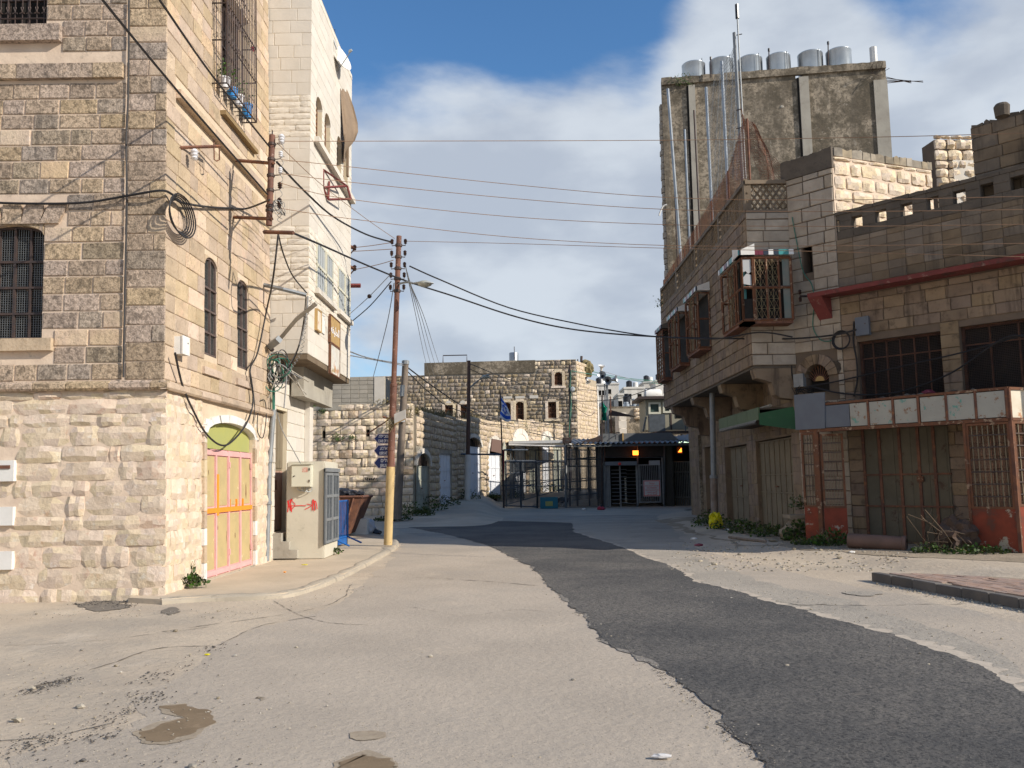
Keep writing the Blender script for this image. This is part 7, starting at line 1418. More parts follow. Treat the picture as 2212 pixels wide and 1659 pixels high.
lay(BH, R1, uM, R1L, .1, ledge-.12, (.24, .29), (.42, .6), m_r2, lh, proud=.03, gap=.012, seed=103, rough=False)
lay(BH, R1, uM, R1L, ledge+.13, vh-.35, (.20, .21), (.40, .41), m_blk, [], proud=.016, gap=.010, seed=104, name='cement_block')
lay(BH, R1, uM+.03, R1L, vh-.34, pT-.08, (.20, .21), (.40, .41), m_blkd, [q[:4] for q in sq], proud=.014, gap=.008, seed=105, name='cement_block')
def ragged(F, u0, u1, v0, v1, d0, d1, mt, root, amp=.03, seed=1, step=(.2, .5)):
    r = random.Random(seed); u = u0
    while u < u1-.02:
        l_ = min(r.uniform(*step), u1-u); a, b = r.uniform(-amp, amp), r.uniform(-amp, amp); e_ = r.uniform(-.012, .012)
        MB().prism(F, [(u+.003, v0), (u+l_-.003, v0), (u+l_-.003-abs(e_), v1+a), (u+l_*.5, v1+b), (u+.003+abs(e_), v1+a*.4)], d0+e_, d1+e_).build('coping_stone', mt, root); u += l_
ragged(R1, uM, R1L, pT-.08, pT, -.24, .03, m_blkd, BH, .018, 3)
# high left section and its sunlit side wall
MB().fb(R1, -.02, uM, vh-.349, hM-.5, -.4, -.001).build('upper_wall', m_rj, BH); MB().fb(R1, -.12, uM+.02, hM-.5, hM-.06, -.4, .05).build('upper_parapet', m_blkd, BH); ragged(R1, -.12, uM+.02, hM-.06, hM, -.4, .055, m_blkd, BH, .03, 7)
Mc = R1.P(uM, 0, 0); Mf = Fa((Mc.x, Mc.y, 0), (2.7, 1.0)); mL = Mf.px(2010, 346)[0]; 
wallbody(BH, Mf, .0, mL, vh-.4, hM-.02, .5, [], m_mortg)
lay(BH, Mf, .03, mL, vh-.35, hM-.2, (.28, .42), (.35, .7), m_yard, [], rough=True, proud=.07, gap=.05, seed=110, d=-.015, name='fieldstone')
ragged(Mf, .05, mL+.02, hM-.20, hM, -.52, .02, mat('sooty_rubble', (.20, .17, .13), (.36, .30, .22), 3, .95, 1., 15, var=.2), BH, .035, 5, (.16, .34))
# ruined pier and high block wall at the frame edge
a = at(2018, 292, 22.2); b = at(2092, 430, 22.2); PR = thing('ruined_pier', (a.x+.4, 22.2, vh), 'crumbling stone pier overgrown with dry weeds on the roof', 'pier'); pf_ = Fa((a.x, 22.2, 0), (1, .1))
MB().fb(pf_, 0, 1.1, vh-.4, a.z-.12, -.6, 0).build('core', m_rj, PR); lay(PR, pf_, -.03, 1.1, vh-.3, a.z, (.2, .32), (.22, .45), m_yard, [], rough=True, proud=.12, gap=.03, seed=112, d=-.03)
MB().fb(pf_, .45, 1.12, vh, a.z-.7, .0, .05).build('white_render', m_white, PR)
HWU = R1.px(2089, 300)[0]; hwT = R1.px(2089, 268)[1]
R1b = Fa(R1.P(0, 0, -.32), UR); wallbody(BH, R1b, HWU, R1L, vh-.3, hwT-.05, .35, [], m_rj); lay(BH, R1b, HWU-.02, R1L, vh-.3, hwT, (.25, .29), (.42, .6), m_blk, [], proud=.03, gap=.012, seed=113, name='cement_block')
ragged(R1b, HWU, R1L, hwT-.02, hwT+.06, -.34, .03, m_blkd, BH, .05, 9, (.12, .4))
p = at(2165, 245, 17.4); MB().lathe((p.x, p.y, hwT-.05), [(.14, 0), (.16, .22), (.12, .28)], 12).build('chimney_pot', m_blkd, BH)
# red ledge
lt = .09; MB().add([R1.P(uM*.55, ledge-lt, 0), R1.P(R1L, ledge-lt, 0), R1.P(R1L, ledge-lt, .5), R1.P(uM*.55, ledge-lt, .5), R1.P(uM*.55, ledge+.10, 0), R1.P(R1L, ledge+.10, 0), R1.P(R1L, ledge+.01, .52), R1.P(uM*.55, ledge+.01, .52)], [(0, 3, 2, 1), (4, 5, 6, 7), (0, 1, 5, 4), (1, 2, 6, 5), (2, 3, 7, 6), (3, 0, 4, 7)]).build('red_ledge', m_ledge, BH, label='dull red painted ledge')
b0_ = uM*.55; MB().add([R1.P(b0_, ledge-lt-.002, .5), R1.P(b0_, ledge-lt-.002, 0), R1.P(b0_+.02, ledge-.62, 0), R1.P(b0_+.34, ledge-lt-.002, .5), R1.P(b0_+.34, ledge-lt-.002, 0), R1.P(b0_+.36, ledge-.62, 0)], [(0, 1, 2), (5, 4, 3), (0, 3, 4, 1), (0, 2, 5, 3), (1, 4, 5, 2)]).build('red_bracket', m_ledge, BH)
# slit window jamb, fan window
fu = (fan[0]+fan2[0])/2; fr_ = (fan2[0]-fan[0])/2; fs = fanT-fr_
spandrel(BH, R1, fan[0], fan2[0], fs, fanT+.002, m_r2, -.3, .02); voussoirs(BH, R1, fu, fs, fr_, .24, 9, m_r2, -.02, .05)
W = MB().prism(R1, archpts(fu, fs, fr_-.02, 14)+[(fan[0]+.02, fan[1]), (fan2[0]-.02, fan[1])], -.26, -.24).build('window', m_dark, BH); g_ = MB()
for i in range(12): a = pi*i/11; g_.tube([R1.P(fu+.14*cos(a), fs+.14*sin(a)-.1, -.12), R1.P(fu+(fr_-.02)*cos(a), fs+(fr_-.02)*sin(a), -.12)], .011, 4)
g_.tube([R1.P(fu+.14*cos(pi*k/8), fs+.14*sin(pi*k/8)-.1, -.12) for k in range(9)], .014, 4); g_.build('fan_grille', m_rust, W)
MB().prism(R1, archpts(fu, fs-.1, .12, 8), -.14, -.11).build('hub_plate', m_orsign, W)
for (Wd, uL) in ((W1, 0), (W2, 1)):
    ua, va, ub_, vb_ = Wd; ub_ = min(ub_, R1L-.2); wd = rframe(MB(), R1, ua, ub_, va, vb_, .05, -.2, -.12).build('window', m_rust, BH); g_ = MB(); n = 6
    for i in range(1, n): g_.fb(R1, ua+(ub_-ua)*i/n-.015, ua+(ub_-ua)*i/n+.015, va, vb_, -.16, -.12)
    g_.fb(R1, ua, ub_, vb_-.42, vb_-.39, -.17, -.12); g_.build('mullion', m_rust, wd); grid(MB(), R1, ua, ub_, va, vb_, -.1, int((ub_-ua)/.035), int((vb_-va)/.035), .004, n=3).build('wire_mesh', m_iron, wd, kind='stuff')
    MB().fb(R1, ua, ub_, va, vb_, -.24, -.23).build('pane', m_dark, wd)
T = wallbox(1868, 706, R1, .30, .42, .12, m_gpanel, 'grey electric box on the block house wall above the cable coil', 'electric_box')
c = R1.P(*R1.px(1818, 735, .1), .1); T = thing('cable_coil', c, 'coil of black cable hanging on the block house wall left of the big mesh window', 'cable coil')
for i in range(4): rx = .19+.012*i; MB().tube([c+UR*(rx*cos(a))+V((0, 0, 1))*(rx*sin(a))+R1.N*(.012*i) for a in [2*pi*k/24 for k in range(25)]], .011, 5, cap=False).build('loop', m_wire, T, smooth=True)
def rc(pts, r_, lb, mt=None, F=R1, k=None, cat='cable'):
    P = []
    for q in pts: x, y = (Z(k, q[0], q[1]) if k else (q[0], q[1])); d = q[2] if len(q) > 2 else .06; a = F.px(x, y, d); P.append(F.P(a[0], a[1], d))
    return cable(P, r_, lb, mt, group='cables on the right houses')
rc([(320, 175), (318, 300), (335, 400), (340, 520), (320, 620)], .02, 'black cable running down beside the left mesh window', k=11)
rc([(0, 590, .1), (60, 560, .1), (200, 535, .1), (440, 480, .2), (700, 420, .3), (1000, 350, .3), (1330, 255, .3)], .018, 'upper black cable sagging across the mesh windows', k=11)
rc([(60, 560, .1), (240, 600, .12), (450, 610, .2), (640, 580, .2), (900, 480, .3), (1150, 310, .35), (1250, 262, .35), (1330, 262, .35)], .02, 'lower black cable sagging across the mesh windows', k=11)
rc([(1180, 10), (1215, 200), (1270, 450), (1340, 560), (1360, 700), (1350, 900), (1400, 1000), (1460, 1025), (1520, 1010)], .012, 'green wire wandering down the pale stones to the cable coil', m_green, k=9)
rc([(1030, 935, .3), (1100, 940, .12), (1165, 1000), (1175, 1150), (1180, 1300), (1215, 1410), (1240, 1440)], .018, 'black cable dropping from the corner to the junction clutter', k=9)
p = R1.P(*R1.px(*Z(9, 1255, 1350)), .1); T = thing('junction_box', p, 'grey junction box tangled in wires left of the fan window', 'box'); u_, v_ = R1.px(*Z(9, 1255, 1350)); MB().fb(R1, u_-.13, u_+.13, v_-.15, v_+.17, 0, .14).build('case', m_gpipe, T)
r = random.Random(9); T = thing('wire_clutter', p+V((0, 0, -.3)), 'clutter of loose wires under the grey junction box', 'wires')
for i in range(9):
    q = R1.P(u_+r.uniform(-.1, .3), v_-.2, .12); MB().tube(catmull([q, q+V((r.uniform(-.2, .3), -.05, -r.uniform(.0, .25))), q+V((r.uniform(-.2, .5), -.08, r.uniform(-.2, .2)))], 4), .011, 4).build('wire', m_wire, T)
u_, v_ = R1.px(*Z(9, 1400, 655)); T = thing('wall_bracket', R1.P(u_, v_, 0), 'steel bracket with insulators left of the red ledge', 'bracket'); MB().tube([R1.P(u_, v_, 0), R1.P(u_-.25, v_-.02, .45)], .028, 4).build('arm', m_iron, T); insul(R1.P(u_-.25, v_+.08, .45), T, m_brnp); insul(R1.P(u_-.25, v_-.1, .45), T, m_brnp)
q = R1.z(9, 1540, 1235); rs_ = random.Random(3); MB().prism(R1, [(q[0]+.17*cos(a*.35)*rs_.uniform(.7, 1.15), q[1]+.16*sin(a*.35)*rs_.uniform(.7, 1.15)) for a in range(18)], .036, .042).build('soot_mark', mat('soot', (.05, .04, .032), (.09, .07, .05), 12, .95), BH)
# ---------------- shop front with sign box
s0_ = V((6.62, 19.75, 0)); s1__ = V((9.6, 16.5, 0)); SF = Fa(s0_, s1__-s0_); SFl = (s1__-s0_).length
FR = Fa(s1__, (.93, .36))
SH = thing('abandoned_shop', SF.P(SFl/2, 0, 0), 'abandoned shop front with rusty grilles, red panels and a peeling sign box', 'shop')
def sfz(x, y, F=None): return (F or SF).z(11, x, y)
top0, top1, bot0, bot1 = sfz(160, 672)[1], sfz(1225, 578)[1], sfz(150, 810)[1], sfz(1235, 745)[1]
def tv(u): return top0+(top1-top0)*u/SFl
def bv(u): return bot0+(bot1-bot0)*u/SFl
MB().fb(SF, 0, SFl, min(bot0, bot1)-.02, min(top0, top1)-.05, -1.1, -.05).build('sign_box_core', m_iron, SH)
fr = MB(); fr.prism(SF, [(0, bv(0)-.07), (SFl, bv(SFl)-.07), (SFl, bv(SFl)), (0, bv(0))], -.08, .03); fr.prism(SF, [(0, tv(0)-.0), (SFl, tv(SFl)), (SFl, tv(SFl)+.05), (0, tv(0)+.05)], -.08, .03); fr.build('sign_rail', m_rust2, SH)
MB().fb(SF, 0, SFl, max(top0, top1)-.06, max(top0, top1)-.02, -1.1, -.04).build('canopy_top', m_blkd, SH)
xs_ = [(0, 150, m_gpanel, 600, 800), (152, 296, m_gpanel, 0, 0), (300, 400, m_spanel, 0, 0), (417, 548, m_spanel, 0, 0), (566, 698, m_spanel, 0, 0), (720, 865, m_spanel, 0, 0), (882, 1040, m_spanel, 0, 0), (1058, 1224, m_spanel, 0, 0)]
for i, (x0, x1, mt, ya, yb) in enumerate(xs_):
    u0p, u1p = sfz(x0, 700)[0], sfz(x1, 700)[0]
    if i == 0:
        v1 = sfz(75, 603)[1]; T = MB().prism(SF, [(u0p-.1, bv(0)-.0), (u1p, bv(u1p)), (u1p+.04, v1), (u0p-.1, v1)], .035, .06).build('sign_panel', mt, SH, label='large blank grey blue panel')
    else: MB().prism(SF, [(u0p, bv(u0p)+.015), (u1p, bv(u1p)+.015), (u1p, tv(u1p)-.02), (u0p, tv(u0p)-.02)], .0, .028+.004*(i % 2)).build('sign_panel', mt, SH)
    if i > 1: MB().prism(SF, [(u1p+.01, bv(u1p)-.02), (u1p+.055, bv(u1p)-.02), (u1p+.055, tv(u1p)+.02), (u1p+.01, tv(u1p)+.02)], -.02, .045).build('divider', m_rust, SH)
r = random.Random(21); mb = MB()
for i in range(60): u = r.uniform(.3, SFl-.2); mb.blob(SF.P(u, tv(u)+.06, -r.uniform(.05, .7)), r.uniform(.03, .12), .06, r.uniform(.015, .05), i, 0, .5)
mb.build('rubbish_on_top', m_blkd, SH, kind='stuff'); tag(MB().blob(SF.P(sfz(745, 650)[0], tv(1.9)+.09, -.2), .14, .1, .07, 4, 2, .5).build('rag', m_maroon), 'dark red rag lying on top of the sign box', 'rag'); wp = SF.P(sfz(1310, 700)[0], tv(SFl)+.1, -.1)
# return end of the sign box, lit
rt_, rb_ = FR.z(11, 1240, 570)[1], FR.z(11, 1240, 745)[1]; MB().fb(FR, .03, 1.0, rb_, rt_-.03, -.06, .0).build('end_panel', mat('rusty_white_panel', (.68, .62, .50), (.60, .52, .40), 3, .5, stains=[((.45, .18, .06), 2.6, .58, .64, .8)]), SH)
e = MB(); e.fb(FR, 0, 1.05, rb_-.06, rb_, -.08, .03); e.fb(FR, 0, 1.05, rt_-.03, rt_+.02, -.08, .03); e.fb(FR, -.02, .03, -.0+.12, rt_, -.05, .03); e.build('end_frame', m_rust2, SH)
# grilles and red panels
def grille_panel(F, u0, u1, v0, v1, red, T, nb, nh, lb=None, d=0.0, mesh=True):
    P = rframe(MB(), F, u0, u1, v0, v1, .045, d-.03, d+.02).build('grille', m_rust2, T, label=lb)
    for i in range(1, nb): u = u0+(u1-u0)*i/nb; MB().fb(F, u-.009, u+.009, v0, v1, d-.02, d).build('bar', m_shutc if mesh else m_rust, P)
    for i in range(1, nh): v = v0+(v1-v0)*i/nh; MB().fb(F, u0, u1, v-.012, v+.012, d, d+.018).build('rail', m_iron, P)
    if mesh: grid(MB(), F, u0, u1, v0, v1, d-.025, int((u1-u0)/.03), int((v1-v0)/.03), .004, n=3).build('wire_mesh', m_rust, P, kind='stuff')
    if red: MB().fb(F, u0, u1, red, v0, d-.03, d+.01).build('kick_panel', m_red, T)
gl0, gl1 = sfz(8, 1000)[0], sfz(96, 1000)[0]; g0v, gred = sfz(60, 1278)[1], .12
grille_panel(SF, max(.02, gl0), gl1, g0v, bot0-.08, gred, SH, 5, 7)
MB().fb(SF, gl1, gl1+.09, .1, bot0-.07, -.05, .04).build('post', m_rust2, SH)
gr0, gr1 = sfz(1000, 1000)[0], SFl-.03; grille_panel(SF, gr0, gr1, sfz(1120, 1288)[1], bv(SFl)-.08, gred, SH, 8, 7); MB().fb(SF, gr0-.05, gr0, .1, bv(gr0)-.07, -.05, .04).build('post', m_rust2, SH)
fv = FR.z(11, 1290, 1275)[1]; grille_panel(FR, .04, .95, fv, rb_-.07, gred, SH, 6, 7)
MB().fb(SF, SFl-.03, SFl+.03, .1, rt_, -.04, .03).build('corner_post', m_rust, SH)
# door grille leaf standing open, side wall and inner gate
DG = Fa(SF.P(gl1+.09, 0, -.02), (UR*.75-SF.N*.45)); du = DG.z(11, 262, 1000)[0]; du = min(max(du, .5), 1.1)
grille_panel(DG, .02, du, .9, bot0-.12, gred, SH, 8, 8, 'open grille door leaf')
ig = Fa(R1.P(0, 0, .05), UR); i0, i1 = ig.z(11, 385, 1100)[0], ig.z(11, 890, 1100)[0]; ig0, ig1 = .15, ig.z(11, 600, 800)[1]; ig1 = min(ig1, 2.75)
IG = MB().fb(ig, i0, i1+.02, ig0, ig1, -.02, .01).build('inner_gate', mat('dirty_gate_sheet', (.135, .115, .08), (.105, .09, .062), 2, .7, .2, 20, stains=[((.07, .035, .025), 2.6, .58, .64, .8), ((.28, .26, .22), 2.2, .61, .68, .5)]), SH)
for x in (395, 490, 610, 722, 815): u = ig.z(11, x, 1150)[0]; MB().fb(ig, u-.03, u+.03, ig0, ig1, .01, .05).build('upright', m_rust, IG)
for y in (1082, 1272): v = ig.z(11, 640, y)[1]; MB().fb(ig, i0, i1+.05, v-.018, v+.018, .01, .06).build('rail', m_rust, IG)
MB().fb(ig, ig.z(11, 705, 1110)[0], ig.z(11, 745, 1110)[0], ig.z(11, 700, 1125)[1], ig.z(11, 700, 1095)[1], .06, .1).build('lock', m_rust2, IG)
for i in range(5):
    MB().fb(ig, i0+(i1-i0)*(i+.08)/5, i0+(i1-i0)*(i+.92)/5, ig0+.02, ig1-.02, .011, .018+.002*(i % 2)).build('sheet', MATS['dirty_gate_sheet'], IG)
p = at(*Z(11, 475, 1480), 17.9); p.z = .24; T = thing('clay_pipe', p, 'broken brown clay pipe lying inside the abandoned shop front', 'pipe'); ax_ = V((.55, -.35, -.03)); q0, q1 = p-ax_*.95, p+ax_*.75
mb = MB(); n = 18; A_ = ax_.orthogonal().normalized(); B_2 = ax_.normalized().cross(A_)
for (pp_, rr_) in ((q0, .15), (q1, .15), (q1, .118), (q0, .118)):
    for k in range(n): mb.v.append(pp_+A_*(rr_*cos(2*pi*k/n))+B_2*(rr_*sin(2*pi*k/n)))
for j in range(3):
    for k in range(n): mb.f.append((j*n+k, j*n+(k+1) % n, (j+1)*n+(k+1) % n, (j+1)*n+k))
mb.build('tube', m_clay, T, smooth=True); MB().lathe(q1-ax_.normalized()*.02, [(.15, -.05), (.17, -.03), (.17, .03), (.118, .04)], 18, ax_, False).build('rim', m_clay, T, smooth=True)
r = random.Random(31); p = at(*Z(11, 930, 1440), 16.9); T = thing('dead_branches', V((p.x, p.y, .12)), 'heap of dead brown branches inside the right grille of the shop', 'branches')
for i in range(22): a = V((p.x+r.uniform(-.5, .3), p.y+r.uniform(-.1, .6), .12)); MB().tube(catmull([a, a+V((r.uniform(-.3, .3), r.uniform(-.2, .2), r.uniform(.1, .4))), a+V((r.uniform(-.7, .7), r.uniform(-.3, .3), r.uniform(.2, .85)))], 3), .008, 4).build('branch', mat('dead_wood', (.13, .095, .065), (.09, .065, .045), 5, .9), T)
T = thing('brown_sack', V((p.x+.1, p.y+.1, .1)), 'big brown tarpaulin heap among the dead branches', 'tarpaulin'); MB().blob((p.x+.15, p.y+.25, .4), .38, .3, .34, 6, 3, .5, 2.8, flat=-.3).build('heap', mat('dark_tarp', (.11, .07, .05), (.075, .05, .038), 4, .8, .4, 30), T)
weed(2110, 1196, 1.3, .16, 'low grass along the kick panel of the right grille', 330, z=.10, Y=16.6, seed=3, flat=.5); weed(2010, 1190, .8, .2, 'dark weeds inside the shop opening at right', 160, z=.10, Y=16.9, seed=5)
# ---------------- bay house R2
B2 = thing('bay_house', (7, 27, .1), 'brown stone house with overhanging upper floor, rusty barred bay windows and shuttered shops', 'house')
R2 = Fa((6.0, 33.6, 0), (0, -1)); R2L = 33.6-21.1; z0u = 4.42; z2T = 8.35; R2F = Fa((6.0, 21.1, 0), (1, 0)); fl = 1.07
vb0 = R2F.px(1632, 790)[1]; latB = R2F.px(1660, 458)[1]; latT = R2F.px(1617, 388)[1]
bays = [(R2.z(9, 520, 800)[0], 5.68, 5.5, 7.15), (R2.z(9, 345, 800)[0], 5.73, 5.45, 7.2), (R2.z(9, 205, 800)[0], 5.78, 5.45, 7.2)]
wallbody(B2, R2, 0, R2L, vb0, latB, .3, [(1.6, 5.6, 3.0, 7.0, .25), (4.6, 5.6, 6.0, 7.0, .25), (R2L-7.7+.5, 5.6, R2L-6.2, 7.0, .25), (R2L-2.6, 5.6, R2L-.5, 6.9, .25)], m_rj)
wallbody(B2, R2F, .002, fl, vb0, latB, .3, [(.2, 5.6, .95, 6.85, .25)], m_rj)
lay(B2, R2, 0, R2L, vb0, latB-.02, (.27, .31), (.45, .75), m_r2, [], proud=.035, gap=.014, seed=120, inside=None)
lay(B2, R2F, -.02, fl, vb0, latB-.02, (.27, .31), (.38, .6), m_r2w, [], proud=.035, gap=.018, seed=121)
MB().box((6.3, 21.4, vb0+.02), (15, 33.6, latB-.1)).build('house_mass', m_conc, B2)
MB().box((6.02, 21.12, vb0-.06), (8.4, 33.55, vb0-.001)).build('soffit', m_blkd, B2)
# lower wall along x=7.25 with shops
XL2 = 7.25; LW = Fa((XL2+.25, 36.5, 0), (-.02, -1)); lwl = 36.5-21.4
def lwz(x0, x1, y0, y1): a = LW.z(12, x0, y0); b = LW.z(12, x1, y1); return a[0], b[0]
shp = []
for (x0, x1, yt, yb) in ((285, 350, 575, 1160), (460, 655, 555, 1225), (735, 1050, 480, 1270)):
    a0, a1 = LW.z(12, x0, 800)[0], LW.z(12, x1, 800)[0]; vt = LW.z(12, x1, yt-10)[1]; shp.append((a0, .12, a1, vt, .30))
wallbody(B2, LW, 0, lwl, -.1, vb0-.07, .5, shp, mat('brown_render', (.25, .185, .13), (.20, .15, .105), 1.5, .95, .5, 20, stain=((.12, .09, .065), 2, .55, .68, .6)))
lay(B2, LW, 0, lwl, 2.9, vb0-.08, (.3, .36), (.5, .9), m_r2, shp, proud=.02, gap=.01, seed=130); lay(B2, LW, 0, lwl, .1, 2.9, (.3, .36), (.35, .7), m_r2, shp, proud=.015, gap=.01, seed=131)
for i, h in enumerate(shp):
    shutter(B2, LW, h[0]+.02, h[2]-.02, h[1]+.02, h[3]-.05, -.2 if i < 2 else -.12, [4, 4, 7][i], m_shutc, rails=((.34, .58) if i < 2 else (.42, .62)), fmat=m_shutc, name='shop_shutter', label=['narrow cream shutter farthest along the bay house', 'cream shutter with two cross rails', 'wide wooden shutter under the green canopy'][i])
MB().box((XL2+.7, 21.6, -.1), (15, 36.4, vb0-.065)).build('ground_floor_mass', m_dark, B2)
# corbels under the overhang
def corbel(y, th, x0=6.03):
    f_ = Fa((x0, y, 0), (1, 0)); L = XL2+.15-x0; P = [(0, vb0-.065), (0, vb0-.12), (.05, vb0-.30), (.25, vb0-.36), (.42, vb0-.42), (.50, vb0-.72), (.62, vb0-.80), (.95, vb0-.84), (1.0, vb0-1.12), (L, vb0-1.16), (L, vb0-.065)]
    return MB().prism(f_, P, -th, 0).build('corbel', m_r2, B2)
for y in (21.13, 24.6, 28.5, 32.2): corbel(y, .38)
# bay windows
def bay(F, u0, u1, v0, v1, dp, n, lb, sides=(1, 1), tiles=True):
    T = MB().fb(F, u0, u1, v0-.09, v0, .04, dp).build('bay_window', m_rust, B2, label=lb); fr = MB(); w_ = .035
    P = lambda u, v, d: F.P(u, v, d)
    for u in (u0, u1):
        fr.tube([P(u, v0, dp), P(u, v1, dp)], w_, 4); fr.tube([P(u, v0, .05), P(u, v1, .05)], w_*.8, 4)
        for v in (v0, (v0+v1)/2+.03, v1): fr.tube([P(u, v, .05), P(u, v, dp)], w_*.8, 4)
    for v in (v0, (v0+v1)/2+.03, v1): fr.tube([P(u0, v, dp), P(u1, v, dp)], w_, 4)
    for i in range(1, n): u = u0+(u1-u0)*i/n; fr.tube([P(u, v0, dp), P(u, v1, dp)], w_*.8, 4)
    fr.build('bay_frame', m_rust2 if 'corner' in lb else m_rust, T)
    g_ = MB()
    def lat(A, B, C, D, nu, nv):   # squares crossed by diagonals
        for i in range(nu):
            for j in range(nv):
                q = [A+(B-A)*(s_)+(D-A)*(t_) for s_, t_ in ((i/nu, j/nv), ((i+1)/nu, j/nv), ((i+1)/nu, (j+1)/nv), (i/nu, (j+1)/nv))]
                g_.tube([q[0], q[2]], .005, 3, cap=False); g_.tube([q[1], q[3]], .005, 3, cap=False); g_.tube([q[0], q[1]], .006, 3, cap=False); g_.tube([q[0], q[3]], .006, 3, cap=False)
    for i in range(n):
        if 'corner' in lb and i in (0, n-1): continue
        a_, b_ = u0+(u1-u0)*i/n+.03, u0+(u1-u0)*(i+1)/n-.03; vm = (v0+v1)/2+.03
        for (c_, d_) in ((v0+.03, vm-.03), (vm+.03, v1-.03)): lat(P(a_, c_, dp), P(b_, c_, dp), P(b_, d_, dp), P(a_, d_, dp), max(2, int((b_-a_)/.17)), 3)
    g_.build('lattice', mat('yellowed_lattice', (.26, .22, .12), (.2, .12, .07), 6, .7), T, kind='stuff')
    MB().fb(F, u0+.05, u1-.05, v0, v1, .045, .06).build('backing', m_dark, T)
    if tiles:
        w2 = (u1-u0+.16); nt_ = max(3, int(w2/.115))
        for i in range(nt_):
            mt = [m_wtile, m_teal, m_maroon, m_ntile, m_wtile, m_ntile, m_teal, m_maroon][(i*3+int(u0*7)) % 8]; MB().fb(F, u0-.08+w2*i/nt_, u0-.08+w2*(i+1)/nt_-.006, v1+.06, v1+.19, dp+.02, dp+.06).build('tile', mt, T)
        MB().add([P(u0-.08, v1+.06, 0), P(u1+.08, v1+.06, 0), P(u1+.08, v1+.06, dp+.02), P(u0-.08, v1+.06, dp+.02), P(u0-.08, v1+.34, 0), P(u1+.08, v1+.34, 0), P(u1+.08, v1+.19, dp+.02), P(u0-.08, v1+.19, dp+.02)], MB.BF).build('hood', m_wpaint if 'corner' in lb else m_blkd, T)
    return T
# corner bay: one face to the camera, one along the street
bv0 = 5.43; bvt = 6.98
CBY = bay(R2F, -.32, fl-.18, bv0, bvt, .5, 4, 'rusty corner bay window with coloured tiles, street facing front')
RS = Fa((6.0, 22.65, 0), (0, -1)); bay(RS, .05, 2.05, bv0, bvt, .32, 3, 'rusty corner bay window, side toward the street')
tl = [(m_teal, 0, .32), (m_ntile, .0, .0)]
pn = MB().fb(R2F, -.3, -.08, bv0+.02, (bv0+bvt)/2-.25, .485, .49).build('broken_pane', m_dark, CBY); MB().prism(R2F, [(-.29, bvt-.03), (-.09, bvt-.03), (-.09, bvt-.35), (-.16, bvt-.4), (-.22, bvt-.33), (-.29, bvt-.36)], .485, .495).build('broken_pane', mat('milky_glass', (.45, .45, .45), None, 3, .2), CBY); MB().prism(R2F, [(-.29, bv0+.9), (-.09, bv0+.86), (-.09, bv0+1.12), (-.2, bv0+1.16), (-.29, bv0+1.06)], .485, .495).build('broken_pane', MATS['milky_glass'], CBY)
for (x0_, x1_) in ((fl-.38, fl-.2),): MB().fb(R2F, x0_, x1_, bv0+.03, bvt-.03, .46, .475).build('teal_shutter', mat('teal_grey_shutter', (.13, .17, .15), (.2, .19, .16), 3, .7, stain=((.2, .1, .06), 5, .6, .67, .7)), CBY)
for i in range(2): MB().fb(RS, 1.42+.3*i, 1.66+.3*i, bv0+.05, bvt-.05, .2, .22).build('teal_shutter', mat('teal_shutter', (.03, .16, .16), (.05, .14, .13), 3, .6), CBY)
for i, (x, ox, lb) in enumerate(((520, .34, 'second rusty bay window from the street corner'), (345, .32, 'third rusty bay window from the street corner'), (205, .30, 'farthest rusty bay window, at the curved end'))):
    u1 = [R2.z(9, 520, 800)[0], R2.z(9, 345, 900)[0], R2.z(9, 195, 900)[0]][i]; ln_ = [1.75, 1.75, 1.3][i]
    bay(R2, u1-ln_, u1, [5.5, 5.45, 5.35][i], 7.15, ox+.05, 3, lb)
# lattice parapet at roof level
def lattice(F, u0, u1, v0, v1, nm='parapet_lattice', mt=m_blk):
    mb = MB(); hgt_ = v1-v0; n = max(1, int((u1-u0)/.16))
    for i in range(-6, n+7):
        for s_ in (1, -1):
            ua = u0+i*.16; pts = []
            k_ = hgt_*.72
            a_, b_ = ua, ua+s_*k_
            t0_, t1_ = 0, 1
            lo_, hi_ = min(a_, b_), max(a_, b_)
            if hi_ < u0 or lo_ > u1: continue
            def clip(x): return (x-a_)/(b_-a_)
            ts_ = sorted((max(0, min(1, clip(u0))), max(0, min(1, clip(u1)))))
            if ts_[1]-ts_[0] < .02: continue
            p_, q_2 = [(a_+(b_-a_)*t, v0+hgt_*t) for t in ts_]; mb.tube([F.P(p_[0], p_[1], -.05), F.P(q_2[0], q_2[1], -.05)], .03, 4)
    mb.fb(F, u0, u1, v0-.08, v0, -.1, .02); mb.fb(F, u0, u1, v1, v1+.1, -.12, .03); return mb.build(nm, mt, B2, kind='stuff')
lattice(R2F, 0, fl, latB+.06, latT-.12); lattice(R2, 0, R2L, latB+.06, latT-.12)
MB().box((6.14, 21.25, latB-.09), (15, 33.6, latB)).build('roof', m_conc, B2)
for u in (0, 3.2, 6.4, 9.6, R2L-.16): MB().fb(R2, u, u+.16, latB, latT+.02, -.15, .025).build('parapet_post', m_blk, B2)
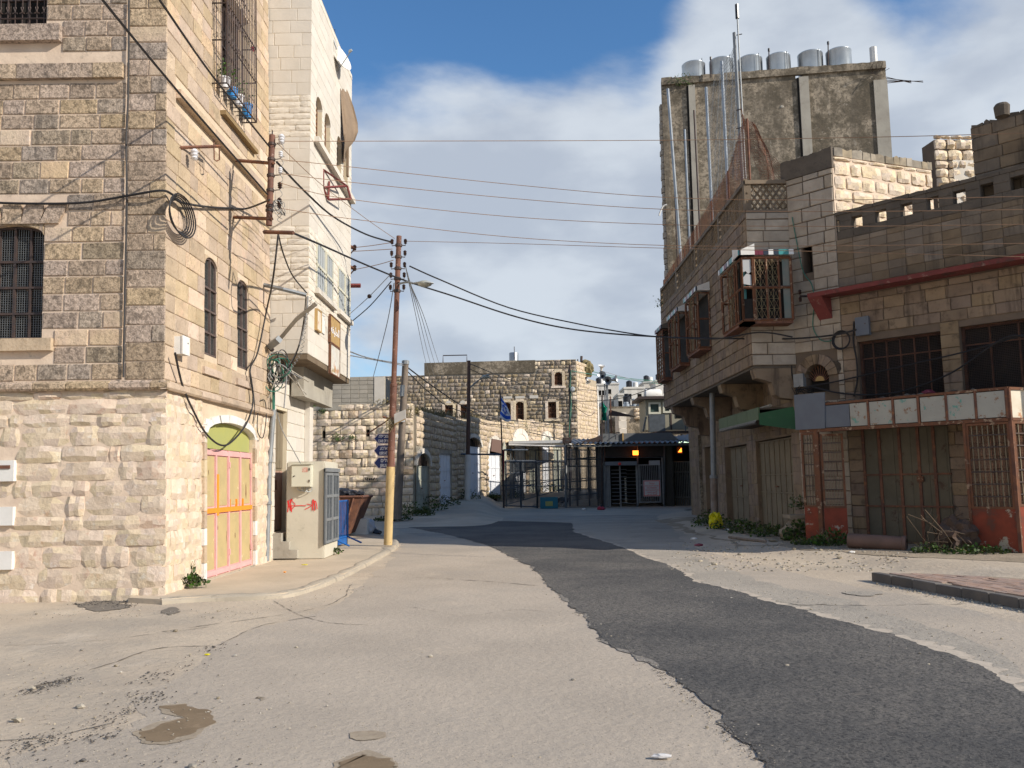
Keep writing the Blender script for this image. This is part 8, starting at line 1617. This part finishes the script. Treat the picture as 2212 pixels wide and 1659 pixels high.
# rusty expanded mesh and steel posts above the parapet
EM = thing('rusty_mesh_screen', R2.P(6, latT, -.2), 'rusty expanded metal screen rising along the bay house roof', 'screen'); mtop = [(0, latT+.35), (R2L*.3, latT+.55), (R2L*.6, latT+.75), (R2L*.85, latT+1.0), (R2L*.985, latT+1.75), (R2L, latT+1.6)]
mb = MB(); nh = 42
for j in range(nh):
    v = latT+.08+j*.045; us_ = [u for u in frange(0, R2L, .1) if lerp(mtop, u) > v]
    if len(us_) > 1: mb.tube([R2.P(us_[0], v, -.12), R2.P(us_[-1], v, -.12)], .007, 3, cap=False)
for i in range(int(R2L/.11)): u = i*.11; mb.tube([R2.P(u, latT+.05, -.11), R2.P(u+.02, lerp(mtop, u), -.11)], .006, 3, cap=False)
mb.build('expanded_mesh', m_rust, EM, kind='stuff')
for i in range(7): u = R2L*i/6; MB().tube([R2.P(u, latT, -.14), R2.P(u, lerp(mtop, u)+.02, -.14)], .03, 4).build('upright', m_rust, EM)
for i, (xb, yb, xt, yt, w_, mt, lb) in enumerate([(220, 1560, 132, 580, .075, m_galv, 'leaning shiny steel post, leftmost on the bay house roof'), (272, 1480, 243, 845, .05, m_galv, 'galvanised roof post right of the leaning shiny one'), (190, 1560, 168, 1010, .035, m_iron, 'thin dark roof post beside the leaning shiny one'), (340, 1400, 303, 720, .04, m_iron, 'dark slender roof post between the galvanised ones'), (422, 1400, 382, 570, .065, m_galv, 'tall perforated roof post, third galvanised from the left'), (522, 1150, 484, 400, .065, m_galv, 'tall perforated roof post carrying torn netting'), (622, 1150, 566, 213, .07, m_gpipe, 'tallest thick roof post beside the antenna')]):
    Y = [30.5, 29, 31, 27.8, 26.5, 24.8, 23.3][i]; a = at(*Z(8, xb, yb), Y); b = at(*Z(8, xt, yt), Y); T = thing('roof_post', a, lb, 'post', 'steel posts on the bay house roof'); MB().tube([V((a.x+(a.x-b.x)*.02, Y, latB+.01)), b], w_*.72, 4).build('shaft', mt, T); MB().box((a.x-.1, Y-.1, latB+.001), (a.x+.1, Y+.1, latB+.02)).build('base_plate', m_iron, T)
a = at(*Z(8, 615, 800), 23.2); b = at(*Z(8, 587, 120), 23.2); T = thing('roof_antenna', a, 'thin antenna rod with a black tip, highest thing on the bay house roof', 'antenna'); MB().tube([V((a.x+.05, 23.2, latB+.01)), b], .022, 6).build('rod', m_gpipe, T); MB().tube([b, b+V((0, 0, .42))], .055, 8).build('tip', m_bag, T)
for y in (230, 720, 840, 935): MB().tube([at(*Z(8, 580, y), 23.25), at(*Z(8, 618, y-8), 23.2)], .015, 4).build('clamp', m_iron, T)
def net(pts, Y, nu, nv, lb, mt=m_iron, r_=.006):
    A_, B__, C_, D_ = [at(*Z(8, *p_), Y+o) for p_, o in pts]; mb = MB()
    def q(u, v): p_ = A_.lerp(B__, u).lerp(D_.lerp(C_, u), v); return p_+V((0, .15*sin(u*6+v*4), -.10*sin(u*pi)))
    for i in range(nu+1): mb.tube([q(i/nu, j/8)+V((.03*sin(j*2.1+i), 0, 0)) for j in range(9)], r_, 3, cap=False)
    for j in range(nv+1): mb.tube([q(i/8, j/nv)+V((0, 0, .03*sin(i*2.1+j))) for i in range(9)], r_, 3, cap=False)
    T = thing('wire_netting', A_, lb, 'netting', 'torn netting on the bay house roof'); mb.build('netting', mt, T, kind='stuff')
net([((480, 420), 1.5), ((570, 300), 0), ((640, 1150), 0), ((520, 1150), 1.5)], 23.3, 20, 34, 'torn chicken wire hung between the two tallest roof posts', m_gpipe, .005)
net([((610, 700), 0), ((700, 830), 0), ((930, 1150), 0), ((735, 1180), 0)], 22.3, 22, 24, 'crumpled rusty netting sloping right of the tallest post', m_rust, .006)
net([((380, 580), 1.5), ((484, 430), 0), ((520, 1130), 0), ((420, 1380), 1.5)], 25, 18, 40, 'faded netting between the perforated roof posts', m_gpipe, .004)
# green canopy over the wide shutter
GC2 = thing('green_canopy', (6.3, 23, 2.9), 'green shop canopy with pale front panels and a dark green end', 'canopy')
GFc = Fa((6.25, 25.9, 0), (0, -1)); gL = 4.2; n = 4
ct, cbm = 3.38, 3.06
for i in range(n): MB().fb(GFc, gL*i/n+.01, gL*(i+1)/n-.01, cbm, ct, -.03, .01).build('panel', m_canopl, GC2)
e0 = V((6.25, 21.7, 0)); EF = Fa(e0, (1.05, -.55)); eL = 1.15
a = EF.z(12, 748, 283); b = EF.z(12, 1090, 215); c = EF.z(12, 1090, 428); d_ = EF.z(12, 748, 382); MB().prism(EF, [(a[0], d_[1]), (b[0], c[1]), (b[0], b[1]), (a[0], a[1])], -.04, 0).build('end_panel', m_canopy, GC2, label='dark green end panel')
MB().vprism([(6.29, 25.9), (6.29, 21.75), (7.0, 21.72), (7.22, 21.72), (7.22, 25.9)], ct-.05, ct-.01).build('top_sheet', m_blkd, GC2); MB().vprism([(6.29, 25.9), (6.29, 21.75), (7.22, 21.72), (7.22, 25.9)], cbm+.01, cbm+.04).build('soffit', m_iron, GC2)
mb = MB()
for i in range(46): y = 21.9+i*.085; mb.tube([(6.24, y, cbm+.02), (6.2, y+.02, cbm-.06), (6.26, y+.05, cbm-.09)], .008, 3, cap=False)
mb.build('fringe', m_gpipe, GC2, kind='stuff'); MB().tube([(6.6, 21.8, ct+.05), (6.5, 25.8, ct+.0)], .04, 4).build('top_batten', m_concl, GC2)
# drain pole at the shop corner, step, bag, rubble and weeds
a = at(1544, 1140, 27.2); a.z = .1; b = at(1538, 835, 27.2); T = thing('drain_pole', a, 'tall grey brown pipe rising beside the narrow cream shutter', 'pipe'); MB().tube([a, a.lerp(b, .35)], .11, 10).build('lower_pipe', mat('brown_grey_pipe', (.20, .15, .12), (.27, .23, .2), 4, .8, .3), T, smooth=True); MB().tube([a.lerp(b, .35), b], .085, 10).build('upper_pipe', m_gpipe, T, smooth=True); MB().lathe(a.lerp(b, .35), [(.11, -.05), (.13, -.04), (.13, .05), (.09, .06)], 10).build('collar', m_gpipe, T)
p = at(1545, 1150, 26.2); tag(MB().blob((p.x, p.y-.1, .31), .20, .18, .27, 7, 3, .55, 3.2, flat=-.20).build('plastic_bag', m_yel), 'bright yellow plastic bag slumped at the foot of the drain pipe', 'bag'); 
T = thing('broken_step', (6.75, 20.9, .1), 'broken concrete step beside the rusty shop front', 'step'); bmq = MB(); bmq.blob((6.85, 20.9, .25), .42, .3, .32, 12, 3, .6, 3, flat=-.2).build('rubble_mass', m_dirt, T); MB().box((6.6, 20.7, .62), (7.1, 21.3, .70)).build('tread', m_dirt, T)
for i, (x, y, Y, w_, h_, lb) in enumerate([(1535, 1120, 27.6, 1.2, .5, 'behind the yellow bag'), (1585, 1140, 25.6, 1.5, .34, 'under the cream shutter with two rails'), (1630, 1150, 23.6, 1.5, .32, 'between the two wide shutters'), (1675, 1160, 22.2, 1.3, .34, 'under the wide wooden shutter'), (1725, 1168, 20.6, .8, .5, 'between the step and the red kick panel'), (1755, 1186, 19.3, .9, .18, 'before the left red kick panel'), (1800, 1185, 18.9, .9, .35, 'inside the open grille door')]): weed(x, y, w_, h_, 'dark weeds '+lb, 300, Y=Y, z=.1, seed=i+60, flat=.25)
wallweed(12, 1100, 1120, R1, .4, .35, 'small shrub growing on the broken step', 120)
wallweed(8, 240, 560, Fa((6, 33.9, 0), (1, 0)), .7, .6, 'green caper bush rooted near the top left of the concrete tower', 200)
wallweed(9, 135, 750, Fa((5.8, 33.6, 0), (1, 0)), .6, .5, 'dark shrub sticking out at the far end of the bay house roof', 160)
r = random.Random(66)
for i, (x, y, s_, mt, lb) in enumerate([(1500, 1166, .07, m_wpaint, 'white scrap on the dirt left of the yellow bag'), (1572, 1146, .06, m_wpaint, 'white scrap right of the yellow bag'), (1668, 1171, .09, m_peb, 'pale stone under the wide wooden shutter'), (1762, 1186, .03, m_wpaint, 'tiny white litter before the red kick panel'), (1510, 1180, .08, m_maroon, 'flattened brown card in the shade'), (1840, 1195, .05, m_wpaint, 'white pebble at the edge of the shade')]): p = gr(x, y, .1); tag(MB().blob((p.x, p.y, .1+s_*.4), s_*1.4, s_, s_*.5, i, 1, .5).build('litter', mt), lb, 'litter')
tag(MB().tube([gr(1575, 1163, .1)+V((0, 0, .03)), gr(1655, 1172, .1)+V((0, 0, .02))], .035, 5).build('plank', m_wood), 'rotten plank lying on the dirt right of the yellow bag', 'plank')
p = gr(1511, 1101, .1); T = thing('drain_hole', p, 'dark broken drain opening in the far pavement', 'drain'); MB().blob((p.x, p.y, .1), .75, .5, .05, 3, 2, .4).build('broken_rim', m_oil, T)
mb = MB()
for i in range(700):
    x = r.uniform(1440, 1960); y = r.uniform(1165, 1225); q = gr(x, y, .08); s_ = r.uniform(.008, .03)*(2 if r.random() < .05 else 1); mb.blob((q.x, q.y, hgt(q.x, q.y)+s_*.3), s_, s_, s_*.6, i, 0, .5)
tag(mb.build('rubble', m_peb, kind='stuff'), 'small rubble strewn along the right edge of the road', 'rubble')
vg = [(5.5, 34), (5.3, 27), (5.25, 23), (5.2, 20.2), (6.0, 18.4), (7.2, 16.0), (9.0, 14.6), (11, 14.2), (12, 16), (9.5, 17.5), (7.2, 21), (7.2, 34)]
sheet('verge', vg, .006, m_dirt, rag=.2, seed=31, step=.2, follow=True)
# ================================================================ CONCRETE TOWER
TW = thing('concrete_tower', (10, 36, 0), 'tall stained bare concrete building topped with six shiny water tanks', 'building')
ty = 34.0; tA = at(1428, 172, ty); tB = at(1912, 138, ty-1.2); TF = Fa((tA.x, ty, 0), (tB.x-tA.x, -1.2)); tL = sqrt((tB.x-tA.x)**2+1.44); tz = (tA.z+tB.z)/2
hole = TF.z(8, 967, 512)+TF.z(8, 1013, 476)
wallbody(TW, TF, 0, tL, 4.5, tz, .25, [(*hole, None)], m_conc)
LU = TF.px(1510, 1000)[0]
wallbody(TW, TF, LU, tL, -.2, 4.499, .25, [], m_conc)
def tp_(u, d=0): q = TF.P(u, 0, d); return (q.x, q.y)
def back(p, k): return (p[0]*k, p[1]*k)
pa, pb_ = tp_(0.02, -.26), tp_(tL-.02, -.26); bl_, br_ = back(tp_(.02, -.26), 1.2), (pb_[0], pb_[1]+8)
MB().vprism([pa, (pa[0]+.3, pa[1]), (bl_[0]+.5, bl_[1]), (bl_[0]+.1, bl_[1])], 4.5, tz-.01).build('side_wall', m_conc, TW)
MB().vprism([(pb_[0]-.3, pb_[1]), pb_, br_, (br_[0]-.3, br_[1])], 0, tz-.2).build('side_wall', m_conc, TW)
MB().vprism([(bl_[0]+.1, bl_[1]), br_, (br_[0], br_[1]+.3), (bl_[0]+.1, bl_[1]+.3)], 4.5, tz-.2).build('rear_wall', m_conc, TW)
MB().vprism([(pa[0]+.31, pa[1]+.01), (pb_[0]-.31, pb_[1]+.01), (br_[0]-.31, br_[1]-.01), (bl_[0]+.6, bl_[1]-.01)], hole[1]-.5, hole[1]-.3).build('roof', m_conc, TW)
MB().vprism([(pa[0]+.31, pa[1]+.01), (pb_[0]-.31, pb_[1]+.01), (br_[0]-.31, br_[1]-.01), (bl_[0]+.6, bl_[1]-.01)], 4.4, 4.6).build('floor_slab', m_conc, TW)
qa = tp_(LU+.02, -.26); MB().vprism([qa, (qa[0]+.3, qa[1]), (qa[0]*1.2+.4, qa[1]*1.2), (qa[0]*1.2+.1, qa[1]*1.2)], -.2, 4.39).build('side_wall', m_conc, TW)
ragged(TF, 0, tL, tz+.021, tz+.06, -.2, .09, m_conc, TW, .03, 13, (.3, .9))
MB().fb(TF, 0, tL, TF.z(8, 100, 560)[1], tz+.02, .0, .10).build('parapet_band', m_conc, TW)
# columns and the dark joints beside them
for (k0, k1) in ((1003, 1065), (275, 318)):
    a, b = TF.z(8, k0, 800)[0], TF.z(8, k1, 800)[0]; MB().fb(TF, a, b, 6, TF.z(8, 100, 575)[1], 0, .09).build('column', m_concl, TW)
for (k0, k1) in ((990, 1001), (262, 274)):
    a, b = TF.z(8, k0, 800)[0], TF.z(8, k1, 800)[0]; MB().fb(TF, a, b, 6, TF.z(8, 100, 575)[1], 0.001, .02).build('open_joint', m_dark, TW)
MB().fb(TF, 0, .22, 4.5, tz-.8, 0, .08).build('column', m_conc, TW); MB().fb(TF, tL-.5, tL+.02, 4.5, tz-.7, 0, .05).build('column', m_concl, TW)
r = random.Random(17)  # cladding stubs down the left edge
v = 4.6
while v < tz-1.2: h = r.uniform(.22, .34); MB().box((tA.x-.07-r.uniform(0, .05), ty-.02, v), (tA.x+.0, ty+.25, v+h-.03)).build('cladding_stone', m_r2w, TW); v += h
for i in range(9): p = TF.P(*TF.z(8, 1440+i*13, 470+r.uniform(-12, 12)), .1); MB().tube([p, p+V((r.uniform(-.15, .3), -.25, r.uniform(-.3, .35)))], .012, 3).build('rebar', m_iron, TW)
for i in range(5): p = at(*Z(8, 1548, 500+i*11), ty); MB().tube([p, p+V((1.2+.5*(i % 2), .2, .1*(i-2)))], .018, 3).build('rebar', m_iron, TW)
p = TF.P(TF.z(8, 1485, 405)[0], tz, -.12); MB().tube([p, p+V((0, 0, .75))], .15, 8).build('vent_pipe', m_wpaint, TW)
for i, (x0, x1, yt, yb) in enumerate([(240, 388, 395, 490), (418, 570, 377, 478), (608, 760, 364, 465), (795, 944, 349, 450), (1003, 1157, 332, 432), (1190, 1345, 314, 415)]):
    a = at(*Z(8, x0, yb), ty+.9); b = at(*Z(8, x1, yt), ty+.9); rr_ = (b.x-a.x)/2; ty = 34.0-1.2*(i+.5)/6; T = thing('water_tank', ((a.x+b.x)/2, ty+.9, tz-.5), ['leftmost shiny steel water tank on the concrete tower', 'second shiny tank from the left, half behind torn netting', 'third shiny tank from the left on the tower', 'third shiny tank from the right on the tower, with a vertical seam', 'second shiny tank from the right on the tower', 'rightmost shiny steel water tank on the concrete tower'][i], 'water tank', 'six shiny water tanks on the tower')
    zt_ = b.z-.02; zb0 = tz-.7; MB().lathe(((a.x+b.x)/2, ty+.9+rr_, zb0), [(rr_, 0), (rr_, zt_-zb0-.04), (rr_*1.015, zt_-zb0-.03), (rr_*1.015, zt_-zb0), (rr_*.97, zt_-zb0+.02), (rr_*.3, zt_-zb0+.05)], 28).build('drum', m_tank, T, smooth=True); MB().lathe(((a.x+b.x)/2, ty+.9+rr_, zt_+.04), [(.2, 0), (.2, .03), (.1, .05)], 12).build('lid', m_tank, T); MB().fb(TF, (a.x+b.x)/2-tA.x+.1, (a.x+b.x)/2-tA.x+.13, zb0, zt_, -.9, -.88).build('pipe', m_gpipe, T)
for i, (x, y0, y1) in enumerate(((413, 475, 390), (793, 450, 335), (1180, 425, 290))): a = at(*Z(8, x, y0), ty+.6); b = at(*Z(8, x, y1), ty+.6); T = thing('roof_rod', a, ['left', 'middle', 'right'][i]+' of the three thin rods between the shiny tanks', 'rod', 'rods between the tower tanks'); MB().tube([a-V((0, 0, .2)), b], .025, 5).build('shaft', m_iron, T); MB().tube([b, b+V((0, 0, .12))], .045, 6).build('tip', m_bag, T)
for i in range(12): p = TF.P(r.uniform(3, tL-1), r.uniform(8, tz-1.5), .0); MB().blob(p, .09, .03, .08, i, 1, .4).build('spall', m_concl, TW)
p = TF.P(0, 9.8, 0); T = thing('plastic_strip', at(1430, 452, ty), 'pale plastic strips snagged on the left edge of the tower', 'plastic strip'); MB().tube(catmull([at(1441, 442, ty-.1), at(1432, 446, ty-.1), at(1426, 458, ty-.1), at(1424, 466, ty-.1)], 4), .03, 4).build('strip', m_wpaint, T)
place_stones(300)
